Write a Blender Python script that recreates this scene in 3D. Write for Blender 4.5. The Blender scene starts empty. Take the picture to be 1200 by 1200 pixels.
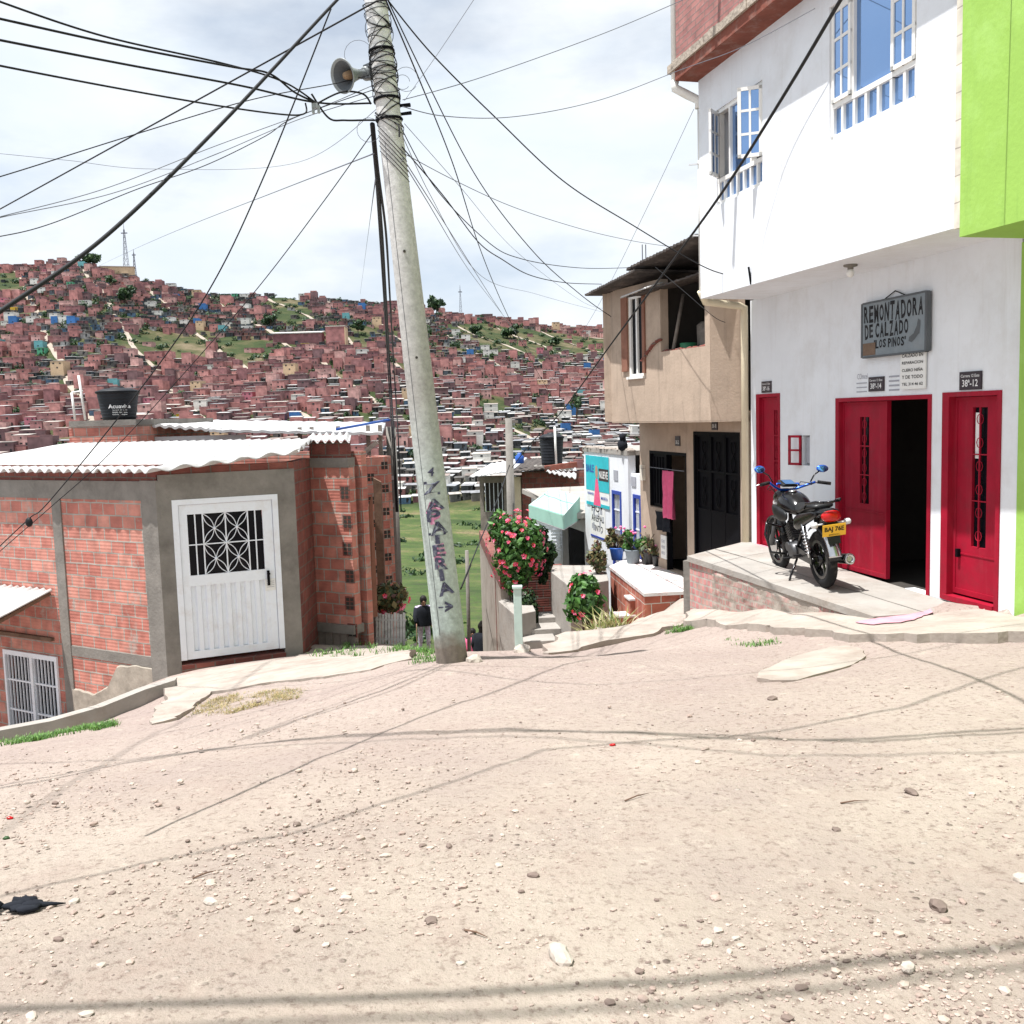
import bpy, bmesh, math, random
import numpy as np
from mathutils import Vector, Matrix, noise

# ------------------------------------------------------------------ camera, sky, sun, exposure
scene = bpy.context.scene
COL = scene.collection
CAMH = 1.65; FPX = 1150.0
CAMR = Matrix.Rotation(math.radians(90 - 5.6), 3, 'X') @ Matrix.Rotation(math.radians(-1.7), 3, 'Z')
cam_data = bpy.data.cameras.new('camera')
cam = bpy.data.objects.new('camera', cam_data); COL.objects.link(cam)
cam_data.sensor_width = 36; cam_data.lens = 36 * FPX / 1200; cam_data.clip_start = 0.05; cam_data.clip_end = 6000
cam.matrix_world = Matrix.Translation((0, 0, CAMH)) @ CAMR.to_4x4()
scene.camera = cam

SUN_EL = math.radians(72.5); sh = Vector((-0.93, -0.37)).normalized()
S = Vector((sh.x * math.cos(SUN_EL), sh.y * math.cos(SUN_EL), math.sin(SUN_EL)))      # towards the sun
sun_data = bpy.data.lights.new('sun', 'SUN'); sun_data.energy = 5.0; sun_data.angle = math.radians(0.53)
sun_data.color = (1.0, 0.98, 0.955)
sun = bpy.data.objects.new('sun', sun_data); COL.objects.link(sun)
sun.rotation_euler = S.to_track_quat('Z', 'Y').to_euler(); sun.location = (0, 0, 30)

world = bpy.data.worlds.new('World'); scene.world = world; world.use_nodes = True
nt = world.node_tree; nt.nodes.clear()
def N(tree, typ, **kw):
    n = tree.nodes.new(typ)
    for k, v in kw.items():
        if k.startswith('i_'):
            key = k[2:]; key = int(key) if key.isdigit() else key
            n.inputs[key].default_value = v
        else: setattr(n, k, v)
    return n
out = N(nt, 'ShaderNodeOutputWorld'); bg = N(nt, 'ShaderNodeBackground')
sky = N(nt, 'ShaderNodeTexSky', sky_type='NISHITA', sun_disc=False)
sky.sun_elevation = SUN_EL; sky.sun_rotation = math.atan2(sh.x, sh.y); sky.altitude = 2600; sky.air_density = 1.1; sky.dust_density = 1.0
bg.inputs[1].default_value = 0.071
tc = N(nt, 'ShaderNodeTexCoord'); mp = N(nt, 'ShaderNodeMapping'); mp.inputs['Scale'].default_value = (1, 1, 2.6); mp.inputs['Location'].default_value = (3.1, 0.4, 0.2)
nz = N(nt, 'ShaderNodeTexNoise'); nz.inputs['Scale'].default_value = 2.3; nz.inputs['Detail'].default_value = 8; nz.inputs['Roughness'].default_value = 0.56
rp = N(nt, 'ShaderNodeValToRGB'); rp.color_ramp.elements[0].position = 0.28; rp.color_ramp.elements[1].position = 0.50
rp.color_ramp.elements[0].color = (0.45, 0.45, 0.45, 1); rp.color_ramp.elements[1].color = (1, 1, 1, 1)
nz2 = N(nt, 'ShaderNodeTexNoise'); nz2.inputs['Scale'].default_value = 5.0; nz2.inputs['Detail'].default_value = 6
rp2 = N(nt, 'ShaderNodeValToRGB'); rp2.color_ramp.elements[0].position = 0.36; rp2.color_ramp.elements[1].position = 0.62
rp2.color_ramp.elements[0].color = (7.6, 8.4, 9.3, 1); rp2.color_ramp.elements[1].color = (8.7, 9.1, 9.5, 1)
mx = N(nt, 'ShaderNodeMixRGB')
nt.links.new(tc.outputs['Generated'], mp.inputs[0]); nt.links.new(mp.outputs[0], nz.inputs['Vector']); nt.links.new(mp.outputs[0], nz2.inputs['Vector'])
nt.links.new(nz.outputs[0], rp.inputs[0]); nt.links.new(nz2.outputs[0], rp2.inputs[0])
nt.links.new(rp.outputs[0], mx.inputs[0]); nt.links.new(sky.outputs[0], mx.inputs[1]); nt.links.new(rp2.outputs[0], mx.inputs[2])
nt.links.new(mx.outputs[0], bg.inputs[0]); nt.links.new(bg.outputs[0], out.inputs[0])
scene.view_settings.view_transform = 'Standard'; scene.view_settings.look = 'None'
scene.view_settings.exposure = 0.7; scene.view_settings.gamma = 1.0
rnd = random.Random(7)

# ------------------------------------------------------------------ placing helpers
def ray(px, py): return CAMR @ Vector(((px - 600) / FPX, -(py - 600) / FPX, -1.0))
def at(px, py, D):
    d = ray(px, py); return Vector((0, 0, CAMH)) + d * (D / d.y)
def atz(px, py, z):
    d = ray(px, py); return Vector((0, 0, CAMH)) + d * ((z - CAMH) / d.z)
class Frame:                                   # a vertical wall plane: u along the wall, n out of it, z up
    def __init__(s, a, b, flip=False):
        s.o = Vector((a[0], a[1], 0)); d = Vector((b[0] - a[0], b[1] - a[1], 0)); s.len = d.length; s.d = d.normalized()
        s.n = Vector((-s.d.y, s.d.x, 0))
        if s.n.dot(-s.o) < 0: s.n = -s.n
        if flip: s.n = -s.n
    def p(s, u, z, n=0.0): return s.o + s.d * u + s.n * n + Vector((0, 0, z))
    def hit(s, px, py, n=0.0):
        r = ray(px, py); o = s.o + s.n * n; t = o.dot(s.n) / r.dot(s.n)
        P = Vector((0, 0, CAMH)) + r * t; return (P - o).dot(s.d), P.z
    def off(s, n):
        f = Frame.__new__(Frame); f.o = s.o + s.n * n; f.d = s.d; f.n = s.n; f.len = s.len; return f

# ------------------------------------------------------------------ mesh builder
OFFS = {}
class MB:
    def __init__(s): s.v = []; s.f = []; s.m = []; s.sm = []; s.uv = {}
    def vert(s, p): s.v.append(Vector(p)); return len(s.v) - 1
    def face(s, idx, m=0, sm=False, uv=None):
        if uv: s.uv[len(s.f)] = uv
        s.f.append(tuple(idx)); s.m.append(m); s.sm.append(sm)
    def poly(s, pts, m=0, sm=False): s.face([s.vert(p) for p in pts], m, sm)
    def hexa(s, b, t, m=0):                    # bottom 4, top 4, counter-clockwise
        i = [s.vert(p) for p in b] + [s.vert(p) for p in t]
        for q in ((3, 2, 1, 0), (4, 5, 6, 7), (0, 1, 5, 4), (1, 2, 6, 5), (2, 3, 7, 6), (3, 0, 4, 7)): s.face([i[k] for k in q], m)
    def box(s, c, size, rz=0, m=0, rot=None):
        R = rot if rot else Matrix.Rotation(rz, 3, 'Z'); c = Vector(c); h = Vector(size) / 2
        q = [(-1, -1), (1, -1), (1, 1), (-1, 1)]
        s.hexa([c + R @ Vector((a * h.x, b * h.y, -h.z)) for a, b in q], [c + R @ Vector((a * h.x, b * h.y, h.z)) for a, b in q], m)
    def fbox(s, F, u0, u1, z0, z1, n0, n1, m=0):
        q = [(u0, n0), (u1, n0), (u1, n1), (u0, n1)]
        s.hexa([F.p(u, z0, n) for u, n in q], [F.p(u, z1, n) for u, n in q], m)
    def prism(s, pts, z0, z1, m=0, mtop=None): # pts (x,y[,ztop])
        b = [s.vert((p[0], p[1], z0)) for p in pts]; t = [s.vert((p[0], p[1], p[2] if len(p) > 2 else z1)) for p in pts]
        n = len(pts); s.face(b[::-1], m); s.face(t, m if mtop is None else mtop)
        for k in range(n): s.face((b[k], b[(k + 1) % n], t[(k + 1) % n], t[k]), m)
    def tube(s, pts, r, seg=8, m=0, caps=True, sm=True, flat=1.0):
        pts = [Vector(p) for p in pts]; rs = r if isinstance(r, (list, tuple)) else [r] * len(pts)
        prev = None; rings = []
        for i, p in enumerate(pts):
            t = (pts[min(i + 1, len(pts) - 1)] - pts[max(i - 1, 0)]).normalized()
            if prev is None:
                a = Vector((0, 0, 1)) if abs(t.z) < 0.9 else Vector((1, 0, 0)); x = t.cross(a).normalized()
            else: x = (prev - t * prev.dot(t)).normalized()
            y = t.cross(x); prev = x
            rings.append([s.vert(p + (x * math.cos(2 * math.pi * k / seg) + y * math.sin(2 * math.pi * k / seg) * flat) * rs[i]) for k in range(seg)])
        for a, b in zip(rings, rings[1:]):
            for k in range(seg): s.face((a[k], a[(k + 1) % seg], b[(k + 1) % seg], b[k]), m, sm)
        if caps: s.face(rings[0][::-1], m); s.face(rings[-1], m)
    def bar(s, a, b, w, h=None, m=0, up=(0, 0, 1)):   # rectangular bar
        a = Vector(a); b = Vector(b); t = (b - a).normalized(); h = w if h is None else h
        up = Vector(up)
        if abs(t.dot(up)) > 0.98: up = Vector((1, 0, 0))
        x = t.cross(up).normalized() * w / 2; y = x.cross(t).normalized() * h / 2
        s.hexa([a - x - y, a + x - y, b + x - y, b - x - y], [a - x + y, a + x + y, b + x + y, b - x + y], m)
    def lathe(s, c, axis, prof, seg=20, m=0, sm=True, cap=True):  # prof: (distance along axis, radius)
        c = Vector(c); t = Vector(axis).normalized(); a = Vector((0, 0, 1)) if abs(t.z) < 0.9 else Vector((1, 0, 0))
        x = t.cross(a).normalized(); y = t.cross(x); rings = []
        for h, r in prof: rings.append([s.vert(c + t * h + (x * math.cos(2 * math.pi * k / seg) + y * math.sin(2 * math.pi * k / seg)) * r) for k in range(seg)])
        for a_, b_ in zip(rings, rings[1:]):
            for k in range(seg): s.face((a_[k], a_[(k + 1) % seg], b_[(k + 1) % seg], b_[k]), m, sm)
        if cap: s.face(rings[0][::-1], m); s.face(rings[-1], m)
    def ell(s, c, r, seg=14, ring=9, m=0, rot=None, jit=0.0, R=None):
        c = Vector(c); R_ = rot or Matrix.Identity(3); rings = []; g = R or rnd
        for j in range(1, ring):
            th = math.pi * j / ring; row = []
            for k in range(seg):
                ph = 2 * math.pi * k / seg; q = 1 + (g.uniform(-jit, jit) if jit else 0)
                row.append(s.vert(c + R_ @ Vector((r[0] * math.sin(th) * math.cos(ph) * q, r[1] * math.sin(th) * math.sin(ph) * q, r[2] * math.cos(th) * q))))
            rings.append(row)
        top = s.vert(c + R_ @ Vector((0, 0, r[2]))); bot = s.vert(c + R_ @ Vector((0, 0, -r[2])))
        for a, b in zip(rings, rings[1:]):
            for k in range(seg): s.face((a[k], b[k], b[(k + 1) % seg], a[(k + 1) % seg]), m, True)
        for k in range(seg): s.face((top, rings[0][k], rings[0][(k + 1) % seg]), m, True); s.face((bot, rings[-1][(k + 1) % seg], rings[-1][k]), m, True)
    def wall(s, F, u0, u1, z0, z1, th, holes=(), m=0, mrev=None, n0=0.0):   # wall with openings; thickness goes inwards (-n)
        us = sorted({u0, u1} | {h[0] for h in holes} | {h[1] for h in holes}); zs = sorted({z0, z1} | {h[2] for h in holes} | {h[3] for h in holes})
        us = [u for u in us if u0 <= u <= u1]; zs = [z for z in zs if z0 <= z <= z1]
        mr = m if mrev is None else mrev
        def solid(i, j):
            if i < 0 or j < 0 or i >= len(us) - 1 or j >= len(zs) - 1: return False
            uc = (us[i] + us[i + 1]) / 2; zc = (zs[j] + zs[j + 1]) / 2
            return not any(h[0] < uc < h[1] and h[2] < zc < h[3] for h in holes)
        for i in range(len(us) - 1):
            for j in range(len(zs) - 1):
                if not solid(i, j): continue
                a, b, c, d = us[i], us[i + 1], zs[j], zs[j + 1]
                s.poly([F.p(a, c, n0), F.p(b, c, n0), F.p(b, d, n0), F.p(a, d, n0)], m)
                s.poly([F.p(a, c, n0 - th), F.p(a, d, n0 - th), F.p(b, d, n0 - th), F.p(b, c, n0 - th)], m)
                if not solid(i - 1, j): s.poly([F.p(a, c, n0), F.p(a, d, n0), F.p(a, d, n0 - th), F.p(a, c, n0 - th)], mr)
                if not solid(i + 1, j): s.poly([F.p(b, c, n0), F.p(b, c, n0 - th), F.p(b, d, n0 - th), F.p(b, d, n0)], mr)
                if not solid(i, j - 1): s.poly([F.p(a, c, n0), F.p(a, c, n0 - th), F.p(b, c, n0 - th), F.p(b, c, n0)], mr)
                if not solid(i, j + 1): s.poly([F.p(a, d, n0), F.p(b, d, n0), F.p(b, d, n0 - th), F.p(a, d, n0 - th)], mr)
    def build(s, name, mats, parent=None, base=None, recalc=False, local=False, bevel=0):
        me = bpy.data.meshes.new(name)
        if not isinstance(mats, (list, tuple)): mats = [mats]
        for mm in mats: me.materials.append(mm)
        if parent is not None: off = OFFS.get(parent.name, Vector((0, 0, 0)))
        elif base is not None: off = Vector(base)
        else:
            xs = [p.x for p in s.v]; ys = [p.y for p in s.v]; off = Vector(((min(xs) + max(xs)) / 2, (min(ys) + max(ys)) / 2, min(p.z for p in s.v)))
        if local: off = Vector((0, 0, 0))
        me.from_pydata([tuple(p - off) for p in s.v], [], s.f)
        me.polygons.foreach_set('material_index', s.m); me.polygons.foreach_set('use_smooth', s.sm)
        uvl = me.uv_layers.new(name='UVMap'); dat = np.zeros((len(me.loops), 2), dtype=np.float32); li = 0
        for fi, f in enumerate(s.f):
            if fi in s.uv:
                for q in s.uv[fi]: dat[li] = q; li += 1
                continue
            p0 = s.v[f[0]]; n = Vector((0, 0, 0))
            for k in range(1, len(f) - 1): n += (s.v[f[k]] - p0).cross(s.v[f[k + 1]] - p0)
            if n.length > 0: n.normalize()
            if abs(n.z) > 0.75: 
                for k in f: dat[li] = (s.v[k].x, s.v[k].y); li += 1
            else:
                t = Vector((-n.y, n.x, 0)).normalized()
                for k in f: dat[li] = (s.v[k].dot(t), s.v[k].z); li += 1
        uvl.data.foreach_set('uv', dat.ravel())
        me.update(); me.validate()
        if recalc:
            bm = bmesh.new(); bm.from_mesh(me); bmesh.ops.remove_doubles(bm, verts=bm.verts, dist=1e-5); bmesh.ops.recalc_face_normals(bm, faces=bm.faces); bm.to_mesh(me); bm.free()
        o = bpy.data.objects.new(name, me); COL.objects.link(o)
        if parent is not None: o.parent = parent
        elif not local: o.location = off
        OFFS[o.name] = off
        if bevel:
            b = o.modifiers.new('bevel', 'BEVEL'); b.width = bevel; b.segments = 2; b.limit_method = 'ANGLE'
        return o
def tag(o, label=None, cat=None, group=None, kind=None):
    if label: o['label'] = label
    if cat: o['category'] = cat
    if group: o['group'] = group
    if kind: o['kind'] = kind
    return o
def thing(name, base, label, cat, group=None):
    o = bpy.data.objects.new(name, None); COL.objects.link(o); o.location = base; OFFS[o.name] = Vector(base)
    o.empty_display_size = 0.2
    return tag(o, label, cat, group)
def copy_tree(o, parent=None):
    c = o.copy(); COL.objects.link(c); c.parent = parent; OFFS[c.name] = OFFS.get(o.name, Vector((0, 0, 0)))
    for ch in list(o.children): copy_tree(ch, c)
    return c

# ------------------------------------------------------------------ materials
def newmat(name):
    m = bpy.data.materials.new(name); m.use_nodes = True; t = m.node_tree; b = t.nodes['Principled BSDF']; return m, t, b
def L(t, a, b): t.links.new(a, b)
def M(name, col, rough=0.8, var=0.12, scale=4.0, bump=0.15, bscale=40.0, metal=0.0, stain=None, stain_amt=0.0, stain_scale=2.0, bdist=0.01, spec=None, streak=None, streak_amt=0.5):
    m, t, b = newmat(name); tcn = N(t, 'ShaderNodeTexCoord')
    n1 = N(t, 'ShaderNodeTexNoise'); n1.inputs['Scale'].default_value = scale; n1.inputs['Detail'].default_value = 6; n1.inputs['Roughness'].default_value = 0.65
    L(t, tcn.outputs['Object'], n1.inputs['Vector'])
    r = N(t, 'ShaderNodeValToRGB'); r.color_ramp.elements[0].position = 0.3; r.color_ramp.elements[1].position = 0.7
    c = Vector(col); lo = c * (1 - var); hi = c * (1 + var)
    r.color_ramp.elements[0].color = (*lo, 1); r.color_ramp.elements[1].color = (*[min(1, x) for x in hi], 1)
    L(t, n1.outputs[0], r.inputs[0]); src = r.outputs[0]
    if stain:
        n3 = N(t, 'ShaderNodeTexNoise'); n3.inputs['Scale'].default_value = stain_scale; n3.inputs['Detail'].default_value = 8; n3.inputs['Roughness'].default_value = 0.7
        L(t, tcn.outputs['Object'], n3.inputs['Vector'])
        r3 = N(t, 'ShaderNodeValToRGB'); r3.color_ramp.elements[0].position = 0.5; r3.color_ramp.elements[1].position = 0.72
        r3.color_ramp.elements[0].color = (0, 0, 0, 1); r3.color_ramp.elements[1].color = (stain_amt,) * 3 + (1,)
        L(t, n3.outputs[0], r3.inputs[0]); mx = N(t, 'ShaderNodeMixRGB'); L(t, r3.outputs[0], mx.inputs[0]); L(t, src, mx.inputs[1]); mx.inputs[2].default_value = (*stain, 1); src = mx.outputs[0]
    if streak:                                  # rain streaks and grime running down a wall
        mq = N(t, 'ShaderNodeMapping'); mq.inputs['Scale'].default_value = (5, 5, 0.35); L(t, tcn.outputs['Object'], mq.inputs[0]); n4 = N(t, 'ShaderNodeTexNoise'); n4.inputs['Scale'].default_value = 1.6; n4.inputs['Detail'].default_value = 7; n4.inputs['Roughness'].default_value = 0.7
        L(t, mq.outputs[0], n4.inputs['Vector']); r4 = N(t, 'ShaderNodeValToRGB'); r4.color_ramp.elements[0].position = 0.54; r4.color_ramp.elements[1].position = 0.74; r4.color_ramp.elements[0].color = (0, 0, 0, 1); r4.color_ramp.elements[1].color = (streak_amt,) * 3 + (1,)
        L(t, n4.outputs[0], r4.inputs[0]); mx = N(t, 'ShaderNodeMixRGB'); L(t, r4.outputs[0], mx.inputs[0]); L(t, src, mx.inputs[1]); mx.inputs[2].default_value = (*streak, 1); src = mx.outputs[0]
    L(t, src, b.inputs['Base Color']); b.inputs['Roughness'].default_value = rough; b.inputs['Metallic'].default_value = metal
    b.inputs['Specular IOR Level'].default_value = spec if spec is not None else (0.22 if rough >= 0.55 else 0.5)
    if bump:
        n2 = N(t, 'ShaderNodeTexNoise'); n2.inputs['Scale'].default_value = bscale; n2.inputs['Detail'].default_value = 5
        L(t, tcn.outputs['Object'], n2.inputs['Vector']); bp = N(t, 'ShaderNodeBump'); bp.inputs['Strength'].default_value = bump; bp.inputs['Distance'].default_value = bdist
        L(t, n2.outputs[0], bp.inputs['Height']); L(t, bp.outputs[0], b.inputs['Normal'])
    return m
def brickmat(name, c1, c2, mortar, w, h, ms=0.012, bump=0.6, groove=0.0, smear=0.0, smear_lo=0.56):
    m, t, b = newmat(name); uv = N(t, 'ShaderNodeUVMap'); tcn = N(t, 'ShaderNodeTexCoord')
    dn = N(t, 'ShaderNodeTexNoise'); dn.inputs['Scale'].default_value = 3.0; dn.inputs['Detail'].default_value = 4; L(t, tcn.outputs['Object'], dn.inputs['Vector'])
    ad = N(t, 'ShaderNodeVectorMath', operation='MULTIPLY_ADD'); ad.inputs[1].default_value = (0.03, 0.03, 0); L(t, dn.outputs['Color'], ad.inputs[0]); L(t, uv.outputs[0], ad.inputs[2])
    br = N(t, 'ShaderNodeTexBrick'); br.inputs['Scale'].default_value = 1; br.inputs['Brick Width'].default_value = w; br.inputs['Row Height'].default_value = h
    br.inputs['Mortar Size'].default_value = ms; br.inputs['Mortar Smooth'].default_value = 0.15; br.inputs['Bias'].default_value = -0.2
    br.inputs['Color1'].default_value = (*c1, 1); br.inputs['Color2'].default_value = (*c2, 1); br.inputs['Mortar'].default_value = (*mortar, 1)
    L(t, ad.outputs[0], br.inputs['Vector']); src = br.outputs['Color']
    n1 = N(t, 'ShaderNodeTexNoise'); n1.inputs['Scale'].default_value = 6; n1.inputs['Detail'].default_value = 7; L(t, tcn.outputs['Object'], n1.inputs['Vector'])
    hs = N(t, 'ShaderNodeMapRange'); hs.inputs['From Min'].default_value = 0.3; hs.inputs['From Max'].default_value = 0.7; hs.inputs['To Min'].default_value = 0.75; hs.inputs['To Max'].default_value = 1.2
    L(t, n1.outputs[0], hs.inputs[0]); mu = N(t, 'ShaderNodeMixRGB', blend_type='MULTIPLY'); mu.inputs[0].default_value = 1; L(t, src, mu.inputs[1]); L(t, hs.outputs[0], mu.inputs[2]); src = mu.outputs[0]
    if smear:
        n3 = N(t, 'ShaderNodeTexNoise'); n3.inputs['Scale'].default_value = 2.5; n3.inputs['Detail'].default_value = 10; n3.inputs['Roughness'].default_value = 0.75; L(t, tcn.outputs['Object'], n3.inputs['Vector'])
        r3 = N(t, 'ShaderNodeValToRGB'); r3.color_ramp.elements[0].position = smear_lo; r3.color_ramp.elements[1].position = smear_lo + 0.08; r3.color_ramp.elements[0].color = (0, 0, 0, 1); r3.color_ramp.elements[1].color = (smear,) * 3 + (1,)
        L(t, n3.outputs[0], r3.inputs[0]); mx = N(t, 'ShaderNodeMixRGB'); L(t, r3.outputs[0], mx.inputs[0]); L(t, src, mx.inputs[1]); mx.inputs[2].default_value = (*mortar, 1); src = mx.outputs[0]
    L(t, src, b.inputs['Base Color']); b.inputs['Roughness'].default_value = 0.9
    inv = N(t, 'ShaderNodeMath', operation='SUBTRACT'); inv.inputs[0].default_value = 1; L(t, br.outputs['Fac'], inv.inputs[1]); hsrc = inv.outputs[0]
    if groove:
        wv = N(t, 'ShaderNodeTexWave', wave_type='BANDS', bands_direction='Y'); wv.inputs['Scale'].default_value = 1 / (h / 7) / 6.283 * 1.0; L(t, uv.outputs[0], wv.inputs['Vector'])
        ma = N(t, 'ShaderNodeMath', operation='MULTIPLY_ADD'); ma.inputs[1].default_value = groove; L(t, wv.outputs['Fac'], ma.inputs[0]); L(t, hsrc, ma.inputs[2]); hsrc = ma.outputs[0]
    ma2 = N(t, 'ShaderNodeMath', operation='MULTIPLY_ADD'); ma2.inputs[1].default_value = 0.8; L(t, n1.outputs[0], ma2.inputs[0]); L(t, hsrc, ma2.inputs[2])
    bp = N(t, 'ShaderNodeBump'); bp.inputs['Strength'].default_value = bump; bp.inputs['Distance'].default_value = 0.012; L(t, ma2.outputs[0], bp.inputs['Height']); L(t, bp.outputs[0], b.inputs['Normal'])
    return m
def rampmat(name, cols, rough=0.85, bump=0, spec=None, noise_scale=0.0, metal=0.0):     # one colour per object / per connected piece
    m, t, b = newmat(name); g = N(t, 'ShaderNodeNewGeometry'); oi = N(t, 'ShaderNodeObjectInfo')
    a = N(t, 'ShaderNodeMath', operation='ADD'); L(t, g.outputs['Random Per Island'], a.inputs[0]); L(t, oi.outputs['Random'], a.inputs[1])
    f = N(t, 'ShaderNodeMath', operation='FRACT'); L(t, a.outputs[0], f.inputs[0])
    r = N(t, 'ShaderNodeValToRGB'); r.color_ramp.interpolation = 'CONSTANT'
    while len(r.color_ramp.elements) < len(cols): r.color_ramp.elements.new(0.5)
    for k, c in enumerate(cols): r.color_ramp.elements[k].position = k / len(cols); r.color_ramp.elements[k].color = (*c, 1)
    L(t, f.outputs[0], r.inputs[0]); src = r.outputs[0]
    if noise_scale:
        tcn = N(t, 'ShaderNodeTexCoord'); n1 = N(t, 'ShaderNodeTexNoise'); n1.inputs['Scale'].default_value = noise_scale; n1.inputs['Detail'].default_value = 5; L(t, tcn.outputs['Object'], n1.inputs['Vector'])
        hs = N(t, 'ShaderNodeMapRange'); hs.inputs['From Min'].default_value = 0.3; hs.inputs['From Max'].default_value = 0.7; hs.inputs['To Min'].default_value = 0.65; hs.inputs['To Max'].default_value = 1.3; L(t, n1.outputs[0], hs.inputs[0])
        mu = N(t, 'ShaderNodeMixRGB', blend_type='MULTIPLY'); mu.inputs[0].default_value = 1; L(t, src, mu.inputs[1]); L(t, hs.outputs[0], mu.inputs[2]); src = mu.outputs[0]
    L(t, src, b.inputs['Base Color']); b.inputs['Roughness'].default_value = rough; b.inputs['Metallic'].default_value = metal
    if spec is not None: b.inputs['Specular IOR Level'].default_value = spec
    return m
def leafmat(name, cols, rough=0.55, trans=0.25):
    m = rampmat(name, cols, rough); t = m.node_tree; b = t.nodes['Principled BSDF']; o = t.nodes['Material Output']
    tr = N(t, 'ShaderNodeBsdfTranslucent'); ms = N(t, 'ShaderNodeMixShader'); ms.inputs[0].default_value = trans
    L(t, b.inputs['Base Color'].links[0].from_socket, tr.inputs[0]); L(t, b.outputs[0], ms.inputs[1]); L(t, tr.outputs[0], ms.inputs[2]); L(t, ms.outputs[0], o.inputs[0]); return m

K = {}
K['white_wall'] = M('white_render', (0.73, 0.755, 0.79), 0.9, 0.05, 1.5, 0.3, 30, stain=(0.52, 0.50, 0.48), stain_amt=0.4, stain_scale=1.3, bdist=0.006, streak=(0.50, 0.48, 0.46), streak_amt=0.28)
K['green_wall'] = M('lime_green_paint', (0.30, 0.50, 0.10), 0.75, 0.05, 2, 0.25, 25, stain=(0.42, 0.66, 0.2), stain_amt=0.4, stain_scale=3, streak=(0.2, 0.36, 0.08), streak_amt=0.45)
K['tan_wall'] = M('tan_render', (0.44, 0.345, 0.27), 0.9, 0.12, 1.7, 0.3, 30, stain=(0.22, 0.17, 0.13), stain_amt=0.5, stain_scale=1.6, streak=(0.25, 0.2, 0.16), streak_amt=0.6)
K['red_paint'] = M('red_door_paint', (0.30, 0.004, 0.022), 0.6, 0.2, 3, 0.08, 30, stain=(0.18, 0.02, 0.03), stain_amt=0.5, stain_scale=5, streak=(0.36, 0.07, 0.09), streak_amt=0.3)
K['dark_iron'] = M('black_iron', (0.004, 0.004, 0.006), 0.6, 0.2, 8, 0.05, spec=0.08)
K['white_metal'] = M('white_painted_metal', (0.76, 0.80, 0.86), 0.45, 0.05, 4, 0.05, 20, stain=(0.45, 0.4, 0.36), stain_amt=0.4, stain_scale=4)
K['frame_white'] = M('white_window_frame', (0.78, 0.77, 0.74), 0.5, 0.06, 6, 0.05)
K['concrete'] = M('grey_concrete', (0.215, 0.20, 0.18), 0.92, 0.2, 3, 0.5, 25, stain=(0.11, 0.10, 0.09), stain_amt=0.6, stain_scale=2.5)
K['pale_concrete'] = M('pale_concrete', (0.335, 0.312, 0.285), 0.92, 0.14, 2, 0.6, 22, stain=(0.25, 0.205, 0.17), stain_amt=0.75, stain_scale=1.6)
K['rough_render'] = M('crumbling_render', (0.36, 0.315, 0.275), 0.95, 0.3, 9, 1.0, 14, stain=(0.14, 0.11, 0.095), stain_amt=0.9, stain_scale=9, bdist=0.05)
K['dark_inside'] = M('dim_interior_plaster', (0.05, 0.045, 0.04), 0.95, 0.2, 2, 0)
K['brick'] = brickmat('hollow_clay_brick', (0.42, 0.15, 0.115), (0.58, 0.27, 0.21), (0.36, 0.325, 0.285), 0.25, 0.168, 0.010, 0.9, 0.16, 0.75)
K['brick_red'] = brickmat('shade_darkened_red_brick', (0.17, 0.05, 0.04), (0.24, 0.08, 0.06), (0.15, 0.115, 0.095), 0.25, 0.168, 0.010, 0.8, 0.2, 0.25)  # darker copy of the clay brick, with wall shade put into its colours
K['brick_small'] = brickmat('small_pink_brick', (0.30, 0.125, 0.115), (0.38, 0.17, 0.15), (0.22, 0.14, 0.125), 0.24, 0.075, 0.010, 0.6, 0, 0.15)
K['brick_porch'] = brickmat('pink_block_brick', (0.50, 0.20, 0.20), (0.55, 0.33, 0.28), (0.42, 0.36, 0.32), 0.10, 0.085, 0.012, 0.9, 0, 0.5)
K['brick_patchy'] = brickmat('render_over_pink_brick', (0.40, 0.19, 0.18), (0.42, 0.27, 0.23), (0.36, 0.315, 0.27), 0.10, 0.085, 0.014, 1.0, 0, 0.97, 0.46)
K['tile_red'] = brickmat('terracotta_tile', (0.36, 0.10, 0.065), (0.46, 0.16, 0.10), (0.5, 0.46, 0.4), 0.30, 0.30, 0.008, 0.4, 0, 0.1)
K['tile_strip'] = brickmat('cream_tile', (0.66, 0.61, 0.52), (0.72, 0.67, 0.58), (0.4, 0.35, 0.3), 0.4, 0.22, 0.006, 0.3)
K['dusty_concrete'] = M('dusty_concrete', (0.355, 0.31, 0.27), 0.95, 0.18, 3, 0.7, 18, stain=(0.235, 0.18, 0.15), stain_amt=0.8, stain_scale=2.2)
K['tile_top'] = M('broken_white_tile', (0.68, 0.66, 0.64), 0.5, 0.1, 5, 0.1, 20, stain=(0.5, 0.16, 0.16), stain_amt=0.8, stain_scale=3.5)
K['cement_sheet'] = M('pale_fibre_cement', (0.52, 0.515, 0.51), 0.85, 0.14, 2, 0.25, 30, stain=(0.27, 0.26, 0.24), stain_amt=0.75, stain_scale=2.2)
K['zinc'] = M('zinc_sheet', (0.55, 0.56, 0.57), 0.5, 0.15, 2, 0.1, 30, metal=0.1, stain=(0.25, 0.17, 0.12), stain_amt=0.5, stain_scale=2)
K['dark_sheet'] = M('dark_weathered_sheet', (0.07, 0.06, 0.055), 0.85, 0.3, 3, 0.3, 30, stain=(0.2, 0.17, 0.15), stain_amt=0.7, stain_scale=4)
K['glass'] = M('blue_reflecting_glass', (0.22, 0.36, 0.62), 0.03, 0.03, 1, 0, metal=0.85)
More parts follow.
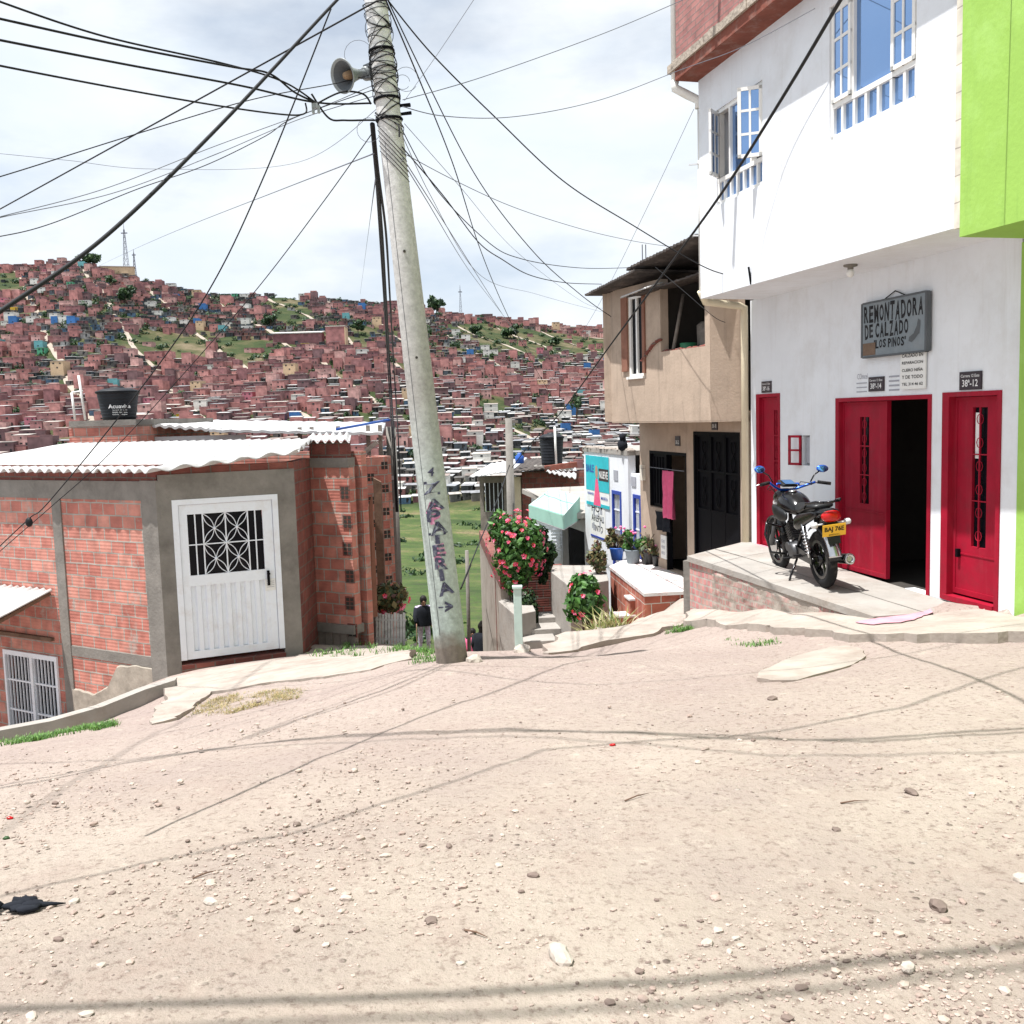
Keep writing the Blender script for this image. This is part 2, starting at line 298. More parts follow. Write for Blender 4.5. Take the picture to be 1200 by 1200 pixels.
K['glass_dark'] = M('dark_glass', (0.006, 0.007, 0.010), 0.12, 0.1, 1, 0, spec=0.12)
K['soffit_red'] = M('red_brown_soffit', (0.20, 0.065, 0.045), 0.85, 0.2, 4, 0.3, stain=(0.35, 0.3, 0.26), stain_amt=0.4, stain_scale=6)
K['cornice'] = M('stained_cement_edge', (0.40, 0.34, 0.28), 0.9, 0.3, 5, 0.8, 14, stain=(0.1, 0.08, 0.07), stain_amt=0.8, stain_scale=5, bdist=0.03)
K['pvc'] = M('cream_pvc', (0.66, 0.58, 0.42), 0.5, 0.06, 4, 0)
K['pvc_white'] = M('white_pvc', (0.75, 0.74, 0.70), 0.45, 0.05, 4, 0)
K['black_cable'] = M('black_cable', (0.012, 0.012, 0.014), 0.6, 0.1, 3, 0)
K['grey_wire'] = M('grey_wire', (0.16, 0.17, 0.20), 0.6, 0.1, 3, 0)
K['black_plastic'] = M('black_plastic', (0.007, 0.008, 0.009), 0.45, 0.15, 4, 0)
K['tank_black'] = M('dull_black_tank', (0.016, 0.018, 0.022), 0.55, 0.2, 4, 0.05)
K['rubber'] = M('tyre_rubber', (0.012, 0.012, 0.013), 0.85, 0.2, 8, 0.2, 60, stain=(0.16, 0.14, 0.12), stain_amt=0.5, stain_scale=6)
K['gloss_black'] = M('gloss_black_paint', (0.006, 0.006, 0.007), 0.2, 0.1, 4, 0)
K['chrome'] = M('steel', (0.55, 0.55, 0.56), 0.22, 0.05, 4, 0, metal=0.95)
K['engine'] = M('engine_alloy', (0.10, 0.10, 0.105), 0.45, 0.3, 10, 0.2, metal=0.6)
K['moto_blue'] = M('anodised_blue', (0.01, 0.09, 0.5), 0.25, 0.1, 4, 0, metal=0.4)
K['mirror_blue'] = M('blue_mirror', (0.15, 0.4, 0.85), 0.05, 0.05, 4, 0, metal=0.9)
K['lens_red'] = M('red_lens', (0.45, 0.006, 0.006), 0.1, 0.2, 14, 0)
K['lens_clear'] = M('clear_lens', (0.6, 0.6, 0.6), 0.12, 0.05, 4, 0)
K['plate_yellow'] = M('yellow_plate', (0.80, 0.46, 0.02), 0.45, 0.05, 4, 0)
K['ink'] = M('black_ink', (0.012, 0.012, 0.014), 0.7, 0.1, 4, 0, stain=(0.10, 0.11, 0.12), stain_amt=0.6, stain_scale=18)
K['pole_ink'] = M('faded_navy_paint', (0.06, 0.06, 0.095), 0.85, 0.3, 20, 0, stain=(0.38, 0.42, 0.40), stain_amt=0.85, stain_scale=22)
K['pole_pink'] = M('faded_pink_paint', (0.60, 0.24, 0.38), 0.85, 0.2, 20, 0, stain=(0.42, 0.44, 0.42), stain_amt=0.9, stain_scale=16)
K['sign_grey'] = M('grey_sign_board', (0.20, 0.235, 0.26), 0.7, 0.12, 5, 0.1, 30, stain=(0.3, 0.3, 0.3), stain_amt=0.4, stain_scale=4)
K['sign_edge'] = M('dark_sign_edge', (0.10, 0.11, 0.12), 0.7, 0.1, 5, 0)
K['plate_black'] = M('black_number_plate', (0.02, 0.008, 0.014), 0.4, 0.1, 5, 0)
K['plate_white'] = M('white_lettering', (0.75, 0.75, 0.75), 0.5, 0.03, 5, 0)
K['paper'] = M('white_paper', (0.74, 0.74, 0.72), 0.8, 0.05, 8, 0)
K['paper_grey'] = M('grey_print', (0.35, 0.36, 0.40), 0.8, 0.1, 8, 0)
K['board_brown'] = M('brown_patch', (0.16, 0.11, 0.08), 0.85, 0.25, 8, 0.2)
K['wood'] = M('weathered_wood', (0.16, 0.10, 0.07), 0.9, 0.35, 6, 0.5, 30)
K['wood_grey'] = M('grey_wood', (0.22, 0.19, 0.165), 0.9, 0.3, 6, 0.5, 30)
K['rust_sheet'] = M('rusty_brown_sheet', (0.24, 0.115, 0.08), 0.85, 0.25, 3, 0.3, 30)
K['picket'] = M('peeling_white_paint', (0.55, 0.56, 0.55), 0.8, 0.2, 12, 0.3, 30, stain=(0.12, 0.1, 0.09), stain_amt=0.8, stain_scale=9)
K['mint'] = M('mint_canvas', (0.33, 0.56, 0.47), 0.75, 0.06, 3, 0.2, 20)
K['mint_post'] = M('pale_mint_paint', (0.55, 0.70, 0.64), 0.8, 0.06, 3, 0.2, 20)
K['blue_paint'] = M('deep_blue_paint', (0.015, 0.045, 0.33), 0.5, 0.1, 5, 0)
K['teal_print'] = M('teal_print', (0.03, 0.42, 0.48), 0.6, 0.12, 4, 0)
K['pink_print'] = M('pink_print', (0.75, 0.10, 0.22), 0.6, 0.1, 8, 0)
K['skin'] = M('skin', (0.42, 0.24, 0.17), 0.6, 0.08, 8, 0)
K['hair'] = M('black_hair', (0.012, 0.009, 0.008), 0.6, 0.3, 30, 0.3, 80)
K['black_cloth'] = M('black_cloth', (0.014, 0.016, 0.022), 0.95, 0.25, 6, 0.4, 30)
K['pink_cloth'] = M('pink_towel', (0.70, 0.13, 0.26), 0.95, 0.12, 10, 0.6, 60)
K['lilac_cloth'] = M('patterned_lilac_cloth', (0.55, 0.46, 0.62), 0.95, 0.45, 16, 0, stain=(0.7, 0.68, 0.7), stain_amt=0.9, stain_scale=14)
K['rock'] = M('pale_stone', (0.42, 0.37, 0.32), 0.9, 0.25, 9, 0.7, 20)
K['rock_dark'] = M('dark_stone', (0.17, 0.13, 0.11), 0.9, 0.3, 9, 0.7, 20)
K['stem'] = M('bark', (0.09, 0.065, 0.045), 0.95, 0.3, 8, 0.6, 30)
K['blue_plastic'] = M('blue_plastic', (0.02, 0.10, 0.42), 0.4, 0.1, 5, 0)
K['horn'] = M('grey_horn_enamel', (0.24, 0.26, 0.26), 0.45, 0.12, 5, 0.05)
K['leaf'] = leafmat('shrub_leaf', [(0.045, 0.13, 0.025), (0.07, 0.19, 0.03), (0.03, 0.085, 0.02), (0.10, 0.24, 0.05), (0.055, 0.15, 0.03)])
K['leaf_dark'] = leafmat('dark_leaf', [(0.018, 0.05, 0.018), (0.03, 0.075, 0.02), (0.012, 0.035, 0.014), (0.05, 0.10, 0.03)])
K['leaf_dry'] = leafmat('dry_leaf', [(0.16, 0.13, 0.05), (0.10, 0.12, 0.05), (0.24, 0.20, 0.09), (0.05, 0.08, 0.03), (0.12, 0.06, 0.05)])
K['agave'] = leafmat('dry_blade', [(0.30, 0.32, 0.11), (0.42, 0.38, 0.18), (0.16, 0.22, 0.07), (0.5, 0.45, 0.28)])
K['grass'] = leafmat('grass_blade', [(0.07, 0.17, 0.03), (0.11, 0.25, 0.05), (0.16, 0.30, 0.06), (0.05, 0.11, 0.02)])
K['grass_dry'] = leafmat('dry_grass_blade', [(0.34, 0.25, 0.12), (0.45, 0.35, 0.17), (0.22, 0.17, 0.07), (0.17, 0.18, 0.06)])
K['petal'] = rampmat('pink_red_petal', [(0.75, 0.10, 0.22), (0.80, 0.05, 0.06), (0.85, 0.22, 0.36), (0.70, 0.07, 0.16)], 0.7)
K['petal_pink'] = rampmat('pink_petal', [(0.80, 0.22, 0.42), (0.72, 0.12, 0.3)], 0.7)

# ------------------------------------------------------------------ terrain
RX = [-600, 0, 40, 110, 150, 200, 260, 340, 450, 500, 520, 600, 650, 700, 760, 900, 1200, 1800]
RY = [330, 316, 318, 307, 319, 333, 346, 345, 357, 362, 366, 374, 381, 383, 378, 372, 365, 360]
def far_z(x, y):
    c = 600 + 1150 * x / max(y, 1); c = max(-600, min(1800, c)); hor = 487 - 0.03 * (c - 600)
    R = float(np.interp(c, RX, RY)) + 3; Dr = 760 + 120 * max(0, min(1, (c - 430) / 250))
    if y <= 300: py = float(np.interp(y, [28, 45, 80, 150, 300], [768, 742, 692, 642, 590]))
    else:
        t = (min(y, Dr) - 300) / (Dr - 300); s = float(np.interp(t, [0, .16, .35, .5, .75, 1], [0, .33, .55, .70, .88, 1])); py = 590 - (590 - R) * s
    D = min(y, Dr); z = CAMH - (py - hor) / 1150 * D
    if y > Dr: z -= (y - Dr) * 0.16
    if y > 60:
        a = min(1, (y - 60) / 250); z += a * 3.0 * noise.noise(Vector((x * 0.02, y * 0.02, 1.3))) + a * 1.2 * noise.noise(Vector((x * 0.07, y * 0.07, 4)))
    return z
CP = [(-1.5, 2.6, 0), (0, 2.5, 0), (1.3, 2.5, 0), (-6, 2, -.15), (5, 2, .03), (0, -10, .3), (-10, -10, .2), (10, -10, .4), (10, 3, .05), (10, 9, -.1), (-12, 4, -.7), (2, 3.5, 0), (-9, 13, -3.4), (-14, 10, -3.2), (-12, 18, -4.6), (-5.5, 18, -3.6), (12, 16, -1.6), (10, 28, -5.2), (0, 28, -5.2), (-14, 28, -5.6), (-.5, 15, -2.35), (.6, 15, -2.1), (-.5, 20, -3.5), (1.5, 20, -3.1), (3.5, 20, -2.6), (-3.4, 16, -2.3), (3.4, 14, -1.5)]
for px, py, D in [(0, 880, 7.8), (0, 960, 5.05), (200, 850, 8.0), (400, 850, 6.6), (600, 850, 6.0), (900, 850, 5.47), (1200, 850, 4.98), (300, 800, 10.2), (400, 800, 9.0), (600, 800, 7.7),
                  (530, 775, 8.6), (800, 800, 7.03), (1000, 800, 6.5), (1200, 800, 6.0), (480, 775, 9.5), (640, 768, 10.2), (812, 730, 12.2), (740, 750, 11.4), (880, 750, 9.3), (1000, 757, 8.0), (1200, 754, 7.4),
                  (75, 838, 13.4), (130, 825, 12.9), (205, 790, 12.4), (345, 770, 13.0), (450, 762, 13.0), (475, 757, 15.0), (0, 868, 9.9), (110, 850, 10.2), (200, 815, 10.8), (1120, 715, 8.9), (900, 718, 10.6), (850, 729, 11.5), (945, 724, 9.8), (985, 729, 9.1)]:
    v = at(px, py, D); CP.append((v.x, v.y, v.z))
CPa = np.array(CP); n_ = len(CPa)
def U_(r2): return np.where(r2 > 0, r2 * np.log(np.maximum(r2, 1e-12)), 0)
d2 = ((CPa[:, None, :2] - CPa[None, :, :2]) ** 2).sum(-1); Km = U_(d2) + np.eye(n_) * 0.15; Pm = np.hstack([np.ones((n_, 1)), CPa[:, :2]])
A_ = np.zeros((n_ + 3, n_ + 3)); A_[:n_, :n_] = Km; A_[:n_, n_:] = Pm; A_[n_:, :n_] = Pm.T; W_ = np.linalg.solve(A_, np.concatenate([CPa[:, 2], [0, 0, 0]]))
def tps(x, y): r2 = (CPa[:, 0] - x) ** 2 + (CPa[:, 1] - y) ** 2; return float(W_[:n_] @ U_(r2) + W_[n_] + W_[n_ + 1] * x + W_[n_ + 2] * y)
def zg0(x, y):
    if y > 28: return far_z(x, y)
    xc = max(-14, min(12, x)); t = tps(xc, max(-10, y))
    if y > 20:
        k = (y - 20) / 8; k = k * k * (3 - 2 * k); t = t * (1 - k) + far_z(x, 28) * k
    return t
def zg(x, y):
    z = zg0(x, y)
    if y < 14: z += 0.022 * noise.noise(Vector((x * 0.9, y * 0.9, 0))) + 0.009 * noise.noise(Vector((x * 3.5, y * 3.5, 7))) + 0.004 * noise.noise(Vector((x * 11, y * 11, 3)))
    return z
ys = list(np.arange(-16, 1.6, 0.6)) + list(np.arange(1.6, 12.5, 0.07)) + list(np.arange(12.5, 30, 0.4)) + list(30 * 1.022 ** np.arange(0, 186))
ss = np.linspace(-1, 1, 281); ss = np.sign(ss) * np.abs(ss) ** 1.25
gv = []; gf = []
for y in ys:
    w = 9 + 0.72 * max(y, 0)
    for s_ in ss: gv.append((s_ * w, y, zg(s_ * w, y)))
nc = len(ss)
for j in range(len(ys) - 1):
    for i in range(nc - 1): gf.append((j * nc + i, j * nc + i + 1, (j + 1) * nc + i + 1, (j + 1) * nc + i))
me = bpy.data.meshes.new('ground'); me.from_pydata(gv, [], gf); me.polygons.foreach_set('use_smooth', [True] * len(gf))
ground = bpy.data.objects.new('ground', me); COL.objects.link(ground); tag(ground, kind='structure')

def ground_material():
    m, t, b = newmat('dirt_and_grass'); tcn = N(t, 'ShaderNodeTexCoord'); P = tcn.outputs['Object']
    def noi(sc, det=6, ro=0.6, vec=P):
        n = N(t, 'ShaderNodeTexNoise'); n.inputs['Scale'].default_value = sc; n.inputs['Detail'].default_value = det; n.inputs['Roughness'].default_value = ro; L(t, vec, n.inputs['Vector']); return n.outputs[0]
    def ramp(src, stops):
        r = N(t, 'ShaderNodeValToRGB')
        while len(r.color_ramp.elements) < len(stops): r.color_ramp.elements.new(0.5)
        for k, (p, c) in enumerate(stops): r.color_ramp.elements[k].position = p; r.color_ramp.elements[k].color = (*c, 1)
        L(t, src, r.inputs[0]); return r.outputs[0]
    def mix(f, a, c):
        x = N(t, 'ShaderNodeMixRGB'); L(t, f, x.inputs[0])
        for k, s in ((1, a), (2, c)):
            if isinstance(s, tuple): x.inputs[k].default_value = (*s, 1)
            else: L(t, s, x.inputs[k])
        return x.outputs[0]
    dirt = ramp(noi(0.55, 8), [(0.33, (0.325, 0.262, 0.23)), (0.5, (0.40, 0.335, 0.28)), (0.68, (0.475, 0.41, 0.345))])
    dirt = mix(ramp(noi(2.2, 8, 0.7), [(0.50, (0, 0, 0)), (0.7, (0.5, 0.5, 0.5))]), dirt, (0.29, 0.205, 0.175))
    sp0 = N(t, 'ShaderNodeSeparateXYZ'); L(t, P, sp0.inputs[0]); my = N(t, 'ShaderNodeMapRange'); my.inputs['From Min'].default_value = 3.2; my.inputs['From Max'].default_value = 7.5; my.inputs['To Max'].default_value = 0.62; L(t, sp0.outputs[1], my.inputs[0]); dirt = mix(my.outputs[0], dirt, (0.36, 0.285, 0.262))
    dirt = mix(ramp(noi(5.5, 9, 0.75), [(0.55, (0, 0, 0)), (0.66, (0.55, 0.55, 0.55))]), dirt, (0.50, 0.43, 0.36))
    dirt = mix(ramp(noi(26, 6, 0.7), [(0.53, (0, 0, 0)), (0.68, (0.75, 0.75, 0.75))]), dirt, (0.17, 0.12, 0.098))
    # embedded pebbles of several sizes
    hs = []
    for sc, rr, amt in ((18, 0.26, 0.85), (45, 0.30, 0.7), (110, 0.32, 0.5)):
        v = N(t, 'ShaderNodeTexVoronoi'); v.inputs['Scale'].default_value = sc; L(t, P, v.inputs['Vector'])
        sel = N(t, 'ShaderNodeSeparateColor'); L(t, v.outputs['Color'], sel.inputs[0])
        gt = N(t, 'ShaderNodeMath', operation='GREATER_THAN'); gt.inputs[1].default_value = 0.62; L(t, sel.outputs[0], gt.inputs[0])
        lt = N(t, 'ShaderNodeMapRange'); lt.inputs['From Min'].default_value = rr; lt.inputs['From Max'].default_value = rr * 0.55; L(t, v.outputs['Distance'], lt.inputs[0])
        mu0 = N(t, 'ShaderNodeMath', operation='MULTIPLY'); L(t, gt.outputs[0], mu0.inputs[0]); L(t, lt.outputs[0], mu0.inputs[1]); mu = N(t, 'ShaderNodeMath', operation='MULTIPLY'); L(t, mu0.outputs[0], mu.inputs[0]); L(t, ramp(noi(0.8 + sc * .01, 5, 0.7), [(0.46, (0.08, 0.08, 0.08)), (0.60, (1, 1, 1))]), mu.inputs[1])
        ma = N(t, 'ShaderNodeMath', operation='MULTIPLY'); ma.inputs[1].default_value = amt; L(t, mu.outputs[0], ma.inputs[0])
        pc = ramp(sel.outputs[1], [(0.0, (0.11, 0.08, 0.068)), (0.35, (0.22, 0.17, 0.145)), (0.7, (0.40, 0.34, 0.285)), (1.0, (0.52, 0.47, 0.42))])
        dirt = mix(ma.outputs[0], dirt, pc); hs.append((mu.outputs[0], 1.0 / sc))
    sep = N(t, 'ShaderNodeSeparateXYZ'); L(t, P, sep.inputs[0])
    grass = ramp(noi(0.07, 10, 0.75), [(0.36, (0.022, 0.05, 0.012)), (0.46, (0.05, 0.09, 0.02)), (0.55, (0.095, 0.12, 0.035)), (0.64, (0.19, 0.15, 0.08))])
    grass = mix(ramp(noi(1.6, 12, 0.85), [(0.48, (0, 0, 0)), (0.57, (0.8, 0.8, 0.8))]), grass, (0.055, 0.055, 0.03))
    hill = ramp(noi(0.035, 9, 0.72), [(0.32, (0.018, 0.032, 0.012)), (0.46, (0.035, 0.05, 0.016)), (0.55, (0.075, 0.07, 0.032)), (0.68, (0.16, 0.125, 0.08))])
    mr = N(t, 'ShaderNodeMapRange'); mr.inputs['From Min'].default_value = 285; mr.inputs['From Max'].default_value = 300; L(t, sep.outputs[1], mr.inputs[0])
    farc = mix(mr.outputs[0], grass, hill)
    mr2 = N(t, 'ShaderNodeMapRange'); mr2.inputs['From Min'].default_value = 15; mr2.inputs['From Max'].default_value = 26; L(t, sep.outputs[1], mr2.inputs[0])
    # greener strip where the slope falls away on the left
    L(t, mix(mr2.outputs[0], dirt, farc), b.inputs['Base Color']); b.inputs['Roughness'].default_value = 0.95; b.inputs['Specular IOR Level'].default_value = 0.2
    acc = None
    for src, w in [(noi(14, 9, 0.7), 0.055), (noi(60, 6, 0.7), 0.018)] + [(h, w * 0.55) for h, w in hs]:
        mm = N(t, 'ShaderNodeMath', operation='MULTIPLY'); mm.inputs[1].default_value = w; L(t, src, mm.inputs[0])
        if acc is None: acc = mm.outputs[0]
        else: aa = N(t, 'ShaderNodeMath', operation='ADD'); L(t, acc, aa.inputs[0]); L(t, mm.outputs[0], aa.inputs[1]); acc = aa.outputs[0]
    bp = N(t, 'ShaderNodeBump'); bp.inputs['Strength'].default_value = 0.75; bp.inputs['Distance'].default_value = 0.9; L(t, acc, bp.inputs['Height']); L(t, bp.outputs[0], b.inputs['Normal'])
    return m
me.materials.append(ground_material())

def patch(name, pts, off, mat_, cuts=0.25, zfun=None, skirt=0.3):      # a slab of concrete poured over the ground
    bm = bmesh.new(); vs = [bm.verts.new((p[0], p[1], 0)) for p in pts]; bm.faces.new(vs); bmesh.ops.triangulate(bm, faces=bm.faces)
    for _ in range(6):
        es = [e for e in bm.edges if e.calc_length() > cuts]
        if not es: break
        bmesh.ops.subdivide_edges(bm, edges=es, cuts=1, use_grid_fill=True); bmesh.ops.triangulate(bm, faces=bm.faces)
    f = zfun or (lambda x, y: zg0(x, y) + off)
    for v in bm.verts:
        if len([e for e in v.link_edges if e.is_boundary]): 
            q0 = v.co.copy(); v.co.x += 0.09 * noise.noise(Vector((q0.x * 3, q0.y * 3, 2))) + .05 * noise.noise(Vector((q0.x * 9, q0.y * 9, 5))); v.co.y += 0.09 * noise.noise(Vector((q0.x * 3, q0.y * 3, 9))) + .05 * noise.noise(Vector((q0.x * 9, q0.y * 9, 1)))
        v.co.z = f(v.co.x, v.co.y) + 0.008 * noise.noise(v.co * 2.5)
    ex = bmesh.ops.extrude_edge_only(bm, edges=[e for e in bm.edges if e.is_boundary])
    for g in ex['geom']:
        if isinstance(g, bmesh.types.BMVert): g.co.z -= skirt
    xs = [p[0] for p in pts]; ys_ = [p[1] for p in pts]; PP = [(p[0], p[1]) for p in pts]       # press the soil down under the slab
    for v in ground.data.vertices:
        if min(xs) < v.co.x < max(xs) and min(ys_) < v.co.y < max(ys_) and inpoly(v.co.x, v.co.y, PP): v.co.z = min(v.co.z, f(v.co.x, v.co.y) - .05)
    bmesh.ops.recalc_face_normals(bm, faces=bm.faces)
    mm = bpy.data.meshes.new(name); bm.to_mesh(mm); bm.free(); mm.materials.append(mat_)
    o = bpy.data.objects.new(name, mm); COL.objects.link(o); return tag(o, kind='structure')

# ------------------------------------------------------------------ far hillside
K['far_brick'] = rampmat('far_bare_brick', [(0.32, 0.14, 0.135), (0.42, 0.20, 0.185), (0.22, 0.10, 0.105), (0.50, 0.29, 0.265), (0.36, 0.16, 0.15), (0.16, 0.09, 0.095), (0.41, 0.18, 0.165), (0.29, 0.14, 0.14)], 0.9, noise_scale=0.35)
K['far_tin'] = rampmat('far_tin_sheet', [(0.22, 0.22, 0.23), (0.10, 0.095, 0.09), (0.30, 0.30, 0.30), (0.17, 0.14, 0.125), (0.48, 0.48, 0.47), (0.22, 0.23, 0.245), (0.14, 0.12, 0.11), (0.36, 0.33, 0.3)], 0.8, noise_scale=0.5)
K['far_board'] = rampmat('far_board_wall', [(0.15, 0.13, 0.12), (0.26, 0.23, 0.21), (0.07, 0.075, 0.08), (0.25, 0.12, 0.10), (0.38, 0.37, 0.36), (0.11, 0.13, 0.15), (0.05, 0.06, 0.065), (0.10, 0.17, 0.26), (0.20, 0.17, 0.15), (0.12, 0.115, 0.11)], 0.9, noise_scale=0.6)
K['far_dark'] = M('far_window_dark', (0.02, 0.018, 0.02), 0.5, 0.1, 1, 0)
K['far_slab'] = rampmat('far_concrete_edge', [(0.34, 0.29, 0.26), (0.25, 0.20, 0.18), (0.45, 0.40, 0.36)], 0.9)
for nm, c in dict(blue=(0.05, 0.15, 0.36), teal=(0.13, 0.33, 0.35), white=(0.62, 0.60, 0.56), yellow=(0.62, 0.38, 0.05), pink=(0.45, 0.16, 0.20), green=(0.10, 0.38, 0.22), cream=(0.55, 0.40, 0.26)).items():
    K['far_' + nm] = M('far_%s_paint' % nm, c, 0.85, 0.12, 0.6, 0)
# mesh recipe of a far house: width, depth, storeys, kind. y = -depth/2 is the side towards the valley
class WN:
    def __init__(s, l): s.l = l
    def box(s, *a): m_ = MB(); m_.box(*a); s.l.append(m_)
def far_house(w, d, st, kind, seed):
    R = random.Random(seed); wl = MB(); rf = MB(); wins = []; wn = WN(wins); h = 2.5 * st + R.uniform(-.1, .4)
    if kind == 'shack': h = 2.2
    wl.box((0, 0, h / 2 - 2), (w, d, h + 4))
    if kind == 'shack':
        tl = R.uniform(-.12, .12); hh = h + .14
        rf.hexa([(-w / 2 - .4, -d / 2 - .5, hh - tl), (w / 2 + .4, -d / 2 - .5, hh + tl), (w / 2 + .4, d / 2 + .4, hh + tl + .55), (-w / 2 - .4, d / 2 + .4, hh - tl + .55)],
                [(-w / 2 - .4, -d / 2 - .5, hh - tl + .1), (w / 2 + .4, -d / 2 - .5, hh + tl + .1), (w / 2 + .4, d / 2 + .4, hh + tl + .65), (-w / 2 - .4, d / 2 + .4, hh - tl + .65)])
        wn.box((R.uniform(-w * .3, w * .3), -d / 2 - .03, 1.0), (.9, .1, 1.9))
        if R.random() < .6: wn.box((w * .32, -d / 2 - .03, 1.3), (.8, .1, .8))
    else:
        if R.random() < .6:                      # parapet edge and sheet roof laid inside it
            rf.hexa([(-w / 2 - .15, -d / 2 - .2, h + .02), (w / 2 + .15, -d / 2 - .2, h + .02), (w / 2 + .15, d / 2 + .1, h + .5), (-w / 2 - .15, d / 2 + .1, h + .5)],
                    [(-w / 2 - .15, -d / 2 - .2, h + .14), (w / 2 + .15, -d / 2 - .2, h + .14), (w / 2 + .15, d / 2 + .1, h + .62), (-w / 2 - .15, d / 2 + .1, h + .62)])
        else:
            wl.box((0, -d / 2 + .1, h + .25), (w, .2, .9)); wl.box((-w / 2 + .1, 0, h + .25), (.2, d - .4, .9)); rf.box((0, 0, h + .06), (w - .45, d - .45, .1))
        for f in range(st):
            nwin = R.choice((0, 1, 1, 2))
            for k in range(nwin):
                x = (k + .5) / nwin * w - w / 2 + R.uniform(-.3, .3)
                wn.box((x, -d / 2 - .02, 2.5 * f + 1.5), (R.choice((.7, .9, 1.1)), .08, R.choice((.7, .9))))
            if R.random() < .5: wn.box((-w / 2 - .02, R.uniform(-1, 1), 2.5 * f + 1.5), (.08, .8, .8))
        if R.random() < .4: wn.box((w * .3, -d / 2 - .03, .9), (.9, .1, 1.9))
    return wl, rf, wins
VAR = []
for k, (w, d, st, kind, wm, rm) in enumerate([
        (6.5, 8, 1, 'brick', 'far_brick', 'far_tin'), (7.5, 8, 2, 'brick', 'far_brick', 'far_tin'), (6, 8, 2, 'brick', 'far_brick', 'far_slab'), (8.5, 9, 1, 'brick', 'far_brick', 'far_slab'),
        (6.5, 8, 3, 'brick', 'far_brick', 'far_slab'), (7, 8, 2, 'brick', 'far_brick', 'far_tin'), (5.5, 7, 1, 'brick', 'far_brick', 'far_tin'), (12, 9, 2, 'brick', 'far_brick', 'far_slab'),
        (5, 5, 1, 'shack', 'far_board', 'far_tin'), (4, 6, 1, 'shack', 'far_board', 'far_tin'), (6, 5, 1, 'shack', 'far_board', 'far_tin'), (7.5, 5, 1, 'shack', 'far_brick', 'far_tin'),
        (6.5, 8, 2, 'paint', 'far_blue', 'far_slab'), (7, 8, 2, 'paint', 'far_teal', 'far_tin'), (8, 8, 2, 'paint', 'far_white', 'far_slab'), (6, 7, 1, 'paint', 'far_yellow', 'far_tin'), (6.5, 8, 2, 'paint', 'far_pink', 'far_slab'),
        (5, 6, 1, 'paint', 'far_green', 'far_tin'), (8, 8, 3, 'paint', 'far_cream', 'far_slab'), (9, 6, 1, 'paint', 'far_white', 'far_tin')]):
    wl, rf, wn = far_house(w, d, st, kind, 100 + k); VAR.append(dict(w=w, d=d, st=st, kind=kind, parts=[('wall', wl, wm), ('roof', rf, rm), *[('window', q, 'far_dark') for q in wn]], wm=wm, rm=rm, objs=None))
def px_of(P):
    q = CAMR.transposed() @ (Vector(P) - Vector((0, 0, CAMH))); return 600 + FPX * q.x / -q.z, 600 - FPX * q.y / -q.z
def inpoly(x, y, P):
    c = False; j = len(P) - 1
    for i in range(len(P)):
        if (P[i][1] > y) != (P[j][1] > y) and x < (P[j][0] - P[i][0]) * (y - P[i][1]) / (P[j][1] - P[i][1]) + P[i][0]: c = not c
        j = i
    return c
GREEN = [[(130, 398), (160, 383), (250, 392), (310, 396), (330, 402), (300, 420), (180, 415), (140, 408)], [(515, 378), (560, 376), (600, 380), (650, 388), (745, 398), (745, 412), (650, 414), (600, 412), (560, 402)],
         [(-60, 312), (15, 318), (20, 340), (-60, 350)], [(550, 460), (580, 462), (588, 475), (560, 478)], [(300, 345), (345, 342), (365, 372), (330, 382)], [(408, 382), (432, 380), (430, 405), (405, 404)], [(400, 480), (430, 482), (440, 495), (395, 497)], [(575, 495), (620, 488), (640, 500), (600, 506)]]
SHACK = [[(480, 362), (515, 368), (560, 395), (600, 415), (500, 412), (480, 400)], [(440, 520), (760, 505), (760, 600), (440, 600)], [(0, 365), (120, 365), (130, 385), (0, 385)], [(110, 340), (300, 375), (300, 385), (110, 370)], [(560, 480), (760, 480), (760, 510), (560, 510)]]
HR = random.Random(11); houses = []; GAPS = []
y = 304.0
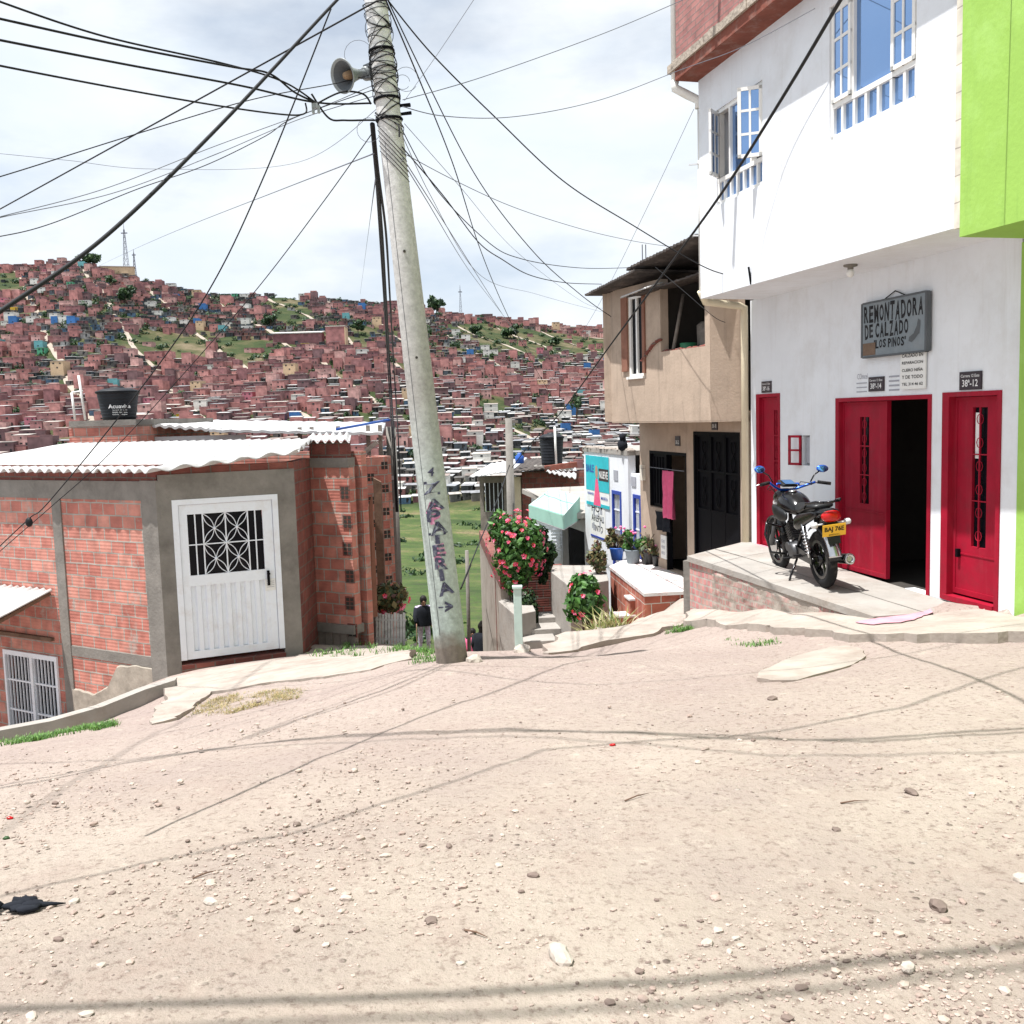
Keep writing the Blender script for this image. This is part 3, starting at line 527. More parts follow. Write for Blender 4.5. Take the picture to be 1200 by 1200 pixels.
while y < 860:
    rot0 = 0.0; x = -0.60 * y - 30; rowj = HR.uniform(-2, 2); k = 0
    while x < 0.42 * y + 60:
        block = noise.noise(Vector((x * 0.012, y * 0.012, 5))); big = y < 470
        yy = y + rowj + HR.uniform(-1.0, 1.0) + x * 0.02; z = far_z(x, yy); px, py = px_of((x, yy, z + 2))
        green = any(inpoly(px, py, G) for G in GREEN); sh_ = any(inpoly(px, py, G) for G in SHACK)
        street = abs(((x + 0.55 * (y - 300) + 6 * noise.noise(Vector((x * .01, y * .02, 3)))) % 47) - 23) < 2.2
        if street and not sh_: x += 4; continue
        if green and HR.random() < 0.9: x += 6; continue
        if py < np.interp(px, RX, RY) - 12: x += 6; continue
        if HR.random() < (.05 if py > 420 else .12): GAPS.append((x + 2, yy)); x += HR.uniform(2.5, 5); continue
        r = HR.random()
        if sh_: v = HR.choice((8, 9, 10, 11)) if r < .84 else (HR.choice((0, 6, 19, 3, 0, 6, 12)) if r < .97 else 14)
        else:
            ps = 0.18 + 0.45 * (block > 0.08) + (0.30 if (py < 405 and px < 430) else 0)
            if r < ps: v = HR.choice((8, 9, 10, 11))
            elif r < ps + 0.035: v = HR.choice((12, 13, 14, 14, 14, 14, 19, 18, 18, 19, 15, 16, 17, 18, 14, 19, 17))
            else: v = HR.choice((0, 1, 1, 2, 3, 4, 5, 5, 6, 7, 2))
        V = VAR[v]; sc = HR.uniform(.58, .80); w = V['w'] * sc
        ang = 0.22 * noise.noise(Vector((x * 0.01, y * 0.01, 9))) + HR.uniform(-.04, .04) + (HR.uniform(-.3, .3) if V['kind'] == 'shack' else 0)
        houses.append((v, x + w / 2, yy, far_z(x + w / 2, yy) + .3, ang, sc, px, py))
        x += w * (1.0 if V['kind'] != 'shack' else 1.15) + (HR.uniform(0.4, 3) if HR.random() < .22 else .05)
    y += 6.9 if y < 420 else (7.6 if y < 560 else 8.8)
def hidden(px, py):
    if px < -4 or px > 722: return True
    if px < 160: return py > 518
    if px < 458: return py > 490
    if 478 < px < 520 and py > 350: return True
    return py > 592
cand = {'brick': [], 'shack': [], 'paint': []}
for i, h in enumerate(houses):
    V = VAR[h[0]]
    if not hidden(h[6], h[7]): cand[V['kind']].append((-(V['w'] * h[5] * (V['st'] * 2.5)) / h[2] ** 2, i))
single = set()
for kd, lim in (('brick', 300), ('shack', 300), ('paint', 200)):
    cand[kd].sort(); single |= {i for _, i in cand[kd][:lim]}
ST = {1: 'one-storey', 2: 'two-storey', 3: 'three-storey'}
def zone(px, py):
    hz = 'left above the tank' if px < 165 else 'left of the pole' if px < 490 else 'right of the pole' if px < 600 else 'near the tan house'
    return ('high on' if py < 400 else 'midway up' if py < 470 else 'low on') + ' the far hill ' + hz
MESHES = {}
def far_root(v):
    V = VAR[v]
    if V['objs'] is None:
        V['objs'] = []
        for nm, mb, mk in V['parts']:
            o = mb.build(nm, K[mk], local=True); V['objs'].append(o.data); bpy.data.objects.remove(o)
    return V['objs']
stuff = MB(); SM = ['far_brick', 'far_tin', 'far_dark', 'far_slab', 'far_board', 'far_blue', 'far_teal', 'far_white', 'far_yellow', 'far_pink', 'far_green', 'far_cream']
adj = {8: 'small', 9: 'narrow', 10: 'wide low', 11: 'long brick-walled', 0: 'low', 1: 'wide', 2: 'tall narrow', 3: 'broad low', 4: 'tall', 5: 'plain', 6: 'small low', 7: 'very wide'}
for i, (v, x, yy, z, a, sc, px, py) in enumerate(houses):
    V = VAR[v]
    if i in single:
        kd = V['kind']; roof = 'sheet roof' if V['rm'] == 'far_tin' else 'slab roof'
        if kd == 'brick': nm, lab, cat, gr = 'brick_house', '%s %s brick house, %s,' % (adj[v], ST[V['st']], roof), 'house', 'bare brick houses on the far hill'
        elif kd == 'shack': nm, lab, cat, gr = 'tin_shack', '%s tin-roofed shack' % adj[v], 'shack', 'tin roofed shacks on the far hill'
        else: nm, lab, cat, gr = 'painted_house', '%s %s house, %s,' % (ST[V['st']], V['wm'][4:], roof), 'house', 'painted houses on the far hill'
        root = bpy.data.objects.new(nm, None); COL.objects.link(root); root.location = (x, yy, z); root.rotation_euler = (0, 0, a); root.scale = (sc, sc, sc)
        tag(root, lab + ' ' + zone(px, py), cat, gr)
        for (pn, mb, mk), md in zip(V['parts'], far_root(v)):
            c = bpy.data.objects.new(pn, md); COL.objects.link(c); c.parent = root
    else:
        T = Matrix.Translation((x, yy, z)) @ Matrix.Rotation(a, 4, 'Z') @ Matrix.Scale(sc, 4)
        for pn, mb, mk in V['parts']:
            base = len(stuff.v); stuff.v += [T @ p for p in mb.v]; mi = SM.index(mk)
            for f in mb.f: stuff.f.append(tuple(base + k for k in f)); stuff.m.append(mi); stuff.sm.append(False)
if stuff.v: tag(stuff.build('distant_houses', [K[k] for k in SM], base=(0, 600, 0)), kind='stuff')
print('houses', len(houses), 'single', len(single))

# ------------------------------------------------------------------ foliage helpers
def leaves(mb, c, rad, n, size, R, shell=0.45, m=0, gaps=0.0, droop=0.0, aspect=1.6):
    for _ in range(n):
        while True:
            d = Vector((R.gauss(0, 1), R.gauss(0, 1), R.gauss(0, 1))).normalized(); q = R.uniform(shell, 1) ** 0.7
            p = Vector((d.x * rad[0] * q, d.y * rad[1] * q, d.z * rad[2] * q)); wpt = Vector(c) + p
            f = 1 + 0.22 * noise.noise(d * 2.3 + Vector(c)); p *= f
            if gaps and noise.noise((Vector(c) + p) * (2.2 / max(rad))) > gaps: continue
            break
        p = Vector(c) + p; nrm = (d + Vector((R.uniform(-.9, .9), R.uniform(-.9, .9), R.uniform(-.5, .9)))).normalized()
        t = nrm.cross(Vector((R.uniform(-1, 1), R.uniform(-1, 1), R.uniform(-1, 1)))).normalized(); b = nrm.cross(t); s = size * R.uniform(.6, 1.3)
        a_, b_, c_, d_ = p - t * s * aspect * .5, p + b * s * .5 - nrm * s * .12, p + t * s * aspect * .5, p - b * s * .5 - nrm * s * .12
        mb.face([mb.vert(a_), mb.vert(d_), mb.vert(c_), mb.vert(b_)], m)
def clumps(mb, c, rad, k, n, size, R, **kw):
    for _ in range(k):
        d = Vector((R.gauss(0, 1), R.gauss(0, 1), R.gauss(0, 1))).normalized() * R.uniform(.35, .85)
        cc = Vector(c) + Vector((d.x * rad[0], d.y * rad[1], d.z * rad[2])); f = R.uniform(.28, .5)
        leaves(mb, cc, (rad[0] * f, rad[1] * f, rad[2] * f), n // k, size, R, shell=.2, **kw)
def tree(name, base, h, r, label, group, leafk='leaf_dark', seed=0, n=500, size=None, cat='tree'):
    R = random.Random(seed); root = thing(name, base, label, cat, group); b = Vector(base)
    tr = MB(); tr.tube([b - Vector((0, 0, 1)), b + Vector((0, 0, h * .3)), b + Vector((h * .03, 0, h * .75))], [h * .04, h * .03, h * .012], 6)
    for k in range(4):
        a = k * 1.6 + R.random(); tr.tube([b + Vector((0, 0, h * (.3 + .1 * k))), b + Vector((math.cos(a) * r * .6, math.sin(a) * r * .6, h * (.5 + .1 * k)))], [h * .016, h * .006], 5)
    tr.build('trunk', K['stem'], root); cr = MB(); clumps(cr, b + Vector((0, 0, h * .62)), (r, r, h * .42), 9, n, size or r * .28, R); cr.build('crown', K[leafk], root); return root
# pale streets climbing between the houses
for k in range(-14, 16):
    P0 = []
    for j in range(90):
        yy = 300 + j * 6.0; x = 23 + 47 * k - .55 * (yy - 300); x -= 6 * noise.noise(Vector((x * .01, yy * .02, 3))); P0.append((x, yy))
    P0 = [(x, yy) for x, yy in P0 if -.60 * yy < x < .45 * yy and yy < 820 and far_z(x, yy + 4) > far_z(x, yy)]
    if len(P0) < 8: continue
    sm = MB(); rows_ = [[sm.vert((x + dx, yy, far_z(x + dx, yy) + .35)) for dx in (-1.5, 0, 1.5)] for x, yy in P0]
    for a, b_ in zip(rows_, rows_[1:]):
        for q in (0, 1): sm.face((a[q], a[q + 1], b_[q + 1], b_[q]))
    tag(sm.build('hillside_street', K['pale_street'] if 'pale_street' in K else K.setdefault('pale_street', M('pale_street', (.33, .28, .23), .9, .2, .3, 0))), kind='structure')
# trees on the hill
TR = [(150, 398, 640, 13, 6, 'dark round tree at the left end of the green bank on the far hill'), (512, 372, 800, 17, 8, 'dark bushy tree on the ridge just right of the leaning pole'),
      (675, 452, 470, 14, 3.4, 'narrow dark tree among brick houses on the right of the hill'), (108, 306, 760, 10, 9, 'flat-topped dark tree on the left summit'), (318, 392, 620, 8, 6, 'rounded green tree at the right end of the green bank'),
      (598, 392, 740, 10, 8, 'dark tree clump on the grassy slope at right of the hill'), (420, 398, 620, 9, 5, 'green tree above the brick rows just left of the pole'), (132, 362, 690, 8, 5, 'small dark tree between upper left houses'),
      (555, 393, 730, 7, 6, 'low round tree at the left end of the grassy slope'), (650, 398, 740, 7, 5, 'low tree midway along the grassy slope')]
for k, (px, py, D, h, r, lab) in enumerate(TR):
    x = at(px, py, D).x; tree('hill_tree', (x, D, far_z(x, D)), h, r, lab, 'single trees on the far hill', seed=40 + k, n=420)
bs = MB(); BR = random.Random(5)
for _ in range(1500):
    D = BR.uniform(310, 840); x = BR.uniform(-.56, .40) * D; z = far_z(x, D); px, py = px_of((x, D, z + 1)); g = any(inpoly(px, py, G) for G in GREEN)
    if not g and BR.random() > (.40 if noise.noise(Vector((x * .02, D * .02, 8))) < .1 else .7): continue
    s = BR.uniform(0.9, 2.6); leaves(bs, (x, D, z + s * .4), (s * 1.3, s * 1.1, s * .8), 46, s * .42, BR, shell=.2)
for gx_, gy_ in GAPS:
    s = BR.uniform(1.3, 2.6); leaves(bs, (gx_, gy_, far_z(gx_, gy_) + s * .55), (s * 1.2, s, s), 70, s * .4, BR, shell=.2)
for _ in range(130):
    D = BR.uniform(34, 290); x = BR.uniform(-.25, .15) * D; z = far_z(x, D); s = BR.uniform(.3, .9) * (1 + D / 200); leaves(bs, (x, D, z + s * .2), (s * 1.5, s * 1.2, s * .5), 40, s * .35, BR, shell=.2)
tag(bs.build('hill_scrub', K['leaf_dark'], base=(0, 500, 0)), kind='stuff')
# masts on the ridge
def mast(px, py0, py1, D, w, label):
    b = at(px, py0, D); t = at(px, py1, D); h = t.z - b.z; b.z = far_z(b.x, D) - 1; h = t.z - b.z; root = thing('radio_mast', b, label, 'radio mast', 'masts on the ridge'); m = MB()
    nseg = 9
    for k in range(nseg):
        w0 = w * (1 - .85 * k / nseg); w1 = w * (1 - .85 * (k + 1) / nseg); z0 = b.z + h * .9 * k / nseg; z1 = b.z + h * .9 * (k + 1) / nseg
        cs = [(-1, -1), (1, -1), (1, 1), (-1, 1)]
        for q in range(4):
            a, c = cs[q], cs[(q + 1) % 4]; A = Vector((b.x + a[0] * w0, b.y + a[1] * w0, z0)); B_ = Vector((b.x + a[0] * w1, b.y + a[1] * w1, z1)); C2 = Vector((b.x + c[0] * w1, b.y + c[1] * w1, z1))
            m.bar(A, B_, .22); m.bar(A, C2, .14); m.bar(B_, C2, .14)
    m.build('lattice_tower', K['grey_wire'], root); s = MB(); s.tube([(b.x, b.y, b.z + h * .9), (b.x, b.y, b.z + h)], .2, 6)
    s.box((b.x, b.y, b.z + h * .84), (w * 2.2, .5, .8)); s.build('aerial', K['grey_wire'], root)
    return root
mast(148, 312, 262, 775, 2.2, 'tall lattice radio mast beside the summit building on the left ridge')
mast(158, 318, 292, 775, 1.3, 'shorter thin lattice mast just right of the tallest one on the left ridge')
mast(540, 366, 334, 850, 1.5, 'lone lattice radio mast on the ridge right of the leaning pole')
# summit building and the long pale building
v = at(138, 316, 765); root = thing('summit_building', (v.x, 765, far_z(v.x, 765)), 'long pale brown building on the summit beside the tallest mast', 'building')
m = MB(); m.box((v.x, 765, far_z(v.x, 765) + 2), (24, 10, 9), .3); m.build('wall', K['far_cream'], root); m = MB(); m.box((v.x, 765, far_z(v.x, 765) + 6.8), (25, 11, .5), .3); m.build('roof', K['far_slab'], root)
v = at(370, 420, 580); zz = far_z(v.x, 575); root = thing('block_building', (at(396, 420, 575).x, 575, far_z(at(396, 420, 575).x, 575)), 'plain square brick block beside the long white roof on the mid hill', 'building')
bx_ = root.location.x; m = MB(); m.box((bx_, 575, root.location.z + 4), (11, 10, 14)); m.build('wall', K['far_brick'], root); m = MB(); m.box((bx_, 575, root.location.z + 11.2), (11.4, 10.4, .5)); m.build('roof', K['far_slab'], root); m = MB(); m.box((bx_ + 5.6, 574, root.location.z + 5), (.5, 9, 11)); m.build('side_wall', K['far_cream'], root)
root = thing('white_roof_hall', (v.x - 6, 574, zz), 'long hall with a white roof left of the square brick block', 'building')
m = MB(); m.box((v.x - 8, 574, zz + 2), (28, 9, 8)); m.build('wall', K['far_brick'], root); m = MB(); m.box((v.x - 8, 574, zz + 6.6), (29, 11, .6), 0, 0, Matrix.Rotation(.12, 3, 'X')); m.build('roof', K['far_white'], root)

# ------------------------------------------------------------------ lettering
def text_mesh(s, bold=0.0):
    cu = bpy.data.curves.new('t', 'FONT'); cu.body = s; cu.offset = bold; cu.resolution_u = 3; o = bpy.data.objects.new('t', cu); COL.objects.link(o)
    dg = bpy.context.evaluated_depsgraph_get(); dg.update(); me = bpy.data.meshes.new_from_object(o.evaluated_get(dg)); bpy.data.objects.remove(o); bpy.data.curves.remove(cu)
    vs = [v.co.copy() for v in me.vertices]; fs = [tuple(p.vertices) for p in me.polygons]; bpy.data.meshes.remove(me)
    xs = [v.x for v in vs]; y_ = [v.y for v in vs]; return vs, fs, (min(xs), max(xs), min(y_), max(y_))
def handtext(mb, s, c, right, up, w, h, bold, seed):          # brush lettering: every letter a little different
    R = random.Random(seed); wd = [(.35 if ch in '"I1 ' else .55 if ch == ' ' else 1.0) for ch in s]; tot = sum(wd); x = -w / 2; right = Vector(right).normalized(); up = Vector(up).normalized()
    for ch, q in zip(s, wd):
        cw = w * q / tot
        if ch != ' ':
            hh = h * (.35 if ch == '"' else 1) * R.uniform(.92, 1.06); a = R.uniform(-.05, .05); text(mb, ch, Vector(c) + right * (x + cw / 2) + up * ((h - hh) / 2 if ch == '"' else R.uniform(-.03, .03) * h), right * math.cos(a) + up * math.sin(a), up * math.cos(a) - right * math.sin(a), cw * .80 * (1 if ch != 'I' else .7), hh, bold)
        x += cw
def text(mb, s, c, right, up, w, h, bold=0.0, m=0, skew=0.0, thick=True):
    vs, fs, (x0, x1, y0, y1) = text_mesh(s, bold); right = Vector(right).normalized(); up = Vector(up).normalized(); c = Vector(c); base = len(mb.v)
    for v in vs:
        a = ((v.x - x0) / (x1 - x0) - .5) * w; b = ((v.y - y0) / (y1 - y0) - .5) * h; mb.v.append(c + right * (a + b * skew) + up * b)
    for f in fs: mb.f.append(tuple(base + k for k in f)); mb.m.append(m); mb.sm.append(False)
Z = Vector((0, 0, 1))

# ------------------------------------------------------------------ right: white house with the shoe workshop
G = Frame(at(1138, 470, 9.2), at(900, 478, 13.07)); U = Frame(at(1128, 471, 8.2), at(821, 480, 13.0))
SOF = 3.09
door_a = (3.64, 4.29, -.20, 1.84); door_b = (0.57, 2.31, -.29, 1.74); door_c = (-.41, .40, -.27, 1.75)
mu0, mz0 = G.hit(949, 546); mu1, mz1 = G.hit(940, 510); meter = (mu0, mu1, mz0, mz1)
house = thing('white_house', G.p(2, -.4), 'white two-storey house with three red doors and a brick top floor', 'house')
m = MB(); m.wall(G, -.62, 4.46, -1.4, SOF + .02, .18, [door_a, door_b, door_c, meter]); m.wall(G.off(-3.2), -.62, 4.46, -1.4, SOF, .15)
m.wall(Frame(G.p(4.46, 0, -.18), G.p(4.46, 0, -3.2)), 0, 3.02, -1.4, SOF, .12); m.wall(Frame(G.p(-.5, 0, -.18), G.p(-.5, 0, -3.2)), 0, 3.02, -1.4, SOF, .12)
m.build('ground_floor_wall', K['white_wall'], house)
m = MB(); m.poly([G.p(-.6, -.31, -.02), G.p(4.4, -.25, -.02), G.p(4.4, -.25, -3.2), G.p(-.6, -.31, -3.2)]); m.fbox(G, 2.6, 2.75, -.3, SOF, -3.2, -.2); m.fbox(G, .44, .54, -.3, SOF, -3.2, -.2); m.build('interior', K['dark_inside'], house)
# upper floor
uh = []
def win_hole(F, pts):
    a = F.hit(*pts[0]); b = F.hit(*pts[1]); return a, b
W1 = (0.64, 1.97, 4.28, 5.56); W2 = (3.30, 4.44, 4.17, 5.31)
m = MB(); m.wall(U, 0.12, 4.92, SOF, 5.82, .2, [W1, W2])
pl = [U.p(0.12, SOF, -.198), U.p(4.92, SOF, -.198), G.p(4.7, SOF, -3.2), G.p(-.9, SOF, -3.2)]
m.prism([(p.x, p.y) for p in pl], SOF - .0, SOF + .16)
m.wall(Frame(U.p(4.92, 0, -.2), G.p(4.7, 0, -3.2)), 0, 3.6, SOF + .16, 5.82, .15); m.wall(Frame(U.p(0.12, 0, -.2), G.p(-.6, 0, -3.2)), 0, 3.7, SOF + .16, 5.82, .15)
m.build('upper_floor_wall', K['white_wall'], house)
m = MB(); m.fbox(U, -.015, .12, SOF - .01, 5.9, -.2, .012); m.build('tile_strip', K['tile_strip'], house)
m = MB(); m.fbox(U, 0.2, 4.85, SOF + .2, 5.8, -2.6, -2.5); m.build('room_back_wall', K['dark_inside'], house)
# third floor of small pink brick on a projecting slab
m = MB(); m.fbox(U, -.1, 4.97, 5.82, 5.95, -3.4, .30); m.build('soffit', K['soffit_red'], house)
m = MB()
e = []
for k in range(41):
    u = -.1 + 5.24 * k / 40; e.append(u)
for a, b in zip(e, e[1:]): m.fbox(U, a, b, 5.95, 6.05 + .03 * noise.noise(Vector((a * 3, 0, 0))), -.1, .33 + .02 * noise.noise(Vector((a * 4, 3, 0))))
m.build('cornice', K['cornice'], house)
m = MB(); m.wall(U, -.1, 4.97, 6.05, 8.9, .15, n0=.28); m.wall(Frame(U.p(4.97, 0, .12), U.p(4.97, 0, -3)), 0, 3, 5.95, 8.9, .12); m.prism([(p.x, p.y) for p in (U.p(-.1, 0, .28), U.p(4.97, 0, .28), U.p(4.97, 0, -3.2), U.p(-.1, 0, -3.2))], 8.9, 9.05)
m.build('top_floor_wall', K['brick_small'], house)
m = MB(); m.tube([U.p(3.75, 6.45, .28), U.p(3.9, 6.4, .95)], .035, 8); m.build('overflow_pipe', K['pvc_white'], house)

def window(F, H, kind, par):
    u0, u1, z0, z1 = H; fr = MB(); gl = MB(); n = -.05; low = .30 if kind == 1 else .27; w = .045
    fr.fbox(F, u0, u1, z0, z0 + w, n - .04, n + .03); fr.fbox(F, u0, u1, z1 - w, z1, n - .04, n + .03); fr.fbox(F, u0, u0 + w, z0, z1, n - .04, n + .03); fr.fbox(F, u1 - w, u1, z0, z1, n - .04, n + .03)
    fr.fbox(F, u0, u1, z0 + low, z0 + low + .05, n - .041, n + .032)
    k = 7
    for i in range(1, k): u = u0 + (u1 - u0) * i / k; fr.fbox(F, u - .018, u + .018, z0 + w, z0 + low, n - .035, n + .028)
    q = (u1 - u0) * .27
    for u in (u0 + q, u1 - q): fr.fbox(F, u - .02, u + .02, z0 + low, z1 - w, n - .038, n + .029)
    gl.fbox(F, u0 + w, u1 - w, z0 + w, z0 + low, n - .012, n - .004)
    gl.fbox(F, u0 + q, u1 - q, z0 + low + .05, z1 - w, n - .012, n - .004)
    f = fr.build('window_frame', K['frame_white'], par); gl.build('pane', K['glass'], f)
    def casement(hinge, free, ang, name='casement'):       # leaf swung outwards by ang about its hinge side
        hp = F.p(hinge, 0, n + .03); d = F.d * (1 if free > hinge else -1); wd = abs(free - hinge)
        dd = (d * math.cos(ang) + F.n * math.sin(ang)); C = Frame(hp, hp + dd, False)
        fm = MB(); gm = MB(); a, b = z0 + low + .05, z1 - w
        nn0, nn1 = -.015, .015
        for (p, q_, r, s_) in ((0, wd, a, a + .04), (0, wd, b - .04, b), (0, .04, a, b), (wd - .04, wd, a, b)): fm.fbox(C, p, q_, r, s_, nn0, nn1)
        fm.fbox(C, wd / 2 - .012, wd / 2 + .012, a, b, nn0 + .002, nn1 - .002)
        for i in (1, 2): zz_ = a + (b - a) * i / 3; fm.fbox(C, 0, wd, zz_ - .014, zz_ + .014, nn0 + .003, nn1 - .003)
        gm.fbox(C, .03, wd - .03, a + .03, b - .03, -.003, .003); o = fm.build(name, K['frame_white'], f); gm.build('pane', K['glass'], None) if False else None
        g = gm.build('casement_pane', K['glass'], f); return o
    if kind == 1: casement(u1 - .03, u1 - q, .03); casement(u0 + .03, u0 + q, .02)
    else: casement(u1 - .03, u1 - q, .85); casement(u0 + .03, u0 + q, .95)
w1 = window(U, W1, 1, house); w2 = window(U, W2, 2, house)
m = MB(); m.wall(U.off(-.35), .2, 4.8, 3.4, 5.8, .03); m.build('curtain', M('pale_curtain', (.35, .37, .42), .9), house)

# red doors
def red_frame(H, t=.09, depth=.10, bottom=False):
    u0, u1, z0, z1 = H; m = MB()
    m.fbox(G, u0, u1, z1 - .045, z1, -depth, .012); m.fbox(G, u0, u0 + .05, z0, z1 - .045, -depth, .012); m.fbox(G, u1 - t, u1, z0, z1 - .045, -depth, .012); return m
def leaf(par, u0, u1, z0, z1, n, win, cut=None, name='door_leaf'):
    m = MB(); wu0, wu1, wz0, wz1 = win; m.wall(G.off(n), u0, u1, z0, z1, .04, [win]); ns = (wz0 - z0 > .3)
    if ns: m.fbox(G, u0 + .03, u1 - .03, wz0 - .09, wz0 - .075, n, n + .006)
    for (a, b, c, d) in ((u0, u1, z0, z0 + .05), (u0, u1, z1 - .03, z1), (u0, u0 + .03, z0 + .05, z1 - .03), (u1 - .03, u1, z0 + .05, z1 - .03)): m.fbox(G, a, b, c, d, n, n + .01)
    o = m.build(name, K['red_paint'], par); g = MB(); g.fbox(G, wu0, wu1, wz0, wz1, n - .035, n - .03); g.build('door_glass', K['glass_dark'], o)
    r = MB(); k = 2
    uc = (wu0 + wu1) / 2; r.fbox(G, uc - .008, uc + .008, wz0, wz1, n - .01, n + .004)
    for q in range(1, 3): zz = wz0 + (wz1 - wz0) * q / 3; r.fbox(G, wu0, wu1, zz - .006, zz + .006, n - .008, n + .003)
    for q in range(6):
        zc = wz0 + (wz1 - wz0) * (q + .5) / 6; pts = [G.p(uc + math.cos(t_ / 8 * 6.283) * (wu1 - wu0) * .22, zc + math.sin(t_ / 8 * 6.283) * .05, n) for t_ in range(9)]; r.tube(pts, .004, 5, caps=False)
    r.build('door_grille', K['red_paint'], o); return o
d1 = red_frame(door_a).build('narrow_door', K['red_paint'], house); d1['label'] = 'narrow red door behind the motorcycle'
leaf(house, 3.69, 4.20, -.2, 1.79, -.04, (3.76, 3.88, .62, 1.62))
m = MB(); m.fbox(G, 3.64, 4.29, -.36, -.2, -.1, .05); m.build('pink_step', M('pink_step_paint', (.6, .25, .3), .8), house)
d2 = red_frame(door_b, .07).build('double_door_frame', K['red_paint'], house)
a0, _ = G.hit(1035, 570); leaf(house, a0, 2.24, -.24, 1.69, -.05, (1.72, 1.90, .55, 1.52))
d3 = red_frame(door_c, .10, .12).build('right_door_frame', K['red_paint'], house)
l3 = leaf(house, -.36, .30, -.20, 1.70, -.07, (-.14, .06, .28, 1.60)); m = MB(); m.fbox(G, -.02, .05, 1.12, 1.55, -.098, -.092); m.build('note_in_window', K['paper'], l3)
m = MB(); m.fbox(G, .2, .235, .16, .24, -.065, -.03); m.build('lock', K['dark_iron'], l3)
m = MB(); m.fbox(G, -.36, .35, -.27, -.22, -.12, .03); m.build('door_sill', K['red_paint'], house)
# meter box
m = MB(); a, b, c, d = meter; m.fbox(G, a, b, c, d, -.12, -.11); m.fbox(G, a + .01, b - .03, c + .03, d - .02, -.11, -.04, 1); m.build('meter_recess', [K['concrete'], K['paper_grey']], house)
m = MB(); hp = Frame(G.p(b, 0, .012), G.p(b + .15, 0, .07), False)
for q in ((0, .2, c, c + .03), (0, .2, d - .03, d), (0, .03, c, d), (.17, .2, c, d), (0, .2, (c + d) / 2 - .012, (c + d) / 2 + .012)): m.fbox(hp, q[0], q[1], q[2], q[3], -.01, .01)
m.build('meter_door', K['red_paint'], house)
# pipes
m = MB(); q = U.p(5.06, 0, .26); m.tube([q + Z * 8.9, q + Z * 5.85], .045, 10); m.tube([q + Z * 5.85, q + Z * 5.76, U.p(5.02, 5.68, .12), U.p(4.97, 5.6, -.02), U.p(4.97, 5.5, -.03)], .055, 10); m.tube([U.p(4.965, 5.5, -.03), U.p(4.965, 3.2, -.03)], .028, 8)
m.build('rain_pipe', K['pvc_white'], house)
m = MB(); a = U.p(4.96, 3.2, -.02); b_ = G.p(4.52, 3.02, .06); m.tube([a, a - Z * .12 + (b_ - a) * .1, b_ + (a - b_) * .12, b_, b_ - Z * .12, G.p(4.52, -.3, .06)], .05, 12); m.build('drain_pipe', K['pvc'], house)
m = MB(); 
for zz in (3.9, 4.8): m.bar(U.p(4.95, zz, .0), U.p(5.12, zz + .03, .05), .02)
m.build('pipe_bracket', K['zinc'], house)
# wall lamp under the overhang
lu = G.hit(985, 322); m = MB(); c = U.p(2.05, SOF, -.3); m.lathe(c + Z * .002, (0, 0, -1), [(0, .07), (.02, .07), (.03, .03), (.05, .03)], 14); o = m.build('ceiling_lamp_base', K['concrete'], house); m = MB(); m.ell(c - Z * .085, (.04, .04, .045)); m.build('bulb', K['paper'], o)
# faint patches of old plaster
# main sign, hanging tilted on the wall
su0, sz0 = G.hit(1092, 407); su1, sz1 = G.hit(1016, 357)
su1 = G.hit(1016, 390)[0]; sign = thing('workshop_sign', G.p((su0 + su1) / 2, 2.18), 'weathered grey sign reading REMONTADORA DE CALZADO LOS PINOS, hung above the open door', 'sign')
m = MB(); wS = su1 - su0; zb = 2.165; zt = 2.745; m.fbox(G, su0, su1, zb, zt, .02, .065); m.build('board', K['sign_grey'], sign, bevel=.004)
m = MB()
for q in ((su0 - .008, su0 + .02, zb, zt), (su1 - .02, su1 + .008, zb, zt), (su0 + .02, su1 - .02, zb - .008, zb + .012), (su0 + .02, su1 - .02, zt - .012, zt + .008)): m.fbox(G, *q, .015, .07)
m.build('sign_frame', K['sign_edge'], sign)
uc = (su0 + su1) / 2; R_ = -G.d; hS = zt - zb
m = MB(); n_s = .0672
handtext(m, 'REMONTADORA', G.p(uc, zb + hS * .78, n_s), R_, Z, wS * .93, hS * .32, .03, 1); handtext(m, 'DE CALZADO', G.p(uc + wS * .10, zb + hS * .47, n_s), R_, Z, wS * .70, hS * .26, .03, 2)
handtext(m, '"LOS PINOS"', G.p(uc + wS * .04, zb + hS * .22, n_s), R_, Z, wS * .50, hS * .16, .03, 3)
m.build('lettering', K['ink'], sign)
m = MB(); m.fbox(G, su1 - .26, su1 - .03, zb + .02, zb + .15, .066, .069); m.build('brown_patch', K['board_brown'], sign)
m = MB(); bu = uc - wS * .34; bz = zb + hS * .22
pts = [(.09, -.02), (.10, -.06), (.05, -.075), (.0, -.05), (-.06, .0), (-.075, .0), (-.085, .06), (-.09, .13), (-.05, .15), (-.03, .08), (.02, .01)]
m.face([m.vert(G.p(bu + x, bz + z_ + .05, n_s)) for x, z_ in pts][::-1]); m.build('boot_drawing', K['sign_edge'], sign)
m = MB(); m.tube([G.p(uc + wS * .22, zt - .01, .03), G.p(uc + .02, zt + .075, .02), G.p(uc - wS * .2, zt - .01, .03)], .006, 6); m.build('hanger_wire', K['dark_iron'], sign)
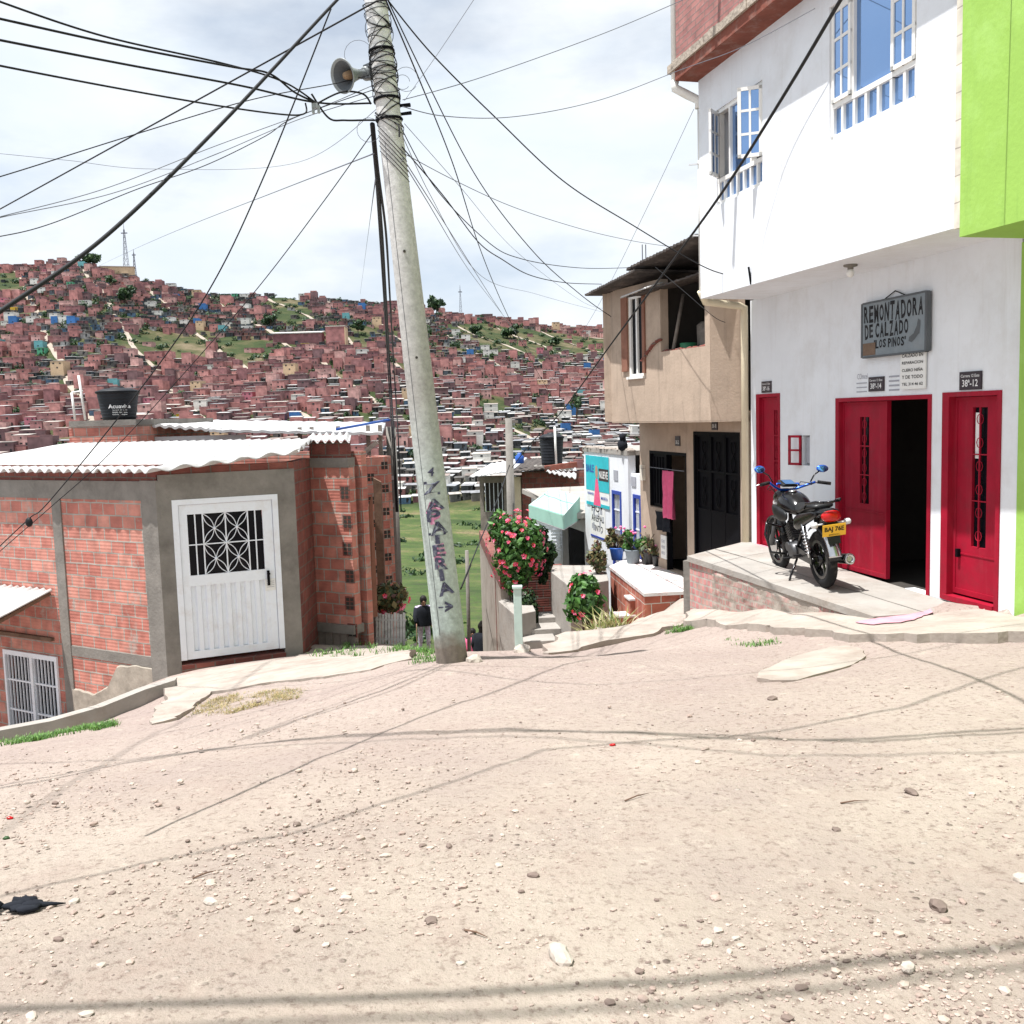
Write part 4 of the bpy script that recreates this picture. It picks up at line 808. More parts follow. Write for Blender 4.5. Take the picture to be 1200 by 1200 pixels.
# painted notice under it
pu0 = G.hit(1087, 440)[0]; pu1 = G.hit(1058, 440)[0]; nb = thing('painted_notice', G.p((pu0 + pu1) / 2, 1.83), 'white notice board with five hand-written lines, hanging just below the workshop sign', 'notice')
m = MB(); m.fbox(G, pu0, pu1, 1.80, 2.2, .012, .03); m.build('board', K['paper'], nb); m = MB()
for k, (s_, hh) in enumerate((('CALZADO EN', .035), ('REPARACION', .03), ('CUERO NIÑA', .038), ('Y DE TODO', .035), ('TEL 314 46 62', .03))): text(m, s_, G.p((pu0 + pu1) / 2, 2.14 - .072 * k, .0325), R_, Z, (pu1 - pu0) * .85, hh, .012)
m.build('lettering', K['ink'], nb)
def numplate(u, z, w, h, s1, s2, lab):
    o = thing('house_number_plate', G.p(u, z - h / 2), lab, 'number plate', 'house number plates'); m = MB(); m.fbox(G, u - w / 2, u + w / 2, z - h / 2, z + h / 2, .004, .016); m.build('plate', K['plate_black'], o)
    m = MB(); text(m, s1, G.p(u, z + h * .27, .018), R_, Z, w * .85, h * .16, .006); text(m, s2, G.p(u, z - h * .13, .018), R_, Z, w * .72, h * .38, .01); m.build('lettering', K['plate_white'], o)
numplate(G.hit(1028, 450)[0], G.hit(1028, 450)[1], .28, .155, 'Carrera 12 Este', '38ª-14', 'black number plate reading 38ª-14 above the double red door')
numplate(G.hit(1138.5, 446)[0], G.hit(1138.5, 446)[1], .30, .17, 'Carrera 12 Este', '38ª-12', 'black number plate reading 38ª-12 above the right red door')
numplate(G.hit(899, 453)[0], 1.93, .26, .15, 'Carrera 12 Este', '38ª-16', 'small black number plate above the narrow red door behind the motorcycle')
# painted advert traces
m = MB(); u_, z_ = G.hit(1011, 441); text(m, 'COmcel', G.p(u_, z_, .004), R_, Z, .2, .06, 0)
for k in range(3): u_, z_ = G.hit(1010, 449 + k * 5); m.fbox(G, u_ - .1, u_ + .1, z_ - .006, z_ + .006, .002, .004)
for k in range(4): u_, z_ = G.hit(1048, 441 + k * 5.3); m.fbox(G, u_ - .09, u_ + .09, z_ - .009, z_ + .009, .002, .004)
m.build('painted_advert', K['paper_grey'], house)
# facade anchor
m = MB(); u_, z_ = U.hit(880, 325); m.bar(U.p(u_, z_ - .08), U.p(u_, z_ + .12, .03), .02); m.build('wire_bracket', K['dark_iron'], house)

# ------------------------------------------------------------------ lime green house at the right edge
gh = thing('green_house', G.p(-3, -.4), 'lime green house with an overhanging upper floor at the right edge', 'house')
m = MB(); m.wall(G, -8.0, -.625, -1.4, 3.0, .18, n0=.012); m.wall(G.off(-3.2), -8.0, -.63, -1.4, 3.0, .12); m.wall(Frame(G.p(-8, 0), G.p(-8, 0, -3)), 0, 3, -1.4, 3.0, .12); m.build('ground_floor_wall', K['green_wall'], gh)
m = MB(); pl = [U.p(-7.6, 0, .07), U.p(-.02, 0, .07), U.p(-.02, 0, -3.2), U.p(-7.6, 0, -3.2)]; m.prism([(p.x, p.y) for p in pl], 2.99, 9.4); m.build('upper_floor_wall', K['green_wall'], gh)
m = MB(); pl = [U.p(-7.8, 0, .65), U.p(.05, 0, .65), U.p(.05, 0, -3.4), U.p(-7.8, 0, -3.4)]; m.prism([(p.x, p.y) for p in pl], 9.42, 9.6); m.build('roof', K['concrete'], gh)

# ------------------------------------------------------------------ porch and pavement
def PZ(x, y): return -.20 - .10 * max(0, min(1.3, (12.6 - y) / 3.6))
e0 = atz(808, 651, -.20); e1 = atz(1000, 713, -.29); ed = (e1 - e0).normalized(); wall_pt = lambda u: G.p(u, 0, .02)
g0 = G.p(4.60, 0, .012); g1 = G.p(-.1, 0, .012); e2 = e1 + ed * .35
pts = [(e0.x, e0.y), (e2.x, e2.y), (g1.x, g1.y), (g0.x, g0.y)]
porch = thing('porch', (e0.x + .5, e0.y - 1, -.9), 'raised cement porch under the motorcycle with a crumbling brick retaining wall', 'porch')
m = MB(); nseg = 26
T = [];
for k in range(nseg + 1):
    a = e0.lerp(e2, k / nseg); b_ = g0.lerp(g1, k / nseg); wob = .012 * noise.noise(Vector((k * 1.3, 0, 0))); T.append((Vector((a.x - .03 + wob, a.y, PZ(0, a.y))), Vector((b_.x, b_.y, PZ(0, b_.y)))))
for (a, b_), (c, d) in zip(T, T[1:]):
    q = [a, c, d, b_]; m.hexa([p - Z * .07 for p in q], q)
m.build('slab', K['pale_concrete'], porch)
m = MB(); mr_ = MB(); dnm = Vector((-ed.y, ed.x, 0)); dnm = dnm if dnm.dot(-e0) > 0 else -dnm
E = Frame(e0, e2); m.wall(E, 0, .62, -1.6, -.27, .3); m.build('brick_end', K['brick_porch'], porch)
# crumbling part: a displaced sheet
nu, nz_ = 90, 22; vv = [[None] * (nz_ + 1) for _ in range(nu + 1)]; Ln = (e2 - e0).length
for i in range(nu + 1):
    u = .60 + (Ln - .60) * i / nu; zt_ = PZ(0, E.p(u, 0).y) - .068
    for j in range(nz_ + 1):
        z_ = -1.5 + (zt_ + 1.5) * j / nz_; q = Vector((u * 3.2, z_ * 3.2, 1)); nn = .012 + .03 * max(0, noise.noise(q)) + .012 * noise.noise(q * 3.1) + .004 * noise.noise(q * 9)
        vv[i][j] = mr_.vert(E.p(u, z_, nn * (0.3 if j == nz_ else 1)))
for i in range(nu):
    for j in range(nz_): mr_.face((vv[i][j], vv[i + 1][j], vv[i + 1][j + 1], vv[i][j + 1]), 0)
mr_.build('crumbling_face', K['brick_patchy'], porch)
m = MB(); m.wall(Frame(e0, g0), 0.01, (Vector((g0.x - e0.x, g0.y - e0.y, 0))).length - .05, -1.6, -.275, .1); m.build('end_wall', K['concrete'], porch)
m = MB()
def crack(a, b_, w=.012):
    n = 14; pr = None
    for k in range(n + 1):
        p = a.lerp(b_, k / n); p = Vector((p.x + .012 * noise.noise(Vector((k, a.x, 0))), p.y, PZ(0, p.y) + .003)); 
        if pr: m.bar(pr, p, w, .004)
        pr = p
crack(e0.lerp(g0, .42), e2.lerp(g1, .5)); m.build('joint', K['concrete'], porch)
pv = []
for px, py, z_ in [(800, 738, -.95), (850, 741, -.72), (900, 741, -.52), (960, 743, -.36), (1000, 742, -.26), (1080, 741, -.19), (1140, 740, -.15), (1205, 736, -.10), (1260, 732, -.06)]: pv.append(atz(px, py, z_))
ends = [G.p(-1.6, 0, .02), G.p(-.2, 0, .02), Vector((e2.x + .1, e2.y, 0)), Vector((e0.x + .2 * ed.x - .02, e0.y + .2 * ed.y, 0))]
poly = [(p.x, p.y) for p in pv] + [(p.x, p.y) for p in ends]
FR = pv
def pave_z(x, y):
    # height follows the front edge, rising gently to the wall
    yy = [p.y for p in FR]; front = float(np.interp(-y, [-p.y for p in FR], [p.z for p in FR])); return max(front, zg0(x, y) + .05)
def pave_z2(x, y):
    zs = [(1 / (((p.x - x) ** 2 + (p.y - y) ** 2) + .25) ** 1.3, p.z + .01) for p in FR] + [(1 / (((q.x - x) ** 2 + (q.y - y) ** 2) + .25) ** 1.3, zz) for q, zz in ((G.p(-1.6, 0), -.16), (G.p(-.4, 0), -.235), (G.p(.3, 0), -.30), (e2, PZ(0, e2.y) - .03), (e1, PZ(0, e1.y) - .06), (e0.lerp(e1, .6), -.50), (e0.lerp(e1, .3), -.72), (e0, -.93))]
    sw = sum(w for w, _ in zs); return sum(w * z_ for w, z_ in zs) / sw
patch('pavement', poly, 0, K['dusty_concrete'], .16, pave_z2, .35)
q = [atz(px, py, zz) for px, py, zz in ((1008, 723, -.28), (1052, 717, -.29), (1092, 713, -.30), (1072, 724, -.27), (1032, 728, -.26))]
q = [(v.x, v.y) for v in q]; patch('pink_paint_patch', q, 0, M('worn_pink_paint', (.52, .28, .33), .9, .2, 6), .12, lambda x, y: pave_z2(x, y) + .012, .004)
q = [at(px, py, 1150 * 1.87 / (py - 477)) for px, py in ((884, 786), (890, 776), (902, 766), (918, 757), (938, 749), (965, 744), (995, 745), (1014, 751), (1018, 759), (1008, 769), (988, 780), (960, 789), (930, 795), (900, 793))]
patch('cement_patch', [(v.x, v.y) for v in q], .006, K['dusty_concrete'], .16, None, .08)
q = [atz(px, py, zz) for px, py, zz in ((640, 772, -.93), (720, 757, -.95), (800, 728, -.99), (806, 698, -1.05), (806, 692, -1.1), (760, 700, -1.5), (735, 735, -1.6), (690, 752, -1.3), (655, 765, -1.0))]
ramp_pts = [at(640, 770, 10.2), at(700, 762, 10.9), at(770, 748, 11.5), at(815, 731, 12.2), Vector((e0.x, e0.y + .2, 0)), Vector((2.62, 14.6, 0)), Vector((2.0, 14.6, 0)), Vector((1.55, 14.6, 0)), Vector((1.0, 13.2, 0)), at(640, 765, 11.2)]
def ramp_z(x, y):
    P_ = [(v.x, v.y, z_) for v, z_ in zip(ramp_pts, (-.93, -.93, -.95, -.98, -.97, -1.12, -1.42, -1.62, -1.35, -1.02))]; ws = [(1 / (((a - x) ** 2 + (b - y) ** 2) + .05) ** 1.5, c) for a, b, c in P_]; sw = sum(w for w, _ in ws); return max(sum(w * c for w, c in ws) / sw, zg0(x, y) + .02)
patch('cement_ramp', [(v.x, v.y) for v in ramp_pts], 0, K['dusty_concrete'], .2, ramp_z, .4)

# ------------------------------------------------------------------ brown house with the torn-open balcony room
B = Frame(at(832, 497, 13.8), at(718, 488, 16.3)); bh = thing('brown_house', G.p(6.5, -1.1), 'tan rendered house with an open-sided upper room, black doors and dark sheet roof', 'house')
bd = (4.80, 6.42, -.75, 1.32); bo = (6.72, 8.36, -1.05, .97)
m = MB(); m.wall(G, 4.62, 8.85, -2.4, 1.56, .18, [bd, bo]); m.wall(Frame(G.p(8.85, 0, -.18), G.p(8.85, 0, -3.4)), 0, 3.2, -2.4, 3.4, .12); m.wall(G.off(-3.4), 4.6, 8.85, -2.4, 3.6, .12)
m.build('ground_floor_wall', K['tan_wall'], bh)
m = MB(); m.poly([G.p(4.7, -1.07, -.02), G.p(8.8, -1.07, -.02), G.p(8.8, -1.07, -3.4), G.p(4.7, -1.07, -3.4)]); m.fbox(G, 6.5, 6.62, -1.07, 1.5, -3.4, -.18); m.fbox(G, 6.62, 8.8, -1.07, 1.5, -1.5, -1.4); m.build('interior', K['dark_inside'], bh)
ZB, ZT = 1.50, 3.62
bw = (1.74, 2.18, 2.21, 3.46); bop = (.10, 1.24, 2.54, 3.7)
m = MB(); m.wall(B, -.02, 2.76, ZB, ZT, .14, [bw, bop])
c0 = B.p(-.02, 0, 0); c1 = G.p(4.62, 0, 0); m.wall(Frame(c1 + Vector((0, 0, 0)), c0), 0, (c0 - c1).length - .003, ZB + .002, 3.6, .12)
l0 = B.p(2.76, 0, 0); l1 = G.p(8.85, 0, 0); m.wall(Frame(l0, l1 + (l1 - l0).normalized() * 2), 0.003, (l1 - l0).length + 1.5, ZB + .002, 3.7, .12)
pl = [B.p(-.02, 0, -.003), B.p(2.76, 0, -.003), l1, c1]; m.prism([(p.x, p.y) for p in pl], ZB - .02, ZB + .12)
pl = [c1, l1, G.p(8.85, 0, -3.4), G.p(4.62, 0, -3.4)]; m.prism([(p.x, p.y) for p in pl], ZB - .02, ZB + .1)
m.build('upper_room_wall', K['tan_wall'], bh)
m = MB(); m.fbox(B, 0.05, 1.5, ZB + .12, 3.6, -1.9, -1.8); m.fbox(B, 1.42, 1.5, ZB + .12, 3.6, -1.8, -.15); m.build('interior_wall', K['dark_inside'], bh)
m = MB()
R5 = random.Random(5)
for k in range(16):
    u = .10 + 1.14 * k / 15; m.ell(B.p(u, 2.54, -.06), (.06, .05, R5.uniform(.01, .04)), 6, 4, jit=.2, R=R5)
for k in range(14): t_ = k / 13; m.ell(B.p(1.24 + .5 * t_ * 1.0, 2.72 - .28 * t_ ** 1.5, .01), (.045, .02, .022), 6, 4, jit=.3, R=R5)
m.build('broken_edge', K['brick_red'], bh)
f = MB()
for q in ((1.74, 2.18, 2.21, 2.25), (1.74, 2.18, 3.42, 3.46), (1.74, 1.78, 2.25, 3.42), (2.12, 2.18, 2.25, 3.42), (1.93, 1.97, 2.25, 3.42)): f.fbox(B, *q, -.06, -.01)
f.fbox(B, 1.71, 2.21, 2.17, 2.21, -.02, .035)
fo = f.build('window_frame', K['frame_white'], bh); f = MB(); f.fbox(B, 1.78, 2.12, 2.25, 3.42, -.05, -.045); f.build('pane', K['glass_dark'], fo)
f = MB(); f.fbox(B, 2.18, 2.36, 2.3, 3.46, .003, .03); f.fbox(B, 1.66, 1.73, 2.25, 3.46, .003, .03); f.build('shutter', K['rust_sheet'], bh)
# clutter in the open room
m = MB(); 
for k in range(4): u = .3 + .22 * k; m.lathe(B.p(u, ZB + .12, -.5 - .1 * (k % 2)), (0, 0, 1), [(0, .1), (1.0 + .1 * k, .12), (1.05 + .1 * k, .06)], 10)
m.fbox(B, .15, 1.2, ZB + .12, 2.48, -1.2, -.8); m.tube([B.p(1.15, 2.5, -.15), B.p(1.22, 3.4, -.4)], .03, 6); m.build('stored_bundle', K['wood_grey'], bh)
m = MB(); m.lathe(B.p(.95, 2.4, -.3), (0, 0, 1), [(0, .1), (.25, .13)], 12); m.build('bucket', M('green_bucket', (.02, .16, .07), .5), bh)
# black doors
m = MB(); a, b_, c, d = bd; cz = lambda: None
m.fbox(G, a, b_, d - .05, d, -.1, .01); m.fbox(G, a, a + .05, c, d - .05, -.1, .01); m.fbox(G, b_ - .05, b_, c, d - .05, -.1, .01); fr_ = m.build('door_frame', K['dark_iron'], bh)
for k in range(3):
    u0 = a + .05 + (b_ - a - .1) * k / 3; u1 = a + .05 + (b_ - a - .1) * (k + 1) / 3 - .012; m = MB(); m.fbox(G, u0, u1, c, .1, -.06, -.03); m.fbox(G, u0, u1, .1, d - .05, -.06, -.05)
    for q in ((u0, u0 + .03), (u1 - .03, u1)): m.fbox(G, q[0], q[1], .1, d - .05, -.05, -.02)
    for zz in (.1, .7, d - .08): m.fbox(G, u0 + .03, u1 - .03, zz, zz + .03, -.048, -.022)
    for zz, sg in ((.4, 1), (.95, 1)):
        for s2 in (-1, 1): m.tube([G.p((u0 + u1) / 2 + s2 * .07 * math.sin(t_ * .7), zz - .22 + .055 * t_, -.035) for t_ in range(9)], .008, 5)
    m.build('door_leaf', K['dark_iron'], fr_)
m = MB(); a, b_, c, d = bo; m.fbox(G, a, b_, d - .05, d, -.1, .005); m.fbox(G, a, a + .04, c, d - .05, -.1, .005); m.fbox(G, 7.62, b_, .0, d - .05, -.07, -.04); m.fbox(G, b_ - .04, b_, 0, d - .05, -.1, .005); m.fbox(G, 7.58, 7.62, c, d - .05, -.1, .0)
for k in range(5): m.fbox(G, 7.68 + .13 * k, 7.69 + .13 * k, .05, d - .1, -.04, -.02)
m.build('doorway_frame', K['dark_iron'], bh); m = MB(); m.fbox(G, 7.62, 8.36, -2.2, -.02, -.10, .003); m.build('wall_under_window', K['tan_wall'], bh)
numplate2 = []
for u, z_, lab in ((7.05, 1.16, 'small number tile above the doorway with the pink towel'), (5.62, 1.43, 'small number tile above the black iron door')):
    o = thing('number_tile', G.p(u, z_ - .08), lab, 'number plate'); m = MB(); m.fbox(G, u - .1, u + .1, z_ - .08, z_ + .08, .003, .015); m.build('plate', K['plate_black'], o); m = MB(); text(m, '38-22' if u > 6 else '38-18', G.p(u, z_ - .02, .017), R_, Z, .14, .06, .01); m.build('lettering', K['plate_white'], o)
o = MB(); u_, z_ = G.hit(755, 554); o.fbox(G, u_ - .07, u_ + .07, z_ - .14, z_ + .14, .003, .06); tag(o.build('wall_box', K['tile_strip']), 'small cream box on the tan wall left of the towel doorway', 'box')
# sheet roof
def sheet(name, c, mat_, par=None, th=.02, corr=.0, n=40, m=0, wl=.08):
    a, b_, c_, d = [Vector(x) for x in c]; mb = MB(); rows = []
    for s_ in (0, 1):
        for j in range(7):
            t_ = j / 6; p = a.lerp(d, t_); q = b_.lerp(c_, t_); row = []
            for i in range(n + 1): w = p.lerp(q, i / n); L_ = (q - p).length * i / n; row.append(mb.vert(w + Z * (corr * math.sin(2 * math.pi * L_ / wl) - (th if s_ else 0) + .006 * noise.noise(w * 1.7))))
            rows.append(row)
    for base in (0, 7):
        for j in range(6):
            for i in range(n):
                f_ = (rows[base + j][i], rows[base + j][i + 1], rows[base + j + 1][i + 1], rows[base + j + 1][i]); mb.face(f_ if base == 0 else f_[::-1], 0, corr > 0)
    for i in range(n): mb.face((rows[0][i], rows[7][i], rows[7][i + 1], rows[0][i + 1])); mb.face((rows[6][i], rows[6][i + 1], rows[13][i + 1], rows[13][i]))
    for j in range(6): mb.face((rows[j][0], rows[j + 1][0], rows[7 + j + 1][0], rows[7 + j][0])); mb.face((rows[j][n], rows[7 + j][n], rows[7 + j + 1][n], rows[j + 1][n]))
    return mb.build(name, mat_, par)
sheet('roof', [B.p(-.15, 4.02, .30), B.p(1.5, 3.80, .42), G.p(7.2, 3.9, -3.5), G.p(4.6, 4.1, -3.5)], K['dark_sheet'], bh, .03, .012, 50)
sheet('roof_sheet', [B.p(1.2, 3.74, .46), B.p(2.98, 3.60, .34), G.p(9.2, 3.8, -3.5), G.p(6.9, 3.86, -3.5)], K['dark_sheet'], bh, .03, .012, 50)
sheet('torn_sheet', [B.p(-.12, 3.55, .12), B.p(1.75, 3.42, .28), B.p(1.6, 3.52, -.4), B.p(-.1, 3.62, -.5)], K['dark_sheet'], bh, .02, .01, 40)
sheet('pale_torn_strip', [B.p(1.0, 3.48, .31), B.p(1.85, 3.42, .33), B.p(1.85, 3.5, .1), B.p(1.0, 3.54, .1)], K['cement_sheet'], bh, .012, .008, 24)
m = MB(); 
for k in range(2): p = at(753 + k * 4, 312, 16.5); m.bar(p - Z * .3, p + Z * .35, .015)
m.build('rebar', K['grey_wire'], bh)
# towel and other cloth in the doorway
def cloth(name, F, u0, u1, z0, z1, n, mat_, lab, cat, seed):
    mb = MB(); nu, nz2 = 20, 26; g = []
    for j in range(nz2 + 1):
        t_ = j / nz2; row = []
        for i in range(nu + 1):
            s_ = i / nu; uu = u0 + (u1 - u0) * (s_ * (1 - .15 * t_) + .07 * t_); z_ = z1 - (z1 - z0) * t_ * (1 + .03 * noise.noise(Vector((s_ * 3, seed, 0)))); row.append(mb.vert(F.p(uu, z_, n + (.02 + .03 * t_) * math.sin(s_ * 15 + seed + t_) + .012 * noise.noise(Vector((s_ * 4, t_ * 5, seed))))))
        g.append(row)
    for j in range(nz2):
        for i in range(nu): mb.face((g[j][i], g[j][i + 1], g[j + 1][i + 1], g[j + 1][i]), 0, True)
    o = mb.build(name, mat_); o.modifiers.new('s', 'SOLIDIFY').thickness = .008; return tag(o, lab, cat)
a = G.hit(776, 551, .06); b_ = G.hit(791, 609, .06); cloth('towel', G, b_[0], a[0], b_[1], a[1], .06, K['pink_cloth'], 'pink towel hung in the dark doorway of the tan house', 'towel', 1)
a = G.hit(766, 598, .05); b_ = G.hit(786, 625, .05); cloth('hanging_cloth', G, b_[0], a[0], b_[1], a[1], .04, K['black_cloth'], 'dark cloth hanging left of and below the pink towel', 'cloth', 2)
m = MB(); a = G.hit(783, 551, .06); m.bar(G.p(8.3, a[1] + .01, .03), G.p(6.75, a[1] + .01, .03), .012); tag(m.build('clothes_line', K['grey_wire']), 'thin line carrying the pink towel across the doorway', 'clothes line')
u_, z_ = G.hit(778, 641, .02); o = thing('warning_sign', G.p(u_, z_ - .2), 'small white sign board standing low beside the towel doorway', 'sign'); m = MB(); m.fbox(G, u_ - .12, u_ + .12, z_ - .2, z_ + .2, .012, .03); m.build('board', K['paper'], o); m = MB()
for k in range(3): text(m, ('SE', 'VENDE', 'HIELO')[k], G.p(u_, z_ + .1 - .1 * k, .033), R_, Z, .17, .05, .01)
m.build('lettering', K['paper_grey'], o)

# ------------------------------------------------------------------ tiled ledge with steps and flower pots
lz = -1.05; lp = [atz(715, 664, lz), atz(755, 695, lz), atz(808, 692, lz)]
lp2 = [lp[0], lp[1], Vector((2.72, lp[2].y, 0)), G.p(7.0, 0, .003), G.p(9.4, 0, .003)]
ledge = thing('tiled_ledge', (lp[1].x + .3, lp[1].y + 1, -1.8), 'terracotta tiled ledge with broken white tile top in front of the tan house', 'ledge')
m = MB(); m.prism([(p.x, p.y) for p in lp2], -2.6, lz - .05); m.build('tiled_face', K['tile_red'], ledge)
m = MB(); ctr = sum((Vector((p.x, p.y, 0)) for p in lp2), Vector()) / 5
pp = []
for k, p in enumerate(lp2):
    q = Vector((p.x, p.y, 0)); pp.append((q.x + (q - ctr).normalized().x * .03 * (k < 3), q.y + (q - ctr).normalized().y * .03 * (k < 3)))
m.prism(pp, lz - .05, lz); m.build('slab_top', K['tile_top'], ledge)
for k, (px, py, w) in enumerate(((752, 702, .42), (738, 722, .40))):
    zz = lz - .22 - .26 * k; p = atz(px, py, zz); m = MB(); m.box((p.x, p.y + .15, zz - .5), (w, .34, 1.0 - .03), .12); s_ = m.build('step', K['tile_red'], ledge); m = MB(); m.box((p.x, p.y + .15, zz - .0), (w + .03, .37, .03), .12); m.build('step_tread', K['tile_top'], s_)
def pot(px, py, r, h, mat_, lab, lk, seed, n=260, hh=.22, blossoms=0, nm='potted_plant'):
    p = atz(px, py, lz); p.z = lz; root = thing(nm, p, lab, 'potted plant', 'potted plants on the tiled ledge'); R = random.Random(seed)
    m = MB(); m.lathe(p, (0, 0, 1), [(0.001, r * .75), (h, r), (h + .01, r * 1.08), (h + .03, r * 1.08), (h + .03, r * .9), (h - .02, r * .85)], 18); m.build('pot', mat_, root)
    m = MB(); clumps(m, p + Z * (h + hh * .55), (r * 1.9, r * 1.7, hh), 6, n, .065, R); m.build('foliage', K[lk], root)
    m = MB()
    for k in range(7): a = R.uniform(0, 6.28); m.tube([p + Z * h, p + Vector((math.cos(a) * r * .5, math.sin(a) * r * .5, h + hh * .6)), p + Vector((math.cos(a) * r * 1.3, math.sin(a) * r * 1.3, h + hh))], .006, 5)
    m.build('stem', K['stem'], root)
    for k in range(blossoms): a = R.uniform(0, 6.28); q = R.uniform(.3, 1.4) * r; m = MB(); m.ell(p + Vector((math.cos(a) * q, math.sin(a) * q, h + hh * R.uniform(1.2, 1.7))), (.028, .028, .022), 8, 5, jit=.2); m.build('flower', K['petal_pink'], root)
pot(723, 656, .13, .2, K['blue_plastic'], 'dark blue pot of brownish leaves, leftmost on the tiled ledge', 'leaf_dry', 1, 420, .26, 4)
pot(742, 660, .14, .22, K['sign_grey'], 'grey tin pot with green and pink flowering plant, second on the tiled ledge', 'leaf', 2, 420, .24, 6)
pot(759, 661, .13, .25, K['black_plastic'], 'black pot of dry reddish leaves, third on the tiled ledge', 'leaf_dry', 3, 420, .3, 3)
pot(770, 663, .09, .16, K['black_plastic'], 'small black pot with sparse leaves, nearest the doorway on the tiled ledge', 'leaf_dry', 4, 160, .16, 1)

# ------------------------------------------------------------------ white shop with posters
ws = thing('white_shop', G.p(10.8, -1.7), 'white flat-roofed house with blue doors and posters on its wall', 'house')
hb = (9.9, 10.45, -1.4, .13)
m = MB(); m.wall(G, 9.50, 12.3, -3.6, .84, .15, [hb], n0=.0); m.wall(Frame(G.p(12.3, 0, -.15), G.p(12.3, 0, -3.2)), 0, 3.05, -3.6, .84, .15); m.wall(G, 8.9, 9.50, -3.6, .50, .15, [(8.98, 9.40, -1.2, .12)], n0=-.06); m.wall(G.off(-3.2), 8.9, 12.3, -3.6, .8, .1); m.build('wall', K['white_wall'], ws)
m = MB(); pl = [G.p(9.48, 0, .02), G.p(12.32, 0, .02), G.p(12.32, 0, -3.3), G.p(8.9, 0, -3.3)]; m.prism([(p.x, p.y) for p in pl], .842, .93); m.build('roof', K['pale_concrete'], ws)
m = MB(); R5 = random.Random(9)
for k in range(22): m.ell(G.p(9.5 + 2.75 * k / 21, .93, -.08 + R5.uniform(-.04, .06)), (.09, .09, R5.uniform(.02, .06)), 6, 4, jit=.3, R=R5)
m.build('rubble_edge', K['rough_render'], ws)
def bluedoor(a, b_, c, d, n, par):
    m = MB(); m.fbox(G, a, a + .07, c, d, n - .08, n + .015); m.fbox(G, b_ - .07, b_, c, d, n - .08, n + .015); m.fbox(G, a + .07, b_ - .07, d - .07, d, n - .08, n + .015); o = m.build('blue_door', K['blue_paint'], par)
    m = MB(); m.fbox(G, a + .07, b_ - .07, c, d - .07, n - .07, n - .05); m.build('door_glass', K['glass_dark'], o); m = MB()
    for k in range(5): u = a + .1 + (b_ - a - .2) * k / 4; m.fbox(G, u - .01, u + .01, c, d - .08, n - .04, n - .02)
    for zz in (.25, .5, .75): m.fbox(G, a + .07, b_ - .07, c + (d - c) * zz - .012, c + (d - c) * zz + .012, n - .03, n - .012)
    m.build('door_grille', K['white_metal'], o)
bluedoor(9.9, 10.45, -1.4, .13, 0, ws); bluedoor(8.98, 9.40, -1.2, .12, -.06, ws)
m = MB(); u_, z_ = G.hit(722, 557); m.fbox(G, u_ - .12, u_ + .12, z_ - .1, z_ + .1, .002, .012); m.build('number_tile', K['paper_grey'], ws); m = MB(); u_, z_ = G.hit(743, 565, -.06); m.fbox(G, u_ - .12, u_ + .12, z_ - .08, z_ + .1, -.055, -.045); m.build('number_tile', K['paper_grey'], ws)
u1, zt_ = G.hit(687, 533); u0, _ = G.hit(714, 536); zb_ = zt_ - 1.05; o = thing('banner', G.p((u0 + u1) / 2, zb_), 'large teal and white banner with a pink figure on the white shop wall', 'banner'); W = u1 - u0
m = MB(); m.fbox(G, u0, u1, zb_, zt_, .008, .014); m.build('sheet', K['paper'], o); m = MB(); m.fbox(G, u0, u1, zb_ + .32, zt_, .0145, .018); m.fbox(G, u0, u1, zb_, zb_ + .07, .0145, .018); m.build('teal_print', K['teal_print'], o)
m = MB(); uc_ = (u0 + u1) / 2 + .02; m.face([m.vert(G.p(uc_ + x, zb_ + z2, .020)) for x, z2 in ((-.24, .02), (.24, .02), (.12, .4), (.07, .58), (-.07, .58), (-.12, .4))][::-1]); m.build('pink_dress_print', K['pink_print'], o)
m = MB(); m.face([m.vert(G.p(uc_ + .09 * math.cos(t_ / 10 * 6.283), zb_ + .72 + .14 * math.sin(t_ / 10 * 6.283), .0205)) for t_ in range(10)]); m.build('face_print', K['skin'], o)
m = MB(); m.fbox(G, u0 + .02, u0 + W * .42, zb_ + .55, zb_ + .80, .0185, .0195); m.build('name_panel', K['plate_black'], o)
m = MB(); text(m, 'NUEVE', G.p(u0 + W * .22, zb_ + .675, .0215), R_, Z, W * .36, .15, .02); m.build('lettering', K['paper'], o)
m = MB(); text(m, 'BAILE', G.p(u1 - W * .2, zb_ + .78, .0215), R_, Z, W * .34, .16, .02); text(m, 'VIERNES', G.p(u1 - W * .2, zb_ + .25, .0215), R_, Z, W * .3, .05, .02); text(m, 'MUSICA', G.p(u0 + W * .2, zb_ + .2, .0215), R_, Z, W * .28, .06, .02); m.build('title_lettering', K['blue_paint'], o)
u1, zt_ = G.hit(692, 586); u0, _ = G.hit(709, 590); o = thing('poster', G.p((u0 + u1) / 2, zt_ - .7), 'black and white poster under the teal banner', 'poster'); W = u1 - u0
